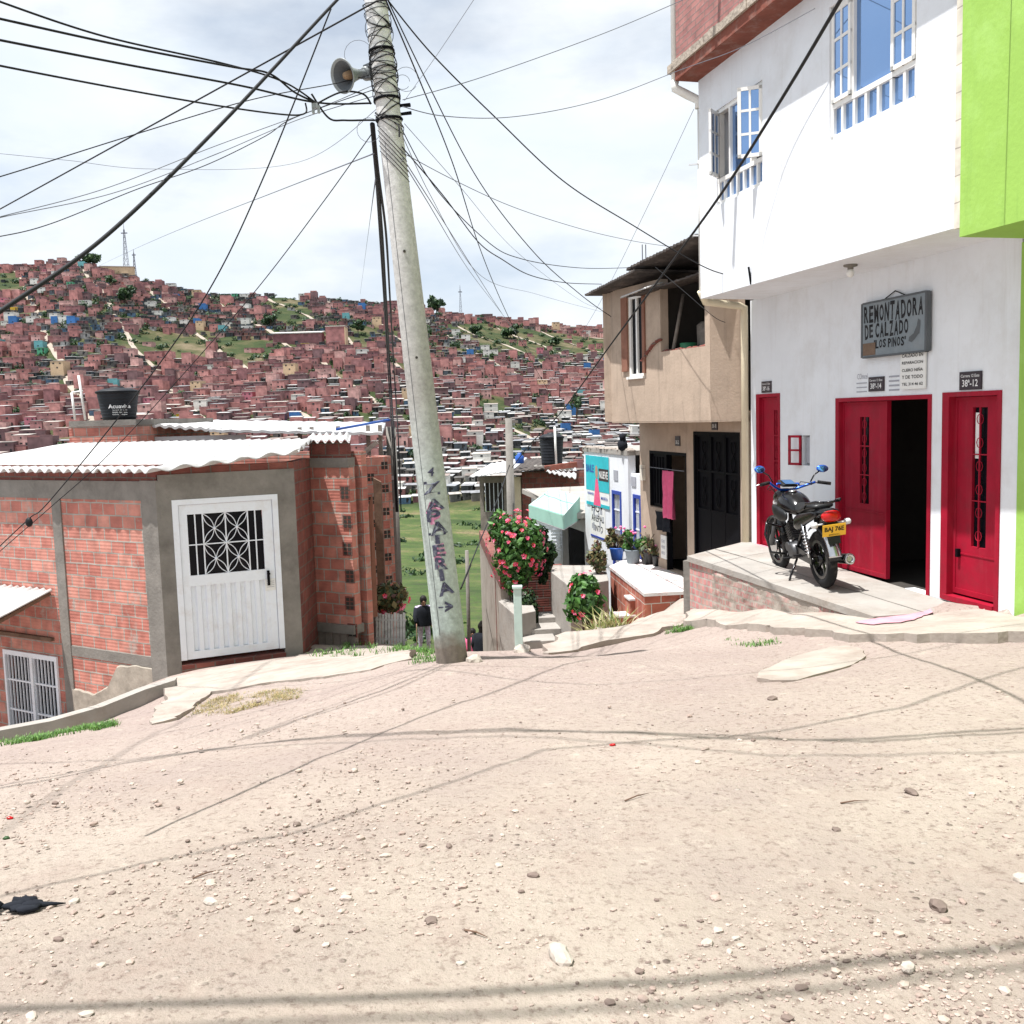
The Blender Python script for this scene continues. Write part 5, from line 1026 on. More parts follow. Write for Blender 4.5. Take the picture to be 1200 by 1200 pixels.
m = MB(); m.fbox(G, u0, u1, zt_ - .72, zt_ - .02, .003, .0065); m.build('sheet', K['paper'], o); m = MB(); m.fbox(G, u0, u1, zt_ - .76, zt_ - .72, .003, .012); m.build('blue_edge', K['blue_paint'], o); m = MB(); R5 = random.Random(4); [m.fbox(G, a_, a_ + .09, b2, b2 + R5.uniform(.05, .14), .0068, .0074 + .0001 * k) for k, (a_, b2) in enumerate([(R5.uniform(u0 + .03, u1 - .12), zt_ - R5.uniform(.2, .68)) for _ in range(12)])]; m.build('printed_figures', K['paper_grey'], o); m = MB(); text(m, 'HOY', G.p((u0 + u1) / 2, zt_ - .14, .0075), R_, Z, W * .8, .16, .02); text(m, 'AREPAS', G.p((u0 + u1) / 2, zt_ - .35, .0075), R_, Z, W * .85, .14, .02); text(m, 'TINTO', G.p((u0 + u1) / 2, zt_ - .56, .0075), R_, Z, W * .7, .13, .02); m.build('lettering', K['ink'], o)
m = MB(); q = at(730, 541, 18.7); q.z = .93; m.ell(q + Z * .1, (.1, .1, .12), 10, 7, jit=.15); m.ell(q + Z * .25, (.07, .07, .08), 8, 6, jit=.2); tag(m.build('dark_bundle', K['black_cloth']), 'small dark bundle on the corner of the flat white roof', 'bundle')

# ------------------------------------------------------------------ house with the mint awning
ah = thing('awning_house', G.p(14, -2), 'low white house with a sloping concrete roof edge behind the mint awning', 'house')
dh = (13.15, 14.9, -2.6, -.95)
m = MB(); m.wall(G, 12.36, 17.3, -5, -.55, .15, [(12.55, 14.35, -2.6, -.95)], n0=-.05); m.wall(G.off(-3), 12.36, 17.3, -5, -.55, .1); m.wall(Frame(G.p(17.3, 0, -.2), G.p(17.3, 0, -3)), 0, 2.8, -5, -.55, .1); m.build('wall', K['white_wall'], ah)
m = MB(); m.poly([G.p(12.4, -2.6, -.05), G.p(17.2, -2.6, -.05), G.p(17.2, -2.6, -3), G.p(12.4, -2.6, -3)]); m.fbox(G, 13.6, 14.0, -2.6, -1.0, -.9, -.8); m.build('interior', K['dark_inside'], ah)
m = MB(); m.hexa([G.p(12.34, -.62, .18), G.p(17.4, -.42, .18), G.p(17.4, -.42, -3.1), G.p(12.34, -.62, -3.1)], [G.p(12.34, -.5, .18), G.p(17.4, -.3, .18), G.p(17.4, -.3, -3.1), G.p(12.34, -.5, -3.1)]); m.build('roof', K['pale_concrete'], ah)
aw = thing('awning', G.p(14, -1.3), 'mint green canvas awning over the dark doorway', 'awning')
def gp(px, py, n): u, z_ = G.hit(px, py, n); return G.p(u, z_, n)
m = MB()
P0, P1 = gp(646, 572, -.0), gp(679, 582, .0)
Q0, Q1 = gp(620, 592, .85), gp(660, 604, .85); Q0b, Q1b = Q0 - Z * .28, Q1 - Z * .28
P0b, P1b = Vector((P0.x, P0.y, Q0b.z)), Vector((P1.x, P1.y, Q1b.z))
n6 = 10
for i in range(n6):
    a0_, a1_ = i / n6, (i + 1) / n6; s0 = -.03 * math.sin(math.pi * a0_); s1 = -.03 * math.sin(math.pi * a1_)
    for j in range(6):
        b0, b1 = j / 6, (j + 1) / 6; f = lambda s_, t_: P0.lerp(P1, s_).lerp(Q0.lerp(Q1, s_), t_) - Z * .04 * math.sin(math.pi * t_) * (1 + .3 * math.sin(s_ * 12))
        m.face([m.vert(f(a0_, b0)), m.vert(f(a1_, b0)), m.vert(f(a1_, b1)), m.vert(f(a0_, b1))], 0, False)
m.poly([Q0, Q1, Q1b, Q0b]); m.poly([P0, Q0, Q0b, P0b]); m.poly([P1, P1b, Q1b, Q1]); o = m.build('canvas', K['mint'], aw); o.modifiers.new('s', 'SOLIDIFY').thickness = .012
m = MB(); 
for a, b_ in ((Q0b, Q1b), (P0b, Q0b), (P1b, Q1b), (P0, Q0), (P1, Q1)): m.tube([a - Z * .012, b_ - Z * .012], .014, 6)
m.build('frame', K['zinc'], aw)
# white parapet block in front
pb = MB(); zz = -1.08; A = at(645, 668, 17.0); B2 = at(668, 694, 15.4); pts = [(A.x, A.y), (B2.x, B2.y), (1.55, 15.9), (1.65, 17.5), (.72, 17.7)]
pb.prism(pts, -3.6, zz); tag(pb.build('parapet_block', K['pale_concrete'], bevel=.01), 'pale cement block wall between the awning doorway and the flowering shrub', 'wall')
m = MB(); R5 = random.Random(3)
for k in range(3): p = at(628 + 7 * k, 752 - 14 * k, 15.6 + .5 * k); m.box((p.x + .05, p.y + .3, p.z - .5), (.55 - .05 * k, .5, 1.0), .1)
tag(m.build('cement_steps', K['pale_concrete'], bevel=.01), 'short flight of pale cement steps left of the parapet block', 'steps')
m = MB(); gx = gp(641, 640, .1); 
for k in range(9): zz = gx.z - .32 + .085 * k; m.bar(gp(640, 640, .12) * 1.0 + Z * (zz - gx.z), gp(657, 640, .12) + Z * (zz - gx.z), .012, .05)
tag(m.build('slatted_gate', K['white_metal']), 'low gate of white slats left of the awning doorway', 'gate')
m = MB(); b_ = at(608, 752, 15.5); m.box((b_.x, b_.y, b_.z + .45 - .2), (.13, .13, 1.25)); m.box((b_.x, b_.y, b_.z + .89), (.16, .16, .04)); tag(m.build('gate_post', K['mint_post'], bevel=.006), 'pale mint square post under the large flowering shrub', 'post')
m = MB(); A = at(584, 704, 17.2); C_ = at(603, 706, 16.2); m.prism([(A.x, A.y), (C_.x, C_.y - .3), (C_.x + .35, C_.y), (A.x + .5, A.y + 1)], -4.2, A.z); tag(m.build('garden_wall', K['pale_concrete'], bevel=.01), 'low pale wall left of the mint post', 'wall')
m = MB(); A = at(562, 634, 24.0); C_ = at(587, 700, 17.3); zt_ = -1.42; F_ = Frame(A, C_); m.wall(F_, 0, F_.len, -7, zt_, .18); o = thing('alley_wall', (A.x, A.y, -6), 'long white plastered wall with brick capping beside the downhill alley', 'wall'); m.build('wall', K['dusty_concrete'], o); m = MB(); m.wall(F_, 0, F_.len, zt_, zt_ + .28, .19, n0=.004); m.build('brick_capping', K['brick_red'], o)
m = MB(); A2 = at(586, 668, 18.6); m.wall(Frame((A2.x - .1, A2.y, 0), (A2.x + 1.2, A2.y + .1, 0)), 0, 1.3, -4, A2.z + .05, .15); tag(m.build('brick_wall', K['brick_red']), 'small brick wall under the large flowering shrub', 'wall')
# far tin-roofed brick house down the slope, tank and pole
th = thing('tin_roof_house', (.6, 32, -6), 'brick house with overlapping tin roof sheets down the slope beside the utility pole', 'house')
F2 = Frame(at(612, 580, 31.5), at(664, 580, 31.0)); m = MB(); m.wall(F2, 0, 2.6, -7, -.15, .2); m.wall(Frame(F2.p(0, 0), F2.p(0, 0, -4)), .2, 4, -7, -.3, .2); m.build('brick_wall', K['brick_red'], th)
F3 = Frame(at(563, 600, 31.9), at(598, 600, 31.7)); m = MB(); m.wall(F3, 0, .95, -7, -.3, .15, [(.12, .8, -1.45, -.5)]); m.build('board_wall', K['wood_grey'], th); m = MB(); m.fbox(F3, .12, .8, -1.45, -.5, -.3, -.25); m.build('dark_opening', K['dark_inside'], th); m = MB()
for k in range(5): m.fbox(F3, .17 + .14 * k, .19 + .14 * k, -1.45, -.5, -.05, -.03)
m.build('window_bars', K['white_metal'], th); m = MB(); m.fbox(F2, -.42, -.05, -7, -.32, -.15, -.0); m.build('plaster_pier', M('cream_render', (.62, .52, .38), .9), th)
def rp_(px, py, D): return at(px, py, D)
sheet('roof_sheet', [rp_(549, 559, 31), rp_(600, 551, 31), rp_(618, 536, 35), rp_(575, 543, 35)], K['zinc'], th, .03, .02, 30, wl=.2)
sheet('roof_sheet', [rp_(596, 553, 30.8), rp_(645, 548, 30.8), rp_(650, 536, 35), rp_(610, 538, 35)], K['dark_sheet'], th, .03, .02, 30, wl=.2)
sheet('roof_sheet', [rp_(640, 552, 30.5), rp_(675, 560, 29.5), rp_(676, 549, 32), rp_(648, 546, 33)], K['cement_sheet'], th, .03, .03, 30, wl=.22)
m = MB(); m.bar(rp_(638, 549, 31), rp_(676, 544, 31), .35, .16); m.build('roof_beam', K['soffit_red'], th)
def tank(base, r0, r1, h, label, lidr=None, mat_=K['tank_black']):
    root = thing('water_tank', base, label, 'water tank', 'black rooftop water tanks'); m = MB(); b = Vector(base); pr = [(0, r0)]
    for k in range(1, 9): t_ = k / 9; pr += [(h * t_ - .012 * h, r0 + (r1 - r0) * t_), (h * t_, (r0 + (r1 - r0) * t_) * 1.015), (h * t_ + .012 * h, r0 + (r1 - r0) * t_)]
    pr += [(h, r1), (h * 1.0, r1 * 1.06), (h * 1.04, r1 * 1.06)]; m.lathe(b, (0, 0, 1), pr, 32); m.build('tank_body', mat_, root)
    m = MB(); m.lathe(b + Z * h * 1.04, (0, 0, 1), [(0, r1 * 1.08), (h * .04, r1 * 1.05), (h * .12, r1 * .7), (h * .15, r1 * .35), (h * .19, r1 * .33), (h * .2, 0.02)], 32); m.build('lid', mat_, root); return root
b_ = at(647, 545, 32); tank(b_, .33, .39, .86, 'black water tank with a white pipe, on the roof right of the far utility pole')
m = MB(); m.tube([at(652, 547, 31.4), at(650, 500, 31.4)], .04, 6); tag(m.build('vent_pipe', K['pvc_white']), 'upright white pipe in front of the right-hand black tank', 'pipe')
m = MB(); m.box((b_.x, b_.y, b_.z - .15), (1.2, 1.2, .3)); tag(m.build('tank_base', K['concrete']), 'concrete slab under the right-hand black tank', 'slab')
m = MB(); q = at(609, 543, 31.6); m.lathe(q, (0, 0, 1), [(0, .14), (.22, .15), (.3, .06), (.34, .06)], 14); tag(m.build('blue_jug', K['blue_plastic']), 'blue plastic jug on the tin roof beside the utility pole', 'jug')
up = thing('utility_pole', at(598, 600, 27) - Z * 2, 'slender grey concrete utility pole down the slope among tin roofs', 'utility pole'); m = MB(); a = at(598, 600, 27); t_ = at(596, 490, 27); m.tube([Vector((a.x, 27, -6.5)), t_], [.15, .10], 14); m.build('shaft', K['concrete'], up); m = MB(); m.bar(t_ + Vector((-.25, 0, -.1)), t_ + Vector((.25, 0, -.1)), .07); m.build('crossarm', K['wood_grey'], up)
m = MB(); a = at(549, 745, 22); m.tube([a - Z, at(547, 645, 22)], [.045, .04], 8); tag(m.build('thin_post', K['concrete']), 'thin dark post beside the downhill alley, right of the leaning pole', 'post')

# ------------------------------------------------------------------ left: brick house with the white door
C0 = at(197, 785, 12.5); C0 = Vector((C0.x, C0.y, 0))
a60 = math.radians(60); a65 = math.radians(65)
L1 = Frame(C0, C0 + Vector((-math.sin(a60), math.cos(a60), 0))); L2 = Frame(C0, C0 + Vector((math.sin(a65), math.cos(a65), 0)))
E2 = L2.p(1.76, 0); L3 = Frame(E2, at(371, 700, 14.4)); E3 = L3.p(L3.len, 0); L4 = Frame(E3, at(419, 700, 14.05)); 
lh = thing('corner_brick_house', C0 + Vector((0, 1, -1.6)), 'bare brick house with corrugated pale roof and a white metal door, at the left', 'house')
m = MB()
m.wall(L1, .28, 5.2, -3.6, .70, .14, [(2.26, 3.5, -3.4, -1.55)]); m.build('brick_wall', K['brick'], lh)
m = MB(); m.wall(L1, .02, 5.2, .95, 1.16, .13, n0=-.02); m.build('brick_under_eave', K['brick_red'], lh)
m = MB(); m.fbox(L1, .26, 5.2, .70, .95, -.14, .015); m.fbox(L1, .26, 1.93, -1.50, -1.36, -.14, .010)
m.build('concrete_beam', K['concrete'], lh)
m = MB(); cb = [L1.p(.27, 0, .02), L1.p(-.0, 0, .02), L2.p(.0, 0, .02), L2.p(.26, 0, .02), L2.p(.26, 0, -.16), L1.p(.27, 0, -.16)]
m.prism([(p.x, p.y) for p in (L1.p(.28, 0, .025), C0 + (L1.n + L2.n).normalized() * .03, L2.p(.17, 0, .025), L2.p(.17, 0, -.16), L1.p(.28, 0, -.15))], -2.6, .96); m.build('corner_column', K['concrete'], lh)
m = MB(); m.fbox(L1, 1.93, 2.12, -3.5, .70, -.14, .018); m.build('column', K['concrete'], lh)
# plaster skirt, uneven top
m = MB(); nn_ = 40; row = []
for k in range(nn_ + 1):
    u = .20 + 1.76 * k / nn_; top = np.interp(u, [.2, .7, 1.0, 1.2, 1.5, 1.96], [-1.50, -1.50, -1.56, -1.85, -2.0, -1.95]) + .03 * noise.noise(Vector((u * 6, 0, 3))); row.append((u, float(top)))
for (u, t_), (u2, t2) in zip(row, row[1:]): m.hexa([L1.p(u, -3.2, .04), L1.p(u2, -3.2, .04), L1.p(u2, -3.2, 0), L1.p(u, -3.2, 0)], [L1.p(u, t_ - .02, .02), L1.p(u2, t2 - .02, .02), L1.p(u2, t2, 0.0), L1.p(u, t_, 0.0)])
m.build('plaster_skirt', M('beige_plaster', (.34, .30, .25), .95, .25, 5, .4, 20, stain=(.2, .17, .14), stain_amt=.7), lh)
# door wall: columns, lintel
m = MB(); m.fbox(L2, 1.52, 1.76, -2.4, .70, -.16, .025); m.build('door_column', K['concrete'], lh)
m = MB(); m.fbox(L2, .02, 1.76, .70, 1.03, -.16, .028); m.build('lintel', K['concrete'], lh)
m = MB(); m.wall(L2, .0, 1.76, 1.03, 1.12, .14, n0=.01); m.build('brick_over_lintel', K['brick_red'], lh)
m = MB(); m.fbox(L2, .17, 1.52, -2.4, -1.46, -.16, .05); m.build('brick_threshold', K['brick_red'], lh)
# the door
DZ0, DZ1 = -1.40, .70; dr = MB()
for q in ((.17, .245, DZ0, DZ1), (1.445, 1.52, DZ0, DZ1), (.245, 1.445, DZ1 - .07, DZ1)): dr.fbox(L2, *q, -.07, .034)
door = dr.build('front_door', K['white_metal'], lh)
lf = MB(); a, b_ = .25, 1.44; gz0, gz1 = -.30, .50
for q in ((a, b_, DZ0, DZ0 + .10), (a, b_, gz0 - .14, gz0), (a, b_, gz1, DZ1 - .075), (a, a + .09, DZ0 + .1, gz0 - .14), (b_ - .09, b_, DZ0 + .1, gz0 - .14), (a, a + .10, gz0, gz1), (b_ - .13, b_, gz0, gz1)): lf.fbox(L2, *q, -.02, .012)
nf = 8; ua, ub = a + .09, b_ - .09; pts = []
for k in range(nf):
    w = (ub - ua) / nf; u = ua + w * k; pts += [(u, .004), (u + w * .14, -.028), (u + w * .46, -.028), (u + w * .60, .004)]
pts.append((ub, .004))
for (u, n), (u2, n2) in zip(pts, pts[1:]): lf.poly([L2.p(u, DZ0 + .1, n), L2.p(u2, DZ0 + .1, n2), L2.p(u2, gz0 - .14, n2), L2.p(u, gz0 - .14, n)])
lf.build('door_leaf', K['white_metal'], door)
g = MB(); g.fbox(L2, a + .1, b_ - .13, gz0, gz1, -.05, -.045); g.build('door_glass', K['glass_dark'], door)
g = MB(); x0, x1 = a + .10, b_ - .13; wx = x1 - x0; zc = (gz0 + gz1) / 2
for t_ in (.10, .20, .5, .80, .90): g.fbox(L2, x0 + wx * t_ - .008, x0 + wx * t_ + .008, gz0, gz1, -.012, .004)
g.fbox(L2, x0, x1, zc - .007, zc + .007, -.014, .006)
for cx in (.35, .65):
    for cz in (.25, .75):
        ux, uz = x0 + wx * cx, gz0 + (gz1 - gz0) * cz; hw, hh = wx * .15, (gz1 - gz0) * .25
        for sx in (-1, 1):
            for sz in (-1, 1):
                for bow in (-.28, .28):
                    pts = []
                    for k in range(9): t_ = k / 8; dx, dz = sx * hw * t_, sz * hh * t_; o_ = bow * math.sin(math.pi * t_); pts.append(L2.p(ux + dx - sz * hh * o_ * .5, uz + dz + sx * hw * o_ * .5, -.002))
                    g.tube(pts, .006, 5)
        g.ell(L2.p(ux, uz, .004), (.022, .022, .022), 8, 6)
g.ell(L2.p(x0 + wx * .5, zc, .004), (.018, .018, .018), 8, 6); g.build('door_grille', K['white_metal'], door)
g = MB(); g.fbox(L2, 1.33, 1.36, -.52, -.32, .012, .05); g.lathe(L2.p(1.345, -.36, .03), L2.n, [(0, .02), (.04, .02)], 8); g.build('door_handle', K['dark_iron'], door)
g = MB(); u_, z_ = L2.hit(317, 684, .02); g.fbox(L2, u_ - .07, u_ + .07, z_ - .09, z_ + .07, .014, .019); no = g.build('notice', K['paper'], door); g = MB()
for k in range(4): g.fbox(L2, u_ - .05, u_ + .05, z_ + .03 - .025 * k, z_ + .036 - .025 * k, .0192, .0204)
g.build('printed_lines', K['paper_grey'], no)
# side walls right of the door
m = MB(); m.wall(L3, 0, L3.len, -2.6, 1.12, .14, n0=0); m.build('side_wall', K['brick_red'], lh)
m = MB(); m.wall(L4, 0, L4.len * .93, -1.32, 1.0, .14); m.build('vented_wall', K['brick'], lh)
m = MB(); m.fbox(L4, 0.003, L4.len * .93, -1.45, -1.32, -.2, .05); m.fbox(L4, 0.003, L4.len * .93, .98, 1.12, -.15, .02); m.build('side_beam', K['concrete'], lh)
m = MB(); 
for k in range(5): w = L4.len * .93 / 5; m.fbox(L4, .003 + w * k, w * (k + 1) - .01, -2.6, -1.45, -.06 - .01 * (k % 2), .012 + .01 * (k % 2))
m.build('board_skirting', K['wood_grey'], lh)
for k in range(6):
    vb = MB(); vh = MB()
    zz = .62 - .43 * k if k < 1 else .60 - .40 * k; u = L4.len * (.72 + .03 * (k % 2)); vb.fbox(L4, u - .01, u + .16, zz - .1, zz + .1, .002, .012)
    for i in range(2):
        for j in range(3): vh.fbox(L4, u + .012 + .072 * i, u + .068 + .072 * i, zz - .085 + .06 * j, zz - .04 + .06 * j, .0125, .0145)
    v_ = vb.build('hollow_block', K['brick_red'], lh); vh.build('block_opening', K['dark_inside'], v_)
# back walls so the house is closed
m = MB(); bk0 = L1.p(5.2, 0, -3.0); bk1 = E3 + Vector((.1, .4, 0)); m.wall(Frame(L1.p(5.2, 0, -.15), bk0), 0, 2.85, -4, 1.1, .12); m.wall(Frame(bk0, L4.p(L4.len * .93, 0, -.3)), .15, (bk0 - L4.p(L4.len * .93, 0, -.3)).length, -4.5, 1.2, .12); m.build('back_wall', K['brick'], lh)
# corrugated roof
d1 = L1.d; nin = -L1.n
def corr(name, org, ud, vd, u0, u1, lo, hi, z0, slope, wl, amp, par, mat_=K['cement_sheet'], th=.012, n=None, nv=7):
    mb = MB(); n = n or int((u1 - u0) / wl * 10); top = []; bot = []
    for i in range(n + 1):
        u = u0 + (u1 - u0) * i / n; a, b = lo(u), hi(u); rt = []; rb = []
        for j in range(nv + 1):
            v = a + (b - a) * j / nv; zz = z0 + slope * v + amp * math.sin(2 * math.pi * u / wl) + .012 * math.floor(v / 1.15 + .3) + .006 * noise.noise(Vector((u, v, 3))); p = org + ud * u + vd * v
            rt.append(mb.vert((p.x, p.y, zz + th))); rb.append(mb.vert((p.x, p.y, zz)))
        top.append(rt); bot.append(rb)
    for i in range(n):
        for j in range(nv):
            mb.face((top[i][j], top[i + 1][j], top[i + 1][j + 1], top[i][j + 1]), 0, True); mb.face((bot[i][j], bot[i][j + 1], bot[i + 1][j + 1], bot[i + 1][j]), 0, True)
        mb.face((top[i][0], bot[i][0], bot[i + 1][0], top[i + 1][0])); mb.face((top[i][nv], top[i + 1][nv], bot[i + 1][nv], bot[i][nv]))
    for j in range(nv): mb.face((top[0][j], top[0][j + 1], bot[0][j + 1], bot[0][j])); mb.face((top[n][j], bot[n][j], bot[n][j + 1], top[n][j + 1]))
    return mb.build(name, mat_, par)
e2u = (E2 - C0).dot(d1); e2v = (E2 - C0).dot(nin); e3u = (E3 - C0).dot(d1); e3v = (E3 - C0).dot(nin)
lo = lambda u: -.20 if u > -.12 else -.20 + (e2v - .10 + .22) * (-.12 - u) / (-.12 - e2u + .12)
hi = lambda u: e3v + .1 if u > e3u else max(lo(u) + .02, e3v + .1 + (e2v + .05 - e3v) * (e3u - u) / (e3u - e2u))
roofp = corr('corrugated_roof', C0, d1, nin, e2u - .14, 5.2, lo, hi, 1.11, .095, .20, .028, lh)
o4 = E3 - L4.d * .08; corr('small_corrugated_roof', Vector((o4.x, o4.y, 0)), L4.d, Vector((-.15, 1, 0)), 0, L4.len * .93 + .12, lambda u: -.15, lambda u: 2.2, 1.36, .02, .14, .026, lh)
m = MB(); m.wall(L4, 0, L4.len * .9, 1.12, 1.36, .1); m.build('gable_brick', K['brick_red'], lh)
m = MB(); 
for u in (.9, 2.8, 4.4): m.bar(L1.p(u, 1.06, -.1), L1.p(u, 1.10, .16), .05, .04)
m.build('rafter_end', K['wood'], lh)
# barred gate in the lower storey and its sheet awning
gate = MB()
for q in ((2.26, 2.30, -3.4, -1.55), (3.46, 3.50, -3.4, -1.55), (2.30, 3.46, -1.62, -1.55), (2.82, 2.88, -3.4, -1.62)): gate.fbox(L1, *q, -.05, .03)
for k in range(15): u = 2.35 + 1.08 * k / 14; gate.fbox(L1, u - .006, u + .006, -3.3, -1.62, -.02, .0)
for zz in (-2.0, -2.45): gate.fbox(L1, 2.3, 3.46, zz - .012, zz + .012, -.025, .005)
go = gate.build('barred_gate', K['white_metal'], lh); m = MB(); m.fbox(L1, 2.26, 3.5, -3.4, -1.55, -.14, -.13); m.build('gate_backing', K['ink'], go)
m = MB(); m.fbox(L1, 3.55, 3.62, -3.2, -1.75, .5, .57); tag(m.build('white_post', K['white_metal']), 'thin white post standing by the barred gate at the left edge', 'post')
porch_roof = corr('sheet_awning', L1.p(2.24, 0, .02), L1.d, L1.n, 0.0, 3.2, lambda u: 0, lambda u: 1.35, -.60, -.30, .15, .018, None, K['cement_sheet']); tag(porch_roof, 'small corrugated sheet awning over the barred gate at the left edge', 'awning')
m = MB()
for u in (2.3, 3.9): m.bar(L1.p(u, -.64, .02), L1.p(u, -1.05, 1.3), .05, .05)
m.bar(L1.p(2.3, -1.30, .03), L1.p(4.2, -1.30, .03), .06, .05); tag(m.build('awning_brace', K['wood']), 'dark timber brackets under the small sheet awning', 'bracket')
# apron slab, low kerb wall
pp = [atz(206, 792, -1.42), atz(340, 772, -1.36), L3.p(L3.len * .6, 0, .02), L4.p(0, 0, .03), L4.p(.9, 0, .0), at(488, 756, 14.6), at(478, 775, 9.9), at(440, 786, 9.4), at(380, 792, 9.6), at(320, 800, 9.9), at(245, 812, 10.1), at(225, 832, 9.2), at(205, 853, 8.4), at(172, 860, 8.2), at(195, 826, 10.2), at(196, 806, 11.3)]
def apron_z(x, y):
    C_ = [(p.x, p.y, z_) for p, z_ in zip(pp, (-1.42, -1.40, -1.55, -1.70, -1.74, -1.74, -.80, -.80, -.92, -1.02, -1.15, -1.05, -.95, -.94, -1.22, -1.36))]; ws = [(1 / (((a - x) ** 2 + (b - y) ** 2) + .04) ** 1.5, c) for a, b, c in C_]; sw = sum(w for w, _ in ws); return max(sum(w * c for w, c in ws) / sw, zg0(x, y) + .015)
patch('cement_apron', [(p.x, p.y) for p in pp], 0, K['dusty_concrete'], .2, apron_z, .5)
kp = [at(-40, 866, 9.5), at(0, 856, 9.75), at(60, 845, 10.0), at(120, 828, 10.3), at(170, 808, 10.7), at(205, 797, 11.1), at(208, 793, 11.9)]
m = MB()
for a, b_ in zip(kp, kp[1:]): dd = Vector((b_.x - a.x, b_.y - a.y, 0)).normalized(); nn2 = Vector((-dd.y, dd.x, 0)) * .13; m.hexa([Vector((q.x, q.y, -3.6)) for q in (a, b_, b_ + nn2, a + nn2)], [a, b_, b_ + nn2, a + nn2])
tag(m.build('kerb_wall', K['pale_concrete']), 'low cement kerb wall running down to the left edge below the brick house', 'kerb')
# boards and rusty sheet beside the house
bs_ = L4.p(L4.len, 0, 0)
def panel(name, px0, px1, pyt0, pyt1, pyb, D, mat_, lab, cat, th=.04, notch=None):
    a0_, a1_ = at(px0, pyt0, D), at(px1, pyt1, D); z0_ = at(px0, pyb, D).z; mb = MB(); top = [a0_] + ([at(notch[0], notch[1], D)] if notch else []) + [a1_]
    fr = [mb.vert(p) for p in top]; bk = [mb.vert(p + Vector((0, th, 0))) for p in top]; b0 = [mb.vert((p.x + (.0 if i == 0 else -.08 if name == 'rusty_sheet' else 0), p.y, z0_)) for i, p in enumerate((a0_, a1_))]; b1 = [mb.vert((p.x, p.y + th, z0_)) for p in (a0_, a1_)]
    mb.face([b0[0], b0[1]] + fr[::-1]); mb.face([b1[1], b1[0]] + bk)
    for i in range(len(fr) - 1): mb.face((fr[i], fr[i + 1], bk[i + 1], bk[i]))
    mb.face((b0[0], fr[0], bk[0], b1[0])); mb.face((b0[1], b1[1], bk[-1], fr[-1])); return tag(mb.build(name, mat_), lab, cat)
panel('rusty_sheet', 418, 436, 582, 578, 724, 14.6, K['rust_sheet'], 'rusty brown sheet with a notched top, against the brick blocks left of the plank', 'metal sheet', .05, (427, 612))
panel('gap_board', 424, 442, 672, 690, 758, 15.6, K['dark_inside'], 'dark board closing the gap behind the rusty sheet', 'board')
panel('low_door', 421, 441, 722, 722, 752, 15.2, K['wood_grey'], 'low grey board door between the rusty sheet and the picket fence', 'door')
panel('timber_plank', 437, 446, 560, 565, 720, 16.5, K['wood'], 'dark upright timber plank right of the rusty sheet', 'plank', .12)
nb_ = thing('vented_brick_house', at(430, 700, 18) + Vector((0, 1, -1)), 'narrow brick house with hollow vent blocks, behind the rusty sheet', 'house')
FN = Frame(at(412, 600, 17.5), at(456, 600, 17.9)); m = MB(); m.wall(FN, 0, FN.len, -4.5, .98, .15); m.wall(Frame(FN.p(FN.len, 0, -.15), FN.p(FN.len, 0, -4)), 0, 3.8, -4.5, .98, .15); m.build('brick_wall', K['brick'], nb_)
vb = MB()
for k in range(7):
    for u in (.34, .62):
        zz = .55 - .42 * k + (.2 if u > .5 else 0)
        for i in range(2):
            for j in range(2): vb.fbox(FN, u + .07 * i, u + .055 + .07 * i, zz + .075 * j, zz + .06 + .075 * j, .002, .005)
vb.build('block_opening', K['dark_inside'], nb_)
# neighbours' roofs behind
nr = thing('zinc_roof_house', at(330, 540, 19) + Z * -3, 'neighbouring house with overlapping flat zinc roofs behind the corrugated roof', 'house')
sheet('roof', [at(245, 503, 18.2), at(448, 507, 18.6), at(452, 495, 22), at(250, 492, 22)], K['zinc'], nr, .05, .01, 40, wl=.3)
sheet('roof', [at(160, 496, 18.6), at(280, 504, 18.4), at(440, 498, 21.5), at(165, 491, 22)], K['cement_sheet'], nr, .05, .02, 60, wl=.2)
m = MB(); Fz = Frame(at(160, 505, 18.7), at(290, 510, 18.6)); 
for k in range(7): m.fbox(Fz, 0, 2.1, 1.45 - .13 * (k + 1) + .03, 1.45 - .13 * k, .01 * (k % 2), .04)
m.build('sheet_side', K['zinc'], nr)
m = MB(); m.fbox(Fz, 0, 4.4, -4, .6, -.3, -.1)
for px in (352, 366, 397, 432, 446): a = at(px, 520, 18.9); m.bar((a.x, a.y, .6), (a.x, a.y, 1.55), .07)
m.build('wall', K['wood_grey'], nr); m = MB(); m.bar(at(425, 532, 18.5), at(442, 518, 18.5), .08); m.build('brace', K['wood_grey'], nr)
m = MB(); m.bar(at(395, 503, 18.3), at(456, 492, 20), .06, .04); m.build('roof_edge_bar', K['blue_plastic'], nr)
th2 = thing('brick_block_house', at(122, 520, 18) + Z * -3, 'brick block building carrying the left water tank', 'house'); Fq = Frame(at(84, 510, 18.2), at(160, 512, 18.0)); m = MB(); m.wall(Fq, 0, Fq.len, -4, 1.68, .15); m.wall(Frame(Fq.p(Fq.len, 0, -.15), Fq.p(Fq.len, 0, -3)), 0, 2.8, -4, 1.68, .15); m.wall(Frame(Fq.p(0, 0, -.15), Fq.p(0, 0, -3)), 0, 2.8, -4, 1.68, .15); m.build('brick_wall', K['brick'], th2)
m = MB(); q = [Fq.p(-.02, 0, .03), Fq.p(Fq.len + .02, 0, .03), Fq.p(Fq.len + .02, 0, -3.1), Fq.p(-.02, 0, -3.1)]; m.prism([(p.x, p.y) for p in q], 1.68, 1.79); m.build('roof', K['concrete'], th2)
m = MB(); m.fbox(Fq, -.32, -.12, -3, 1.1, -.2, .02); m.build('concrete_pier', K['concrete'], th2)
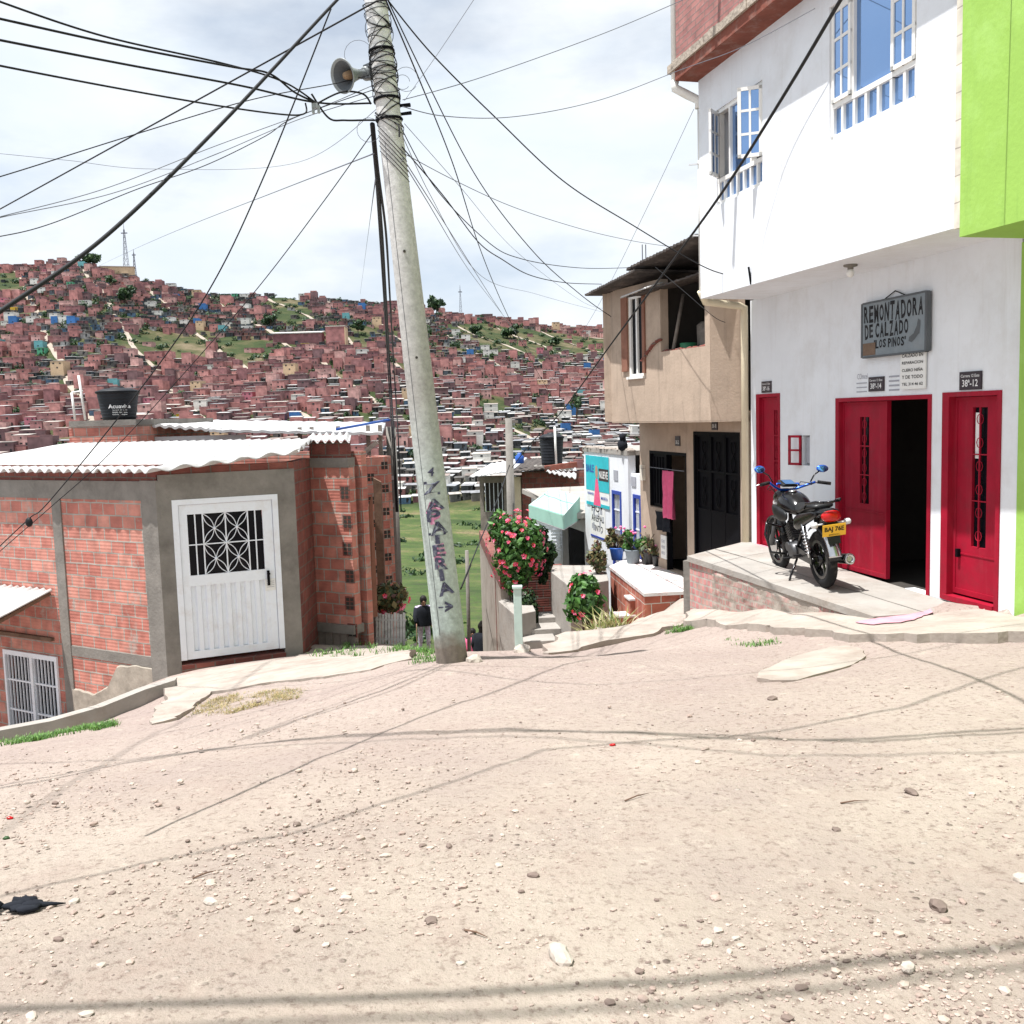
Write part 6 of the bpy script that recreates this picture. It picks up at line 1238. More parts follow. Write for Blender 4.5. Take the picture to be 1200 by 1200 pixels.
tb = at(140, 491, 18.6); tk = tank((tb.x, tb.y, 1.79), .29, .37, .50, 'black water tank with white lettering, on the brick block at the left'); m = MB()
def on_cyl(mb, s, c, r, w, h, dz, face_dir, bold=.01, lift=.006):
    base = len(mb.v); vs, fs, (x0, x1, y0, y1) = text_mesh(s, bold); a0_ = math.atan2(face_dir.y, face_dir.x)
    for v in vs:
        a = ((v.x - x0) / (x1 - x0) - .5) * w; b = ((v.y - y0) / (y1 - y0) - .5) * h; an = a0_ + a / r; mb.v.append(Vector((c.x + math.cos(an) * (r + lift), c.y + math.sin(an) * (r + lift), c.z + dz + b)))
    for f in fs: mb.f.append(tuple(base + k for k in f)); mb.m.append(0); mb.sm.append(False)
cc = Vector((tb.x, tb.y, 1.79)); fd = Vector((.45, -1, 0)); on_cyl(m, 'Acuaviva', cc, .352, .40, .075, .25, fd, .02)
for k in range(3): on_cyl(m, ('tanque de agua', '500 litros', 'con tapa'), cc, .345, .28, .025, .2 - .045 * k, fd, .01) if False else on_cyl(m, ('tanque de agua', '500 litros', 'con tapa')[k], cc, .345, .26, .025, .18 - .042 * k, fd, .01)
m.build('lettering', K['plate_white'], tk)
m = MB(); a, b_, c, d = at(88, 492, 18.2), at(84, 460, 18.2), at(100, 492, 18.2), at(92, 440, 18.2); m.tube([a, b_], .022, 6); m.tube([c, d], .022, 6); m.tube([b_, at(97, 458, 18.2)], .015, 5); tag(m.build('antenna_frame', K['pvc_white']), 'two thin white uprights left of the lettered water tank', 'antenna')

# ------------------------------------------------------------------ background pole, picket planter
bp_ = thing('utility_pole', at(467, 705, 20) - Z, 'grey utility pole behind the vented brick house, left of the leaning pole', 'utility pole'); m = MB(); m.tube([at(467, 760, 20) - Z, at(458, 500, 20)], [.13, .10], 14); m.build('shaft', K['concrete'], bp_)
m = MB(); 
for py in (592, 632, 560): m.bar(at(452, py, 19.9), at(462, py, 19.9), .05, .08)
m.tube([at(452, 690, 19.8), at(447, 520, 19.8)], .03, 6); m.build('side_conduit', K['zinc'], bp_)
pf = thing('picket_fence', at(458, 757, 15), 'peeling white picket fence holding a pink-flowered bush', 'fence'); 
for k in range(10): px = 442 + 3.5 * k; m = MB(); m.bar(at(px, 756, 15), at(px, 718 + (k % 3), 15), .038, .015, up=(0, 1, 0)); m.build('picket', K['picket'], pf)
m = MB(); m.bar(at(440, 748, 15.03), at(477, 750, 15.03), .03, .03); m.bar(at(440, 726, 15.03), at(476, 727, 15.03), .03, .03); m.build('rail', K['picket'], pf)

# ------------------------------------------------------------------ bushes
def flower_bush(name, c, rad, n, nflow, lab, seed, leaf='leaf', fsize=.045, pet='petal', lsize=.075, base_z=None, group='flowering shrubs'):
    R = random.Random(seed); base = Vector(c) - Z * rad[2]; base.z = base_z if base_z is not None else base.z
    root = thing(name, base, lab, 'shrub', group); m = MB(); c = Vector(c)
    clumps(m, c, rad, 16, int(n * .75), lsize, R); leaves(m, c, (rad[0] * .9, rad[1] * .9, rad[2] * .9), int(n * .25), lsize, R, shell=.1); m.build('foliage', K[leaf], root); m = MB()
    for k in range(9): a = R.uniform(0, 6.28); q = R.uniform(.2, .8); m.tube([base + Vector((math.cos(a) * .05, math.sin(a) * .05, 0)), base.lerp(c, .6) + Vector((math.cos(a) * rad[0] * q * .5, math.sin(a) * rad[1] * q * .5, 0)), c + Vector((math.cos(a) * rad[0] * q, math.sin(a) * rad[1] * q, rad[2] * R.uniform(-.2, .6)))], [.018, .012, .006], 5)
    m.build('stem', K['stem'], root); m = MB()
    for k in range(11):        # one blossom of overlapping petals
        a = k * 2.4; r_ = fsize * (.25 + .07 * k); p = Vector((math.cos(a) * r_ * .7, math.sin(a) * r_ * .7, .012 - .002 * k)); t_ = Vector((math.cos(a), math.sin(a), .55)).normalized(); b2 = Vector((-math.sin(a), math.cos(a), 0)); s_ = fsize * .55
        m.face([m.vert(p - t_ * s_ * .3), m.vert(p + b2 * s_ * .6 + t_ * s_ * .3), m.vert(p + t_ * s_), m.vert(p - b2 * s_ * .6 + t_ * s_ * .3)])
    first = m.build('flower', K[pet], root, local=True); first.parent = root
    for k in range(nflow):
        d = Vector((R.gauss(0, 1), R.gauss(0, 1) - .7, R.gauss(0, .9) + .15)).normalized(); p = c + Vector((d.x * rad[0], d.y * rad[1], d.z * rad[2])) * R.uniform(.92, 1.12)
        o = first if k == 0 else first.copy()
        if k: COL.objects.link(o); o.parent = root
        o.location = p - root.location; o.rotation_euler = d.to_track_quat('Z', 'Y').to_euler(); s_ = R.uniform(.7, 1.35); o.scale = (s_, s_, s_)
    return root
flower_bush('flowering_shrub', at(605, 647, 17.2), (.49, .46, .74), 6000, 98, 'large shrub full of pink and red blossoms, above the mint post', 21, fsize=.042, base_z=-2.6)
flower_bush('flowering_shrub', at(688, 704, 14.3), (.30, .28, .42), 2600, 14, 'bright green shrub with a few pink blossoms beside the parapet block', 22, fsize=.045, lsize=.08, base_z=-1.75)
flower_bush('flowering_shrub', at(455, 700, 15.3), (.30, .24, .28), 900, 7, 'sparse shrub with a few pink blossoms above the picket fence', 23, 'leaf_dry', .06, 'petal', .07, base_z=-1.95)
R5 = random.Random(77)
def bush(name, c, rad, n, ls, lk, lab, seed):
    R = random.Random(seed); root = thing(name, Vector(c) - Z * rad[2], lab, 'shrub'); m = MB(); clumps(m, c, rad, 12, n, ls, R); leaves(m, c, tuple(x * .85 for x in rad), n // 4, ls, R, shell=.1); m.build('foliage', K[lk], root); m = MB(); b = Vector(c) - Z * rad[2]
    for k in range(5): m.tube([b, Vector(c) + Vector((R.uniform(-.6, .6) * rad[0], 0, R.uniform(-.2, .5) * rad[2]))], [.02, .008], 5)
    m.build('stem', K['stem'], root)
bush('dark_shrub', at(634, 652, 18.2), (.30, .28, .50), 2200, .07, 'leaf_dark', 'tall dark shrub between the flowering shrub and the awning', 31)
bush('hanging_ivy', at(622, 712, 16.8), (.17, .15, .48), 1500, .05, 'leaf_dark', 'dark hanging ivy below the large flowering shrub', 32)
bush('dry_shrub', at(700, 655, 16.6), (.20, .2, .26), 900, .05, 'leaf_dry', 'dull brown shrub left of the blue pot', 33)
bush('low_shrub', at(440, 640 + 90, 24), (1.0, .8, .8), 900, .12, 'leaf_dark', 'dark bush beyond the picket fence at the alley', 34)
def blades(mb, c, n, R, ln, w, spread, up=.6, m=0, zf=None):
    for _ in range(n):
        a = R.uniform(0, 6.28); r_ = spread * R.random() ** .6; b = Vector((c[0] + math.cos(a) * r_, c[1] + math.sin(a) * r_, 0)); b.z = zf(b.x, b.y) if zf else c[2]
        d = Vector((R.uniform(-1, 1), R.uniform(-1, 1), up * 2)).normalized(); l = ln * R.uniform(.5, 1.2); t_ = d.cross(Z).normalized() * w; mid = b + d * l * .6; tip = b + d * l + Vector((d.x, d.y, -.3)) * l * .35
        mb.face([mb.vert(b - t_), mb.vert(b + t_), mb.vert(mid + t_ * .8), mb.vert(mid - t_ * .8)], m); mb.face([mb.vert(mid - t_ * .8), mb.vert(mid + t_ * .8), mb.vert(tip)], m)
c = at(716, 742, 13.6); root = thing('spiky_plant', c, 'clump of long dry pale-green blades in front of the tiled steps', 'plant'); m = MB(); blades(m, (c.x, c.y, c.z - .1), 150, R5, .52, .014, .24, .8); blades(m, (c.x - .25, c.y, c.z - .1), 60, R5, .35, .012, .16, .6); m.build('leaf_blades', K['agave'], root); m = MB(); m.ell(c - Z * .05, (.12, .12, .1)); m.build('root_clump', K['stem'], root)
def grass(pts, n, ln, mat_, seed, lab=None, w=.004, up=.7):
    R = random.Random(seed); m = MB()
    xs = [p.x for p in pts]; ys_ = [p.y for p in pts]; P_ = [(p.x, p.y) for p in pts]; k = 0
    while k < n:
        x, y = R.uniform(min(xs), max(xs)), R.uniform(min(ys_), max(ys_))
        if not inpoly(x, y, P_): continue
        k += 1
        if noise.noise(Vector((x * 3, y * 3, seed))) < .05 and R.random() < .88: continue
        blades(m, (x, y, zg0(x, y) - .01), 7, R, ln, w, .05, up)
    return tag(m.build('grass', mat_), kind='stuff')
grass([at(-40, 885, 9.0), at(-40, 862, 9.6), at(0, 858, 9.7), at(80, 846, 9.9), at(135, 836, 10.0), at(136, 856, 9.0), at(70, 868, 8.9), at(0, 880, 8.6)], 900, .07, K['grass'], 1)
grass([at(240, 815, 9.6), at(300, 806, 9.6), at(360, 808, 9.0), at(345, 825, 8.4), at(280, 838, 8.1), at(232, 842, 8.4), at(215, 852, 8.2)], 700, .055, K['grass_dry'], 2, w=.003, up=.25)
grass([at(478, 774, 9.6), at(495, 768, 9.8), at(520, 768, 9.3), at(517, 780, 8.7), at(485, 782, 8.9)], 150, .07, K['grass'], 3)
grass([at(780, 750, 11.3), at(800, 735, 12.0), at(832, 732, 12.0), at(836, 744, 11.3), at(800, 752, 11.0)], 260, .07, K['grass'], 4)
grass([at(622, 752, 14.0), at(640, 744, 14.6), at(672, 738, 14.6), at(660, 752, 13.5)], 250, .10, K['grass'], 5)
grass([at(850, 752, 9.6), at(870, 748, 9.3), at(925, 750, 9.0), at(915, 760, 8.6), at(870, 765, 8.8)], 60, .05, K['grass'], 6)
grass([at(470, 765, 12.5), at(500, 758, 14), at(520, 762, 13), at(500, 775, 10.5), at(480, 772, 11)], 130, .08, K['grass'], 8)
grass([Vector((-2.6, 12, 0)), Vector((-1.2, 11, 0)), Vector((-1.0, 18, 0)), Vector((-2.0, 26, 0)), Vector((-4.6, 26, 0)), Vector((-2.4, 16.5, 0))], 1100, .12, K['grass'], 9, w=.006)

# ------------------------------------------------------------------ leaning concrete pole
pb0 = at(530, 778, 8.6); pt0 = at(454, 120, 8.6); ax = (pt0 - pb0).normalized(); PL = 8.2
def pole_pt(t): return pb0 + ax * t
def pole_r(t): return .142 - .0085 * t
lp_ = thing('leaning_pole', pb0 - Z * .05, 'tall leaning concrete utility pole with painted ZAPATERIA lettering and a loudspeaker', 'utility pole')
m, t, b = newmat('painted_concrete_pole'); tcn = N(t, 'ShaderNodeTexCoord'); sp = N(t, 'ShaderNodeSeparateXYZ'); L(t, tcn.outputs['Object'], sp.inputs[0])
n1 = N(t, 'ShaderNodeTexNoise'); n1.inputs['Scale'].default_value = 4; n1.inputs['Detail'].default_value = 8; L(t, tcn.outputs['Object'], n1.inputs['Vector'])
ad = N(t, 'ShaderNodeMath', operation='MULTIPLY_ADD'); ad.inputs[1].default_value = .5; L(t, n1.outputs[0], ad.inputs[0]); L(t, sp.outputs[2], ad.inputs[2])
r = N(t, 'ShaderNodeValToRGB'); dv = N(t, 'ShaderNodeMath', operation='DIVIDE'); dv.inputs[1].default_value = 8; L(t, ad.outputs[0], dv.inputs[0]); L(t, dv.outputs[0], r.inputs[0])
cr = r.color_ramp
for pos, col_ in ((0.0, (.14, .12, .10)), (.055, (.20, .17, .14)), (.075, (.40, .47, .43)), (.16, (.46, .52, .48)), (.26, (.43, .47, .44)), (.34, (.38, .37, .345)), (1.0, (.33, .32, .30))):
    e_ = cr.elements.new(pos); e_.color = (*col_, 1)
cr.elements.remove(cr.elements[-1]); cr.elements.remove(cr.elements[0])
n2 = N(t, 'ShaderNodeTexNoise'); n2.inputs['Scale'].default_value = 22; n2.inputs['Detail'].default_value = 9; n2.inputs['Roughness'].default_value = .75; L(t, tcn.outputs['Object'], n2.inputs['Vector'])
hs = N(t, 'ShaderNodeMapRange'); hs.inputs['From Min'].default_value = .35; hs.inputs['From Max'].default_value = .65; hs.inputs['To Min'].default_value = .72; hs.inputs['To Max'].default_value = 1.12; L(t, n2.outputs[0], hs.inputs[0])
mu = N(t, 'ShaderNodeMixRGB', blend_type='MULTIPLY'); mu.inputs[0].default_value = 1; L(t, r.outputs[0], mu.inputs[1]); L(t, hs.outputs[0], mu.inputs[2]); L(t, mu.outputs[0], b.inputs['Base Color']); b.inputs['Roughness'].default_value = .9
bp = N(t, 'ShaderNodeBump'); bp.inputs['Strength'].default_value = .4; bp.inputs['Distance'].default_value = .01; L(t, n2.outputs[0], bp.inputs['Height']); L(t, bp.outputs[0], b.inputs['Normal']); polemat = m
m = MB(); m.tube([pole_pt(-.5 + (PL + .5) * k / 30) for k in range(31)], [pole_r(-.5 + (PL + .5) * k / 30) for k in range(31)], 36); m.build('shaft', polemat, lp_)
view = -(Vector((pb0.x, pb0.y, 0)).normalized()); side = ax.cross(view).normalized(); side = -side if side.x < 0 else side; fwd = side.cross(ax).normalized(); fwd = fwd if fwd.dot(view) > 0 else -fwd
def pole_text(mb, s, py, w, h, dx=0, bold=.02, rot=0.0, lift=.004):
    lo_, hi_ = 0, 8
    for _ in range(40):
        mid = (lo_ + hi_) / 2
        if px_of(pole_pt(mid))[1] > py: lo_ = mid
        else: hi_ = mid
    t0 = lo_; vs, fs, (x0, x1, y0, y1) = text_mesh(s, bold); base = len(mb.v); r_ = pole_r(t0)
    # subdivide long faces so that strokes follow the round shaft
    for v in vs:
        a = ((v.x - x0) / (x1 - x0) - .5) * w; b = ((v.y - y0) / (y1 - y0) - .5) * h; a, b = a * math.cos(rot) - b * math.sin(rot), a * math.sin(rot) + b * math.cos(rot); an = (a + dx) / r_; q = pole_pt(t0 + b); rr = pole_r(t0 + b) + lift
        mb.v.append(q + (side * math.sin(an) + fwd * math.cos(an)) * rr)
    for f in fs: mb.f.append(tuple(base + k for k in f)); mb.m.append(0); mb.sm.append(False)
ink = MB(); pk = MB()
pole_text(ink, '4', 552, .055, .075, .01, .02, -.2)
for s_, py, w, h, dx, rt in (('Z', 571, .12, .10, 0, -.05), ('A', 590, .13, .09, .01, .1), ('P', 603, .09, .095, -.01, -.1), ('A', 617, .12, .10, .02, .1), ('T', 629, .12, .085, .0, -.05), ('E', 643, .08, .09, .0, 0), ('R', 658, .09, .09, .01, -.1), ('I', 671, .03, .09, 0, .05), ('A', 687, .11, .10, .02, .15)): pole_text(ink, s_, py, w * 1.25, h * 1.15, dx, .03, rt, .011)
pole_text(ink, '>', 708, .07, .10, .03, .02, -.1, .009); pole_text(ink, '-', 708, .10, .014, -.01, .0, 0, .009); ink.build('lettering', K['pole_ink'], lp_)
for s_, py, w, h, dx in (('A', 592, .15, .09, -.01), ('P', 606, .1, .09, .0), ('E', 642, .09, .10, .01), ('R', 655, .09, .10, 0)): pole_text(pk, s_, py, w, h, dx, .05, .15, .006)
pk.build('pink_lettering', K['pole_pink'], lp_)
# straps, tangled wire and clamp hardware
m = MB(); RW = random.Random(8)
def ring(mb, t0, rr, th, tilt=0.0, n=20, ph=0):
    r_ = pole_r(t0) + rr; mb.tube([pole_pt(t0 + tilt * math.sin(a_ / n * 6.283 + ph)) + (side * math.sin(a_ / n * 6.283) + fwd * math.cos(a_ / n * 6.283)) * r_ for a_ in range(n + 1)], th, 5, caps=False)
def tpy(py):
    lo_, hi_ = 0, 8
    for _ in range(30):
        mid = (lo_ + hi_) / 2
        if px_of(pole_pt(mid))[1] > py: lo_ = mid
        else: hi_ = mid
    return lo_
for k in range(30): ring(m, tpy(RW.uniform(60, 150)), RW.uniform(.002, .02), .0035, RW.uniform(-.1, .1), ph=RW.uniform(0, 6))
for k in range(14): ring(m, tpy(RW.uniform(0, 60)), RW.uniform(.002, .02), .003, RW.uniform(-.16, .16), ph=RW.uniform(0, 6))
for k in range(6): t0 = tpy(165 + k * 6); ring(m, t0, .004, .003, .14, ph=3.3)
m.build('wrapped_wire', K['black_cable'], lp_)
m = MB(); 
for py in (60, 117, 141): ring(m, tpy(py), .004, .012)
for k in range(5): t0 = tpy(RW.choice((117, 125, 135))); m.bar(pole_pt(t0) + side * (pole_r(t0)), pole_pt(t0) + side * (pole_r(t0) + .09) + fwd * RW.uniform(-.04, .04), .02)
m.build('clamp', K['dark_iron'], lp_)
m = MB()
for (py, sgn, rr) in ((95, 1, .1), (98, 1, .06), (150, -1, .1), (62, -1, .12)):
    t0 = tpy(py); c = pole_pt(t0) + side * sgn * (pole_r(t0) + rr * .8); m.tube([c + side * math.cos(a_ / 18 * 6.283) * rr + ax * math.sin(a_ / 18 * 6.283) * rr for a_ in range(17)], .0022, 5)
m.build('wire_loop', K['grey_wire'], lp_)
m = MB(); m.tube([pole_pt(tpy(170 + 30 * k)) + (side * -.55 + fwd * .85).normalized() * (pole_r(tpy(170 + 30 * k)) + .001) for k in range(20)], .0022, 4); m.build('hairline_crack', K['sign_edge'], lp_)
m = MB(); 
for py in (297, 420): c = pole_pt(tpy(py)); m.lathe(c + fwd * (pole_r(4) - .01), fwd, [(0, .012), (.022, .012)], 8)
m.build('bolt_hole', K['dark_inside'], lp_)
# loudspeaker horn
hm = at(402, 89, 8.5); hb_ = at(426, 79, 8.6); hax = Vector((-.62, -.72, -.30)).normalized(); hn = thing('loudspeaker', hm, 'grey horn loudspeaker clamped to the leaning pole', 'loudspeaker')
m = MB(); prof = [(-.24, .035), (-.18, .04), (-.12, .055), (-.06, .08), (-.02, .105), (0, .135), (.01, .14), (.012, .132), (-.02, .098), (-.06, .072), (-.12, .045)]; m.lathe(hm, hax, prof, 28, cap=False); m.build('horn', K['horn'], hn)
m = MB(); m.lathe(hm, hax, [(.008, .130), (-.02, .094), (-.06, .068), (-.115, .03)], 28, cap=False); m.build('horn_throat', K['sign_edge'], hn)
m = MB(); m.lathe(hm, hax, [(-.12, .04), (-.10, .045), (-.02, .028), (-.01, .0)], 16, cap=False); m.build('centre_cone', M('rusty_cone', (.3, .2, .12), .7), hn)
m = MB(); m.lathe(hm - hax * .24, -hax, [(0, .045), (.02, .06), (.10, .06), (.13, .04)], 18); m.build('driver', K['horn'], hn)
m = MB(); m.bar(hm - hax * .25 + Z * .05, pole_pt(tpy(70)), .03, .03); m.bar(hm - hax * .2 - Z * .03, pole_pt(tpy(88)), .02, .02); m.build('bracket', K['sign_edge'], hn)

# ------------------------------------------------------------------ wires
def wire(pts, r, lab, mat_='black_cable', n=14, name='overhead_wire'):
    P_ = [Vector((p[0], p[1], 1000 / p[2])) for p in pts]; out_ = []
    for i in range(len(P_) - 1):
        p0 = P_[max(i - 1, 0)]; p1 = P_[i]; p2 = P_[i + 1]; p3 = P_[min(i + 2, len(P_) - 1)]
        for k in range(n):
            s_ = k / n; out_.append(.5 * ((2 * p1) + (p2 - p0) * s_ + (2 * p0 - 5 * p1 + 4 * p2 - p3) * s_ ** 2 + (3 * p1 - p0 - 3 * p2 + p3) * s_ ** 3))
    out_.append(P_[-1]); out_ = [at(q.x, q.y, 1000 / q.z) for q in out_]; m = MB(); m.tube(out_, r, 6); o = m.build(name, K[mat_], base=out_[0]); return tag(o, lab, 'cable', None)
wire([(430, -32, 8.0), (395, 0, 7.6), (250, 155, 6.2), (120, 280, 5.2), (0, 365, 4.5), (-80, 418, 4.1)], .011, 'thickest black cable, dropping from the top left of the pole to the left edge', name='power_cable')
wire([(1010, -40, 5.0), (985, 0, 5.4), (930, 93, 6.4), (860, 205, 8.0), (800, 290, 10), (720, 398, 14), (660, 480, 19), (622, 520, 23), (600, 548, 27)], .012, 'thick black cable slanting from the top right down to the far utility pole', name='power_cable')
wire([(-60, -22, 6.0), (0, 2, 6.3), (120, 42, 7), (260, 74, 7.8), (330, 95, 8.2), (370, 120, 8.4)], .007, 'uppermost of the four black cables from the top left corner')
wire([(-60, 8, 6.0), (0, 22, 6.3), (150, 55, 7), (270, 78, 7.8), (315, 86, 8.1), (345, 108, 8.3), (372, 121, 8.4)], .008, 'second of the four black cables from the top left, bending down near the pole')
wire([(-60, 34, 6.0), (0, 47, 6.3), (150, 76, 7.1), (280, 100, 7.9), (370, 120, 8.4), (435, 121, 8.6)], .008, 'third of the four black cables from the left, reaching the pole clamp')
wire([(-60, 64, 6.0), (0, 77, 6.3), (130, 102, 7.1), (250, 123, 7.8), (330, 134, 8.2), (357, 133, 8.3), (358, 121, 8.35)], .007, 'lowest of the four black cables from the left, ending at the splice')
wire([(372, 121, 8.4), (400, 108, 8.5), (425, 110, 8.55), (435, 122, 8.6)], .008, 'short black loop arching from the splice to the pole')
wire([(365, 110, 8.4), (385, 138, 8.5), (405, 141, 8.5), (440, 141, 8.6), (465, 145, 8.5), (468, 160, 8.45)], .008, 'black cable drooping below the splice and wrapping the pole')
wire([(-60, 222, 6.5), (0, 207, 6.8), (150, 160, 7.6), (290, 118, 8.2), (392, 98, 8.5), (432, 88, 8.6)], .0045, 'thin wire rising from the left edge to the loudspeaker')
wire([(-60, 174, 12), (0, 180, 12), (80, 188, 12.4), (180, 198, 13), (350, 190, 13), (445, 125, 8.6)], .003, 'faint wire almost level across the left sky', 'grey_wire')
wire([(-60, 270, 7), (0, 254, 7.2), (120, 222, 7.8), (250, 172, 8.2), (370, 128, 8.5), (437, 100, 8.6)], .0035, 'thin grey wire rising to the pole, upper of a close pair at the left', 'grey_wire')
wire([(-60, 272, 7), (0, 255, 7.2), (130, 227, 7.8), (250, 182, 8.2), (350, 140, 8.5), (440, 112, 8.6)], .0035, 'thin grey wire rising to the pole, lower of a close pair at the left', 'grey_wire')
wire([(-60, 284, 7), (0, 277, 7.2), (60, 262, 7.5), (160, 222, 8), (240, 194, 8.2), (310, 160, 8.4), (345, 138, 8.5), (438, 105, 8.6)], .004, 'sagging wire from the left edge rising to the pole')
wire([(388, 10, 7.6), (310, 205, 7.9), (245, 340, 8.2), (160, 462, 8.8), (60, 585, 9.6), (35, 607, 9.9), (0, 640, 10.2), (-50, 690, 10.6)], .0055, 'dark wire dropping steeply across the hill to the left of the house')
wire([(437, 155, 8.6), (380, 235, 9.2), (300, 340, 9.8), (200, 455, 10.3), (120, 540, 10.6), (62, 592, 10.8), (0, 646, 11), (-50, 692, 11.2)], .0045, 'second wire dropping from the pole over the corrugated roof')
wire([(438, 180, 8.6), (330, 222, 14), (220, 265, 24), (140, 300, 60), (60, 340, 160)], .006, 'long wire running from the pole out towards the summit', 'grey_wire')
wire([(440, 210, 8.7), (432, 270, 30), (422, 345, 90)], .006, 'thin wire falling away behind the pole towards the ridge', 'grey_wire')
wire([(555, 0, 7.0), (515, 60, 7.7), (474, 118, 8.5)], .002, 'faint thin wire rising right from the pole clamp', 'grey_wire')
wire([(576, -30, 6.6), (555, 0, 7.0)], .002, 'end of the faint thin wire at the top edge', 'grey_wire')
wire([(472, 117, 8.5), (560, 92, 9), (700, 42, 9.8), (800, 0, 10.4), (880, -36, 10.9)], .004, 'upper thin wire crossing from the pole to the top of the white house', 'grey_wire')
wire([(472, 125, 8.5), (520, 136, 8.9), (600, 137, 9.5), (700, 118, 10.3), (800, 81, 11.2), (870, 55, 10.9), (955, 10, 10.0)], .004, 'sagging wire from the pole to the brick top floor', 'grey_wire')
wire([(448, -8, 8.5), (505, 62, 9), (585, 142, 9.8), (660, 212, 10.7), (740, 263, 11.6), (830, 315, 12.3), (880, 325, 12.3)], .0065, 'black cable from the pole top sagging to the bracket on the white house')
wire([(452, -5, 8.5), (500, 95, 9.4), (560, 210, 11), (625, 295, 13), (680, 345, 15), (716, 371, 16.2)], .006, 'black cable from the pole top to the corner of the tan house')
wire([(450, -5, 8.5), (490, 90, 9.6), (530, 190, 12), (562, 290, 16), (600, 380, 22), (650, 470, 34), (700, 545, 60)], .007, 'dark cable falling steeply from the pole top down the valley')
wire([(470, 150, 8.5), (510, 220, 9), (570, 282, 10.4), (610, 303, 11.5), (680, 314, 13), (755, 313, 14.2)], .0045, 'wire from the pole sagging level to the tan house roof')
wire([(471, 172, 8.5), (520, 230, 9.3), (560, 283, 10.3), (590, 305, 11.2), (620, 322, 12.5), (660, 331, 14), (705, 333, 15.6)], .0055, 'lowest sagging black wire between the pole and the tan roof eave')
wire([(470, 178, 8.5), (530, 210, 9.3), (600, 242, 10.5), (680, 268, 12), (740, 282, 13), (785, 289, 13.6)], .0035, 'thin wire from the pole crossing to the top of the dark sheet roof', 'grey_wire')
wire([(474, 145, 8.5), (540, 220, 11), (600, 290, 16), (680, 352, 24), (715, 362, 30)], .003, 'faint thin wire from the pole to behind the tan house', 'grey_wire')
wire([(472, 185, 8.5), (520, 260, 11), (580, 355, 20), (612, 400, 30), (670, 470, 50)], .005, 'thin wire from the pole crossing the right-hand hill', 'grey_wire')
wire([(472, 160, 8.5), (505, 230, 10), (560, 320, 15), (630, 345, 22), (715, 368, 32)], .0035, 'fine wire from the pole passing low over the ridge', 'grey_wire')
wire([(471, 188, 8.5), (500, 235, 10), (545, 310, 18), (590, 370, 30), (640, 440, 55)], .005, 'fine wire descending close beside the steep dark cable', 'grey_wire')
wire([(813, 128, 12.8), (760, 240, 15), (700, 360, 19), (640, 455, 30)], .0035, 'thin wire falling from the rain pipe corner down to the valley', 'grey_wire')
wire([(768, 313, 14.4), (800, 340, 13.6), (835, 370, 13.2), (850, 378, 13.1)], .004, 'short wire across the opening of the tan house')
# vertical bundle to the pole behind
for k, (dx, r_, lab) in enumerate(((0, .017, 'thick black cable bundle hanging beside the leaning pole, front strand'), (5, .013, 'black cable strand hanging beside the leaning pole, right strand'), (-2, .012, 'black cable strand hanging beside the leaning pole, left strand'))):
    wire([(436 + dx * .3, 145, 8.6), (441 + dx * .4, 200, 9.2), (447 + dx, 270, 11), (452 + dx, 350, 14), (456 + dx, 420, 19.7), (462 + dx, 520, 19.75), (466 + dx * .8, 600, 19.7)], r_ * (1 if k else 1.1), lab, name='hanging_cable')
m = MB(); q = at(369, 124, 8.4); m.box(q, (.05, .03, .04)); m.box(q + Vector((.03, 0, -.03)), (.02, .02, .06)); m.box(q + Vector((-.015, 0, -.03)), (.02, .02, .06)); tag(m.build('splice_clamp', K['horn']), 'small metal splice clamp on the cables left of the pole', 'clamp')
m = MB(); q = at(34, 612, 9.9); m.ell(q, (.04, .03, .05), 8, 6); tag(m.build('cable_joint', K['black_cable']), 'taped joint on the wire in front of the brick wall', 'cable joint')
wire([(597, 545, 26.9), (585, 580, 22), (560, 640, 18), (540, 690, 15), (552, 662, 22)], .012, 'dark cable looping down from the far utility pole')
# cables passing overhead out of frame: their shadows lie across the dirt
def over(gpts, h, r_, lab):
    Q = [atz(px, py, z_) + S * (h / S.z) for px, py, z_ in gpts]; d0 = (Q[0] - Q[1]).normalized(); d1_ = (Q[-1] - Q[-2]).normalized(); Q = [Q[0] + d0 * 6] + Q + [Q[-1] + d1_ * 6]
    m = MB(); m.tube(Q, r_, 6); tag(m.build('overhead_cable', K['black_cable']), lab, 'cable')
over([(-100, 1182, 0), (400, 1170, 0), (800, 1145, 0), (1300, 1100, 0)], 6.2, .018, 'heavy cable passing overhead nearest the viewer')
over([(380, 1198, 0), (700, 1180, 0), (1000, 1155, 0), (1300, 1122, 0)], 6.6, .013, 'second heavy cable passing overhead near the viewer')
over([(-100, 920, -.45), (150, 890, -.55), (400, 869, -.45), (600, 867, -.33), (860, 877, -.2), (1020, 868, -.1), (1300, 842, 0)], 5.6, .014, 'cable crossing overhead in the middle of the dirt clearing')
over([(-100, 912, -.45), (150, 886, -.55), (400, 872, -.45), (600, 870, -.33), (860, 872, -.2), (1020, 872, -.1), (1300, 850, 0)], 5.6, .012, 'companion of the cable crossing the middle of the clearing')
over([(105, 1000, -.05), (350, 960, -.1), (640, 893, -.28), (860, 874, -.2), (1060, 830, -.12), (1300, 735, -.1)], 5.4, .010, 'thin cable crossing overhead from lower left to the green house')
over([(-60, 985, -.15), (80, 915, -.5), (215, 850, -.9)], 10.5, .012, 'cable crossing overhead towards the corner brick house')
over([(300, 885, -.5), (600, 880, -.35), (900, 893, -.15), (1250, 885, -.02)], 5.6, .007, 'thin cable overhead just in front of the pair')
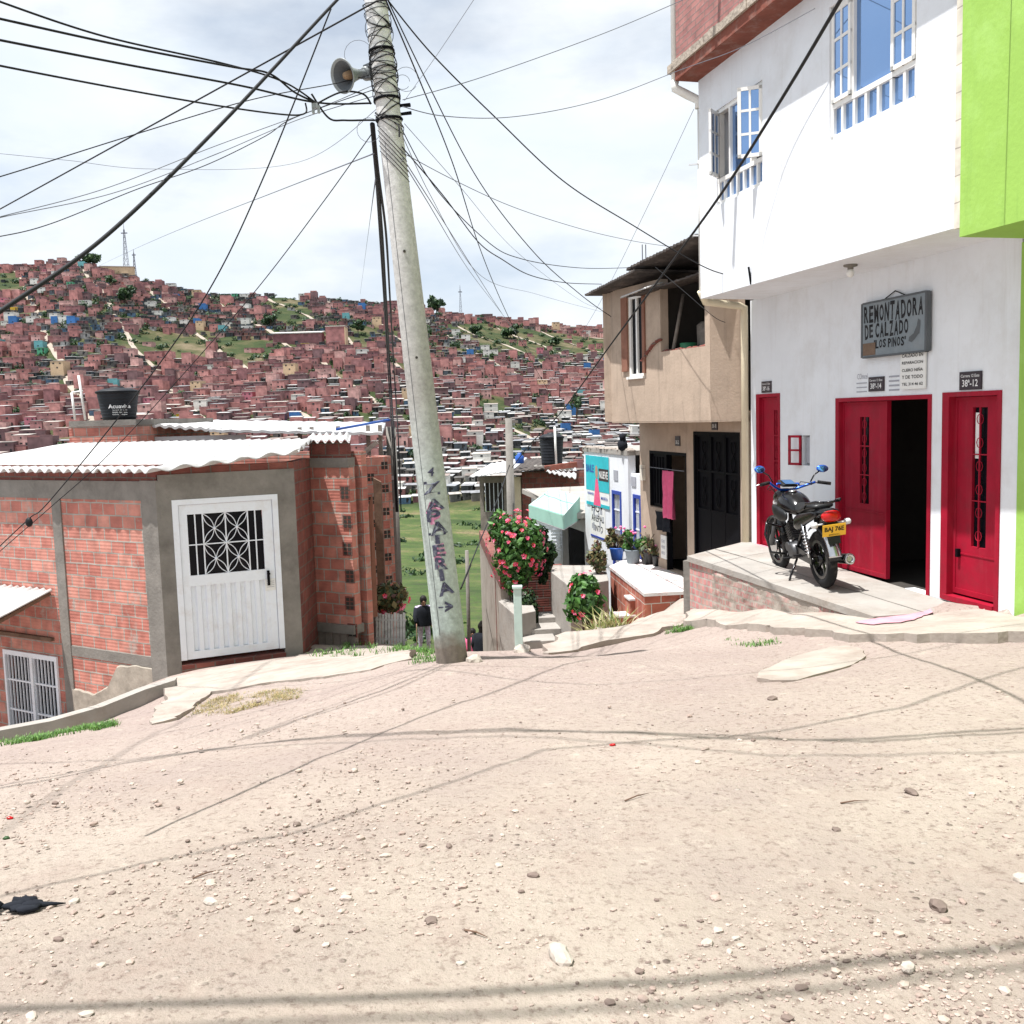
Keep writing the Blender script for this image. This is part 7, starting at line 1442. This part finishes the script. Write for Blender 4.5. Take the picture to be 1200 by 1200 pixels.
over([(420, 792, -.7), (700, 800, -.4), (950, 780, -.28), (1160, 742, -.2)], 4.8, .006, 'thin cable overhead above the pavement edge')

# ------------------------------------------------------------------ motorcycle (x forward, y left, z up)
rw = atz(967, 688, -.262); fw = atz(914, 664, -.245); rw.z = PZ(0, rw.y) + .002
hd = Vector((fw.x - rw.x, fw.y - rw.y, 0)).normalized(); yaw = math.atan2(hd.y, hd.x)
moto = thing('motorcycle', (0, 0, 0), 'black motorcycle with blue handlebar and mirrors and a yellow number plate, parked on the porch', 'motorcycle'); OFFS[moto.name] = Vector((0, 0, 0))
WB = 1.27; RR = .295; FRr = .30
def wheel(nm, cx, r, w):
    m = MB(); seg = 40; prof = []
    for k in range(12): a = 2 * math.pi * k / 12; prof.append((math.cos(a) * w * .5, math.sin(a) * w * .55))
    rings = [];
    for i in range(seg):
        th = 2 * math.pi * i / seg; rings.append([m.vert((cx + (r - w * .5 + pz) * math.cos(th), py_, r + (r - w * .5 + pz) * math.sin(th))) for py_, pz in prof])
    for i in range(seg):
        A, B_ = rings[i], rings[(i + 1) % seg]
        for k in range(12): m.face((A[k], A[(k + 1) % 12], B_[(k + 1) % 12], B_[k]), 0, True)
    ty = m.build(nm, K['rubber'], moto, recalc=True); m = MB(); ri = r - w * 1.0
    for (ra, rb, hw) in ((ri, ri - .022, w * .38),):
        for i in range(seg):
            a, b = 2 * math.pi * i / seg, 2 * math.pi * (i + 1) / seg; q = lambda rr, an, y: Vector((cx + rr * math.cos(an), y, r + rr * math.sin(an)))
            m.face([m.vert(q(ra + .01, a, -hw)), m.vert(q(ra + .01, b, -hw)), m.vert(q(rb, b, -hw)), m.vert(q(rb, a, -hw))]); m.face([m.vert(q(ra + .01, a, hw)), m.vert(q(rb, a, hw)), m.vert(q(rb, b, hw)), m.vert(q(ra + .01, b, hw))]); m.face([m.vert(q(rb, a, -hw)), m.vert(q(rb, b, -hw)), m.vert(q(rb, b, hw)), m.vert(q(rb, a, hw))])
    m.build('rim', K['gloss_black'], ty); m = MB()
    for k in range(6): a = 2 * math.pi * k / 6 + .3; m.bar((cx, 0, r), (cx + (ri - .01) * math.cos(a), 0, r + (ri - .01) * math.sin(a)), .032, .022, up=(0, 1, 0))
    m.lathe((cx, -.05, r), (0, 1, 0), [(0, .03), (.02, .05), (.08, .05), (.10, .03)], 18); m.build('spokes_and_hub', K['gloss_black'], ty); return ty
wheel('rear_wheel', 0, RR, .10); fwh = wheel('front_wheel', WB, FRr, .08)
m = MB(); m.lathe((WB, .06, FRr), (0, 1, 0), [(0, .11), (.004, .12), (.008, .11)], 24); m.build('brake_disc', K['chrome'], fwh)
hs_ = Vector((WB - .42, 0, .88)); hf = Vector((WB, 0, FRr)); m = MB()
for s in (-1, 1): o_ = Vector((0, s * .085, 0)); m.tube([hf + o_, hf.lerp(hs_, .45) + o_], .026, 10); m.tube([hf.lerp(hs_, .4) + o_, hs_ + o_], .018, 10)
m.build('front_fork', K['engine'], moto); m = MB()
def arc_fender(cx, cz, r, a0, a1, w, th=.01, n=18):
    g = []
    for i in range(n + 1):
        a = a0 + (a1 - a0) * i / n; row = []
        for y, dr_ in ((-w / 2, -.025), (-w / 2 * .8, -.004), (0, .006), (w / 2 * .8, -.004), (w / 2, -.025)): row.append(m.vert((cx + (r + dr_) * math.cos(a), y, cz + (r + dr_) * math.sin(a))))
        g.append(row)
    for i in range(n):
        for k in range(4): m.face((g[i][k], g[i][k + 1], g[i + 1][k + 1], g[i + 1][k]), 0, True)
arc_fender(WB, FRr, FRr + .03, .3, 2.7, .11); o = m.build('front_mudguard', K['gloss_black'], moto); o.modifiers.new('s', 'SOLIDIFY').thickness = .006
m = MB(); arc_fender(0, RR, RR + .06, 1.0, 3.05, .12); o = m.build('rear_mudguard', K['black_plastic'], moto); o.modifiers.new('s', 'SOLIDIFY').thickness = .008
m = MB(); arc_fender(0, RR, RR + .075, 2.25, 2.95, .14); o = m.build('steel_flap', K['chrome'], moto); o.modifiers.new('s', 'SOLIDIFY').thickness = .006
# frame
m = MB(); T_ = lambda *p: m.tube([Vector(q) for q in p], .017, 8)
T_((WB - .42, 0, .86), (WB - .50, 0, .62), (WB - .47, 0, .40), (WB - .6, 0, .27), (.42, 0, .27)); T_((WB - .42, 0, .80), (.55, 0, .74), (.42, 0, .62), (.42, 0, .27))
for s in (-1, 1): T_((.45, s * .09, .66), (.1, s * .11, .74), (-.22, s * .10, .80)); T_((.42, s * .08, .30), (0, s * .095, RR)); T_((.42, s * .1, .36), (.08, s * .11, .72))
m.build('frame', K['gloss_black'], moto); m = MB()
for s in (-1, 1):
    a, b = Vector((.02, s * .13, RR + .03)), Vector((.14, s * .13, .70)); m.tube([a, b], .014, 8)
    pts = [a.lerp(b, .1 + .6 * k / 60) + Vector((.026 * math.cos(k * .75), .026 * math.sin(k * .75), 0)) for k in range(61)]; m.tube(pts, .006, 5)
m.build('rear_shock', K['chrome'], moto)
# engine
m = MB(); m.ell((.56, 0, .34), (.16, .13, .10), 18, 10); m.lathe((.50, -.15, .33), (0, 1, 0), [(0, .07), (.02, .09), (.28, .09), (.30, .07)], 20); m.lathe((.64, -.13, .36), (0, 1, 0), [(0, .05), (.26, .05)], 16)
for k in range(7): m.box((.66 + .012 * k, 0, .45 + .022 * k), (.15, .16, .010), rot=Matrix.Rotation(.45, 3, 'Y'))
m.box((.68, 0, .50), (.10, .11, .18), rot=Matrix.Rotation(.45, 3, 'Y')); m.build('engine', K['engine'], moto)
m = MB(); m.tube([(.74, -.05, .42), (.80, -.09, .32), (.72, -.13, .22), (.45, -.15, .22), (.2, -.16, .25)], .019, 10); m.build('exhaust_pipe', K['chrome'], moto)
m = MB(); m.lathe((.30, -.17, .24), Vector((-1, -.05, .12)), [(0, .03), (.05, .045), (.50, .055), (.52, .05), (.52, .03), (.47, .028)], 22); mf = m.build('muffler', K['gloss_black'], moto)
m = MB(); m.lathe((-.20, -.195, .298), Vector((-1, -.05, .12)), [(0, .056), (.02, .058), (.03, .05), (.03, .034), (.01, .03)], 22); m.build('muffler_tip', K['chrome'], mf)
# tank, seat, tail: loft cross-sections along x
def loft(nm, secs, mat_, seg=16, par=None, pw=2.4):
    m = MB(); rings = []
    for x, zc, hw, hh, *rest in secs:
        top = rest[0] if rest else 1.0; row = []
        for k in range(seg):
            a = 2 * math.pi * k / seg; cx, sx = math.cos(a), math.sin(a); e = 2 / pw; yy_ = math.copysign(abs(cx) ** e, cx) * hw * (1 - (1 - top) * max(0, sx)); zz = math.copysign(abs(sx) ** e, sx) * hh; row.append(m.vert((x, yy_, zc + zz)))
        rings.append(row)
    for a, b in zip(rings, rings[1:]):
        for k in range(seg): m.face((a[k], a[(k + 1) % seg], b[(k + 1) % seg], b[k]), 0, True)
    m.face(rings[0][::-1]); m.face(rings[-1]); o = m.build(nm, mat_, par or moto, recalc=True); s = o.modifiers.new('ss', 'SUBSURF'); s.levels = 1; s.render_levels = 2; return o
tk_ = loft('fuel_tank', [(.40, .76, .08, .05), (.46, .79, .12, .085, .8), (.58, .825, .165, .115, .75), (.72, .845, .175, .12, .75), (.83, .84, .14, .10, .8), (.90, .83, .07, .05)], K['gloss_black'])
m = MB(); m.lathe((.66, 0, .945), (0, 0, 1), [(0, .045), (.015, .045), (.02, .035)], 18); m.build('filler_cap', K['chrome'], tk_)
for s in (-1, 1): loft('tank_cowl', [(.50, .74, .02, .04), (.62, .74, .035, .08), (.80, .76, .04, .09), (.92, .80, .02, .05)], K['black_plastic'], 10).location = Vector((0, s * .15, -.03))
loft('seat', [(-.18, .86, .10, .025), (-.10, .865, .13, .04, .85), (.05, .845, .145, .045, .85), (.14, .81, .14, .05, .85), (.28, .785, .13, .045, .85), (.40, .80, .10, .045, .85), (.47, .83, .06, .03)], K['black_plastic'])
for s in (-1, 1): loft('side_panel', [(-.24, .80, .02, .03), (-.10, .77, .03, .055), (.10, .72, .035, .07), (.28, .66, .035, .10), (.42, .64, .02, .05)], K['gloss_black'], 10).location = Vector((0, s * .115, 0))
tl = loft('tail_fairing', [(-.34, .80, .05, .02), (-.30, .81, .09, .04), (-.20, .80, .11, .05), (-.05, .79, .12, .05)], K['gloss_black'])
lt = loft('tail_light', [(-.375, .775, .05, .025), (-.36, .775, .09, .055), (-.32, .775, .105, .062), (-.28, .78, .10, .05)], K['lens_red'])
m = MB()
for s in (-1, 1): m.tube([(.02, s * .13, .84), (-.10, s * .16, .90), (-.28, s * .13, .93), (-.36, s * .08, .925)], .012, 8)
m.tube([(-.36, -.08, .925), (-.375, 0, .925), (-.36, .08, .925)], .012, 8); m.build('grab_rail', K['gloss_black'], moto)
m = MB(); m.hexa([(-.30, -.05, .66), (-.30, .05, .66), (-.24, .05, .66), (-.24, -.05, .66)], [(-.34, -.06, .74), (-.34, .06, .74), (-.24, .06, .74), (-.24, -.06, .74)]); m.hexa([(-.36, -.06, .50), (-.36, .06, .50), (-.345, .06, .50), (-.345, -.06, .50)], [(-.31, -.07, .70), (-.31, .07, .70), (-.29, .07, .70), (-.29, -.07, .70)]); m.build('plate_holder', K['black_plastic'], moto)
pl_ = MB(); rotp = Matrix.Rotation(math.radians(-14), 3, 'Y'); pl_.box((-.365, 0, .64), (.006, .24, .125), rot=rotp); po = pl_.build('number_plate', K['plate_yellow'], moto, bevel=.004)
m = MB(); up_ = rotp @ Z; nn_p = rotp @ Vector((-1, 0, 0)); c_ = Vector((-.365, 0, .64)) + nn_p * .005; text(m, 'BAJ 76E', c_ + up_ * .008, (0, -1, 0), up_, .20, .062, .03); text(m, 'BOGOTA D.C.', c_ - up_ * .045, (0, -1, 0), up_, .11, .015, .02); m.build('lettering', K['ink'], po)
for s in (-1, 1):
    m = MB(); m.tube([(-.28, s * .06, .70), (-.30, s * .15, .70)], .01, 6); m.lathe((-.30, s * .14, .70), (0, s, 0), [(0, .02), (.01, .032), (.05, .03), (.065, .015)], 14); m.build('indicator', K['lens_clear'], moto)
m = MB(); m.lathe((WB - .30, 0, .80), (1, 0, -.1), [(0, .06), (.04, .085), (.10, .09), (.12, .08)], 22); m.build('headlight', K['lens_clear'], moto)
loft('headlight_cowl', [(WB - .42, .90, .09, .06), (WB - .34, .90, .11, .08), (WB - .22, .85, .10, .08), (WB - .17, .82, .06, .05)], K['gloss_black'])
m = MB(); m.hexa([(WB - .50, -.09, .955), (WB - .50, .09, .955), (WB - .36, .09, .98), (WB - .36, -.09, .98)], [(WB - .52, -.08, .985), (WB - .52, .08, .985), (WB - .36, .08, 1.03), (WB - .36, -.08, 1.03)]); ins = m.build('instrument_cluster', K['black_plastic'], moto, bevel=.01)
m = MB(); m.poly([(WB - .515, -.06, .992), (WB - .515, .06, .992), (WB - .40, .06, 1.028), (WB - .40, -.06, 1.028)][::-1]); m.build('dial_glass', K['mirror_blue'], ins)
m = MB(); hb2 = [(WB - .62, .37, 1.0), (WB - .56, .27, 1.01), (WB - .47, .17, .96), (WB - .43, .09, .925), (WB - .42, 0, .92), (WB - .43, -.09, .925), (WB - .47, -.17, .96), (WB - .56, -.27, 1.01), (WB - .62, -.37, 1.0)]
P_ = [Vector(q) for q in hb2]; m.tube(P_[1:-1], .014, 10); m.tube([(WB - .46, .13, .975), (WB - .44, -.13 * -1, .99), (WB - .44, -.13, .99), (WB - .46, -.13, .975)], .009, 8); hbo = m.build('handlebar', K['moto_blue'], moto)
for s in (-1, 1):
    m = MB(); m.tube([Vector((WB - .575, s * .285, 1.012)), Vector((WB - .645, s * .41, .995))], .019, 10); m.build('grip', K['rubber'], hbo); m = MB(); m.tube([(WB - .55, s * .24, 1.0), (WB - .50, s * .30, 1.0), (WB - .56, s * .42, .985)], .006, 6); m.build('lever', K['chrome'], hbo)
    m = MB(); m.tube([(WB - .54, s * .22, 1.01), (WB - .53, s * .27, 1.09), (WB - .52, s * .34, 1.13)], .008, 8); mo = m.build('mirror_stem', K['gloss_black'], moto); m = MB(); Rm = Matrix.Rotation(s * .15, 3, 'Z') @ Matrix.Rotation(.25, 3, 'Y'); m.ell((WB - .52, s * .37, 1.155), (.018, .068, .042), 18, 10, rot=Rm); m.build('mirror_shell', K['moto_blue'], mo); m = MB(); m.ell((WB - .534, s * .37, 1.155), (.012, .058, .034), 18, 10, rot=Rm); m.build('mirror_glass', K['mirror_blue'], mo)
m = MB(); m.tube([(WB - .42, .10, .55), (WB - .44, .27, .62), (WB - .46, .30, .50), (WB - .50, .27, .30), (WB - .6, .12, .27)], .015, 8); m.tube([(WB - .42, -.10, .55), (WB - .44, -.27, .62), (WB - .46, -.30, .50), (WB - .50, -.27, .30), (WB - .6, -.12, .27)], .015, 8); m.build('crash_bar', K['gloss_black'], moto)
m = MB()
for s in (-1, 1): m.tube([(.50, s * .10, .26), (.50, s * .24, .26)], .013, 8); m.tube([(.22, s * .14, .33), (.22, s * .22, .33)], .011, 8)
m.build('footrest', K['rubber'], moto)
m = MB()
for s in (-1, 1): m.tube([(WB - .56, s * .26, 1.0), (WB - .40, s * .18, 1.02), (WB - .33, s * .08, .90), (WB - .45, 0, .72)], .005, 5); m.tube([(WB - .56, s * .24, .99), (WB - .36, s * .12, .98), (WB - .30, s * .06, .8), (WB - .2, s * .07, .55)], .004, 5)
m.build('control_cables', K['black_plastic'], moto)
m = MB(); m.tube([(.45, .10, .25), (.42, .20, .08), (.40, .235, -.0)], .012, 8); m.build('kickstand', K['gloss_black'], moto)
m = MB(); m.hexa([(.02, .085, RR - .05), (.45, .085, .27), (.45, .115, .27), (.02, .115, RR - .05)], [(.02, .085, RR + .05), (.45, .085, .40), (.45, .115, .40), (.02, .115, RR + .05)]); m.build('chain_guard', K['gloss_black'], moto)
lean = math.radians(-5.5)
for o_ in list(moto.children):
    if o_.name.startswith(('handlebar', 'mirror_stem', 'instrument')): o_.matrix_world = Matrix.Translation((WB - .42, .0, .935)) @ Matrix.Rotation(.12, 4, 'X') @ Matrix.Rotation(.1, 4, 'Z') @ Matrix.Translation((-(WB - .42), 0, -.9))
moto.matrix_world = Matrix.Translation(rw) @ Matrix.Rotation(yaw, 4, 'Z') @ Matrix.Rotation(lean, 4, 'X') @ Matrix.Scale(1.03, 4)

# ------------------------------------------------------------------ people down the alley
def person(base, h, yaw_, lab, pose, cloth_, legs, skirt=None, cane=False, shawl=True, hairlen=.18):
    root = thing('person', (0, 0, 0), lab, 'person', 'people in the alley'); OFFS[root.name] = Vector((0, 0, 0)); k = h / 1.6
    J = dict(pel=(0, 0, .86), sp=(.02, 0, 1.05), ch=(.05, 0, 1.22), nk=(.08, 0, 1.34), hip1=(0, .09, .84), kn1=(.03 + pose[0], .10, .45), an1=(pose[0] * .6, .10, .08), to1=(.13 + pose[0] * .6, .11, .03), hip2=(0, -.09, .84), kn2=(.03 - pose[0], -.10, .45), an2=(-.02 - pose[0], -.10, .08), to2=(.11 - pose[0], -.11, .03),
             s1=(.05, .17, 1.28), e1=(.02 + pose[1], .22, 1.03), w1=(.16 + pose[1], .20, .86), s2=(.05, -.17, 1.28), e2=(.04 + pose[2], -.23, 1.03), w2=(.20 + pose[2], -.22, .92))
    names = list(J); bn = [('pel', 'sp'), ('sp', 'ch'), ('ch', 'nk'), ('pel', 'hip1'), ('hip1', 'kn1'), ('kn1', 'an1'), ('an1', 'to1'), ('pel', 'hip2'), ('hip2', 'kn2'), ('kn2', 'an2'), ('an2', 'to2'), ('ch', 's1'), ('s1', 'e1'), ('e1', 'w1'), ('ch', 's2'), ('s2', 'e2'), ('e2', 'w2')]
    rad = dict(pel=.13, sp=.12, ch=.13, nk=.055, hip1=.09, kn1=.062, an1=.042, to1=.035, hip2=.09, kn2=.062, an2=.042, to2=.035, s1=.062, e1=.045, w1=.03, s2=.062, e2=.045, w2=.03)
    me_ = bpy.data.meshes.new('body'); me_.from_pydata([Vector(J[q]) * k for q in names], [(names.index(a), names.index(b)) for a, b in bn], []); o = bpy.data.objects.new('body', me_); COL.objects.link(o); o.parent = root; me_.materials.append(K[legs])
    sk = o.modifiers.new('skin', 'SKIN'); sd = o.modifiers.new('sub', 'SUBSURF'); sd.levels = 1; sd.render_levels = 2
    for i, q in enumerate(names): me_.skin_vertices[0].data[i].radius = (rad[q] * k, rad[q] * k)
    me_.skin_vertices[0].data[0].use_root = True
    m = MB(); hc = Vector((.12, 0, 1.47)) * k; m.ell(hc, (.085 * k, .072 * k, .11 * k), 16, 12); m.ell(hc + Vector((.085, 0, -.01)) * k, (.018 * k, .012 * k, .022 * k), 8, 6); m.tube([Vector((.07, 0, 1.30)) * k, hc - Z * .06 * k], .045 * k, 10); hd_ = m.build('head', K['skin'], root)
    m = MB()
    for s in (-1, 1): m.ell(hc + Vector((.078, s * .03, .012)) * k, (.008 * k, .012 * k, .007 * k), 8, 5)
    m.build('eyes', K['ink'], hd_)
    m = MB(); m.ell(hc + Vector((-.018, 0, .03)) * k, (.105 * k, .098 * k, .115 * k), 16, 10, jit=.05); m.ell(hc + Vector((-.07, 0, -.10)) * k, (.05 * k, .075 * k, hairlen * k), 12, 8, jit=.06); m.build('hair', K['hair'], root)
    # torso garment
    m = MB(); rings = []
    for zz, rx, ry, cx in ((.80, .19, .24, .02), (.92, .185, .24, .03), (1.05, .17, .235, .04), (1.18, .165, .235, .05), (1.28, .13, .20, .06), (1.345, .075, .09, .08)):
        row = [];
        for i in range(22): a = 2 * math.pi * i / 22; f = 1 + .05 * math.sin(a * 5 + zz * 4) * (1.4 - zz); row.append(m.vert(Vector((cx + rx * math.cos(a) * f, ry * math.sin(a) * f, zz)) * k))
        rings.append(row)
    for a, b in zip(rings, rings[1:]):
        for i in range(22): m.face((a[i], a[(i + 1) % 22], b[(i + 1) % 22], b[i]), 0, True)
    for q1, q2, q3 in (('s1', 'e1', 'w1'), ('s2', 'e2', 'w2')): m.tube([Vector(J[q1]) * k, Vector(J[q2]) * k, Vector(J[q3]) * k], [.085 * k, .068 * k, .05 * k], 12)
    m.build('jacket', K[cloth_], root)
    for q in ('w1', 'w2'):
        m = MB(); w = Vector(J[q]) * k; m.ell(w + Vector((.01, 0, -.045)) * k, (.022 * k, .014 * k, .042 * k), 10, 7)
        for f_ in range(4): m.tube([w + Vector((-.008 + .013 * f_, 0, -.07)) * k, w + Vector((-.006 + .015 * f_, .004, -.105)) * k, w + Vector((.0 + .013 * f_, .012, -.125)) * k], [.008 * k, .007 * k, .005 * k], 6)
        m.tube([w + Vector((.02, 0, -.03)) * k, w + Vector((.045, .004, -.06)) * k, w + Vector((.05, .008, -.085)) * k], [.009 * k, .008 * k, .006 * k], 6); m.build('hand', K['skin'], root)
    if cane:
        m = MB(); w = Vector(J['w2']) * k; m.tube([w + Vector((.02, 0, -.06)) * k, Vector((w.x + .10, w.y - .02, -.02))], .012, 6); tag(m.build('walking_stick', K['wood'], root))
    root.location = base; root.rotation_euler = (0, 0, yaw_); return root
def alley(px, py, D): v = at(px, py, D); return v
v = at(498, 767, 25.0); person(v, 1.56, -math.pi / 2 + .2, 'person in black shawl and lilac patterned trousers with a stick, left of the leaning pole', (.06, 0, .05), 'black_cloth', 'lilac_cloth', cane=True, hairlen=.16)
v = at(564, 735, 24.5); v.z -= 1.45; person(v, 1.55, math.pi / 2, 'person in black with long dark hair seen from behind, right of the leaning pole', (.03, 0, 0), 'black_cloth', 'black_cloth', hairlen=.3)
v = at(554, 742, 25.5); v.z -= 1.3; person(v, 1.45, -math.pi / 2, 'person in a pink top just left of the one in black', (.02, 0, 0), 'pink_cloth', 'black_cloth', hairlen=.12)

# ------------------------------------------------------------------ stones and litter
RS = random.Random(17)
def stone(mb, c, s, R, fl=.6):
    vs = []; n0 = len(mb.v); q = R.uniform(0, 100); rot = Matrix.Rotation(R.uniform(0, 6.28), 3, 'Z'); d = (s * R.uniform(.8, 1.3), s * R.uniform(.6, 1), s * fl * R.uniform(.7, 1.1)); bm = bmesh.new(); bmesh.ops.create_icosphere(bm, subdivisions=2 if s > .02 else 1, radius=1)
    for v in bm.verts: f = 1 + .32 * noise.noise(v.co * 1.5 + Vector((q, 0, 0))); p = v.co * f; p = Vector((round(p.x * 2.2) / 2.2 * .35 + p.x * .65, round(p.y * 2.2) / 2.2 * .35 + p.y * .65, p.z)); mb.v.append(Vector(c) + rot @ Vector((p.x * d[0], p.y * d[1], p.z * d[2])))
    for f in bm.faces: mb.f.append(tuple(n0 + v.index for v in f.verts)); mb.m.append(0); mb.sm.append(False)
    bm.free()
for px, py, s, mk, lab in ((657, 1123, .045, 'rock', 'flat pale stone lying in the foreground, bottom centre'), (1064, 1137, .032, 'rock', 'small grey-white stone at the lower right'), (1099, 1065, .036, 'rock_dark', 'brown pointed stone at the right of the foreground'), (247, 1059, .026, 'rock', 'round pale stone at the lower left'),
                           (87, 1058, .02, 'rock', 'small pale stone beside the black rag'), (101, 1190, .02, 'rock', 'pale pebble on the cable shadow at the bottom left'), (505, 1080, .022, 'rock_dark', 'dark brown stone left of the bottom centre'), (1068, 930, .03, 'rock_dark', 'reddish stone in the right half of the clearing'), (980, 973, .02, 'rock_dark', 'small dark stone right of the middle of the clearing'),
                           (348, 968, .022, 'rock_dark', 'small brown stone on the left part of the clearing'), (905, 820, .035, 'rock_dark', 'dark stone near the pavement edge'), (862, 1101, .016, 'rock', 'tiny white stone at the lower right of centre'), (1197, 1032, .03, 'rock', 'pale stone at the right edge of the clearing'), (540, 1130, .014, 'rock', 'tiny pale pebble left of the flat foreground stone')):
    p = atz(px, py, 0)
    for _ in range(8): p = atz(px, py, zg(p.x, p.y))
    m = MB(); stone(m, p + Z * s * .25, s, RS); tag(m.build('stone', K[mk]), lab, 'stone', 'loose stones on the dirt')
for px, py, D, s, lab in ((683, 752, 13.2, .22, 'big pale boulder below the parapet block'), (556, 781, 8.5, .09, 'rough stone at the foot of the leaning pole'), (600 + 12, 765, 11.2, .12, 'rounded stone at the top of the alley')):
    p = at(px, py, D); p.z = zg0(p.x, p.y); m = MB(); stone(m, p + Z * s * .2, s, RS); tag(m.build('boulder', K['rock']), lab, 'boulder')
m = MB(); 
for _ in range(15000):
    py = 800 + 400 * RS.random() ** .8; px = RS.uniform(-60, 1260); p = atz(px, py, 0)
    if px < 220 and py < 875: continue
    if px > 780 and py < 800: continue
    for _ in range(3): p = atz(px, py, zg(p.x, p.y))
    if noise.noise(Vector((p.x * .9, p.y * .9, 2))) + (.25 if px < 420 else 0) < RS.uniform(-.15, .65): continue
    s = RS.uniform(.003, .009) if RS.random() < .93 else RS.uniform(.009, .021); stone(m, p + Z * s * .2, s, RS)
tag(m.build('gravel', rampmat('gravel_stone', [(.37, .29, .245), (.30, .225, .19), (.42, .35, .30), (.36, .275, .235), (.17, .125, .105), (.39, .315, .265)], .9)), kind='stuff')
p = atz(20, 1068, 0)
for _ in range(8): p = atz(20, 1068, zg(p.x, p.y))
m = MB()
for k in range(9): q = p + Vector((RS.uniform(-.12, .08), RS.uniform(-.035, .035), .022)); m.ell(q, (RS.uniform(.03, .06), RS.uniform(.014, .024), RS.uniform(.012, .026)), 10, 6, jit=.25, rot=Matrix.Rotation(RS.uniform(-.3, .3), 3, 'Z'))
m.tube([p + Vector((.05, 0, .022)), p + Vector((.12, .01, .02)), p + Vector((.17, .02, .016))], [.014, .008, .002], 6)
tag(m.build('black_rag', K['black_cloth']), 'crumpled black rag on the dirt at the left edge', 'rag')
for px, py, mk, lab in ((12, 960, 'lens_red', 'scrap of red litter at the left edge'), (8, 983, 'leaf', 'scrap of green litter at the left edge'), (718, 874, 'lens_red', 'tiny red scrap in the middle of the clearing')):
    p = atz(px, py, -.1); 
    for _ in range(8): p = atz(px, py, zg(p.x, p.y))
    m = MB(); m.ell(p + Z * .006, (.018, .012, .008), 8, 5, jit=.35); tag(m.build('litter', K[mk]), lab, 'litter', 'scraps of litter')
for (a, b_, lab) in (((225, 1017), (260, 1005), 'short dark twig on the left of the clearing'), ((732, 928), (760, 920), 'short dark twig near the middle of the clearing'), ((985, 943), (1018, 941), 'thin twig at the right of the clearing'), ((545, 1100), (572, 1108), 'pale dry straw at the lower centre')):
    A = atz(*a, -.05); B_ = atz(*b_, -.05); A.z = zg(A.x, A.y) + .005; B_.z = zg(B_.x, B_.y) + .005; m = MB(); m.tube([A, A.lerp(B_, .5) + Z * .006, B_], [.004, .003, .001], 5); tag(m.build('twig', K['wood']), lab, 'twig', 'twigs on the dirt')
print('objects', len(bpy.data.objects))
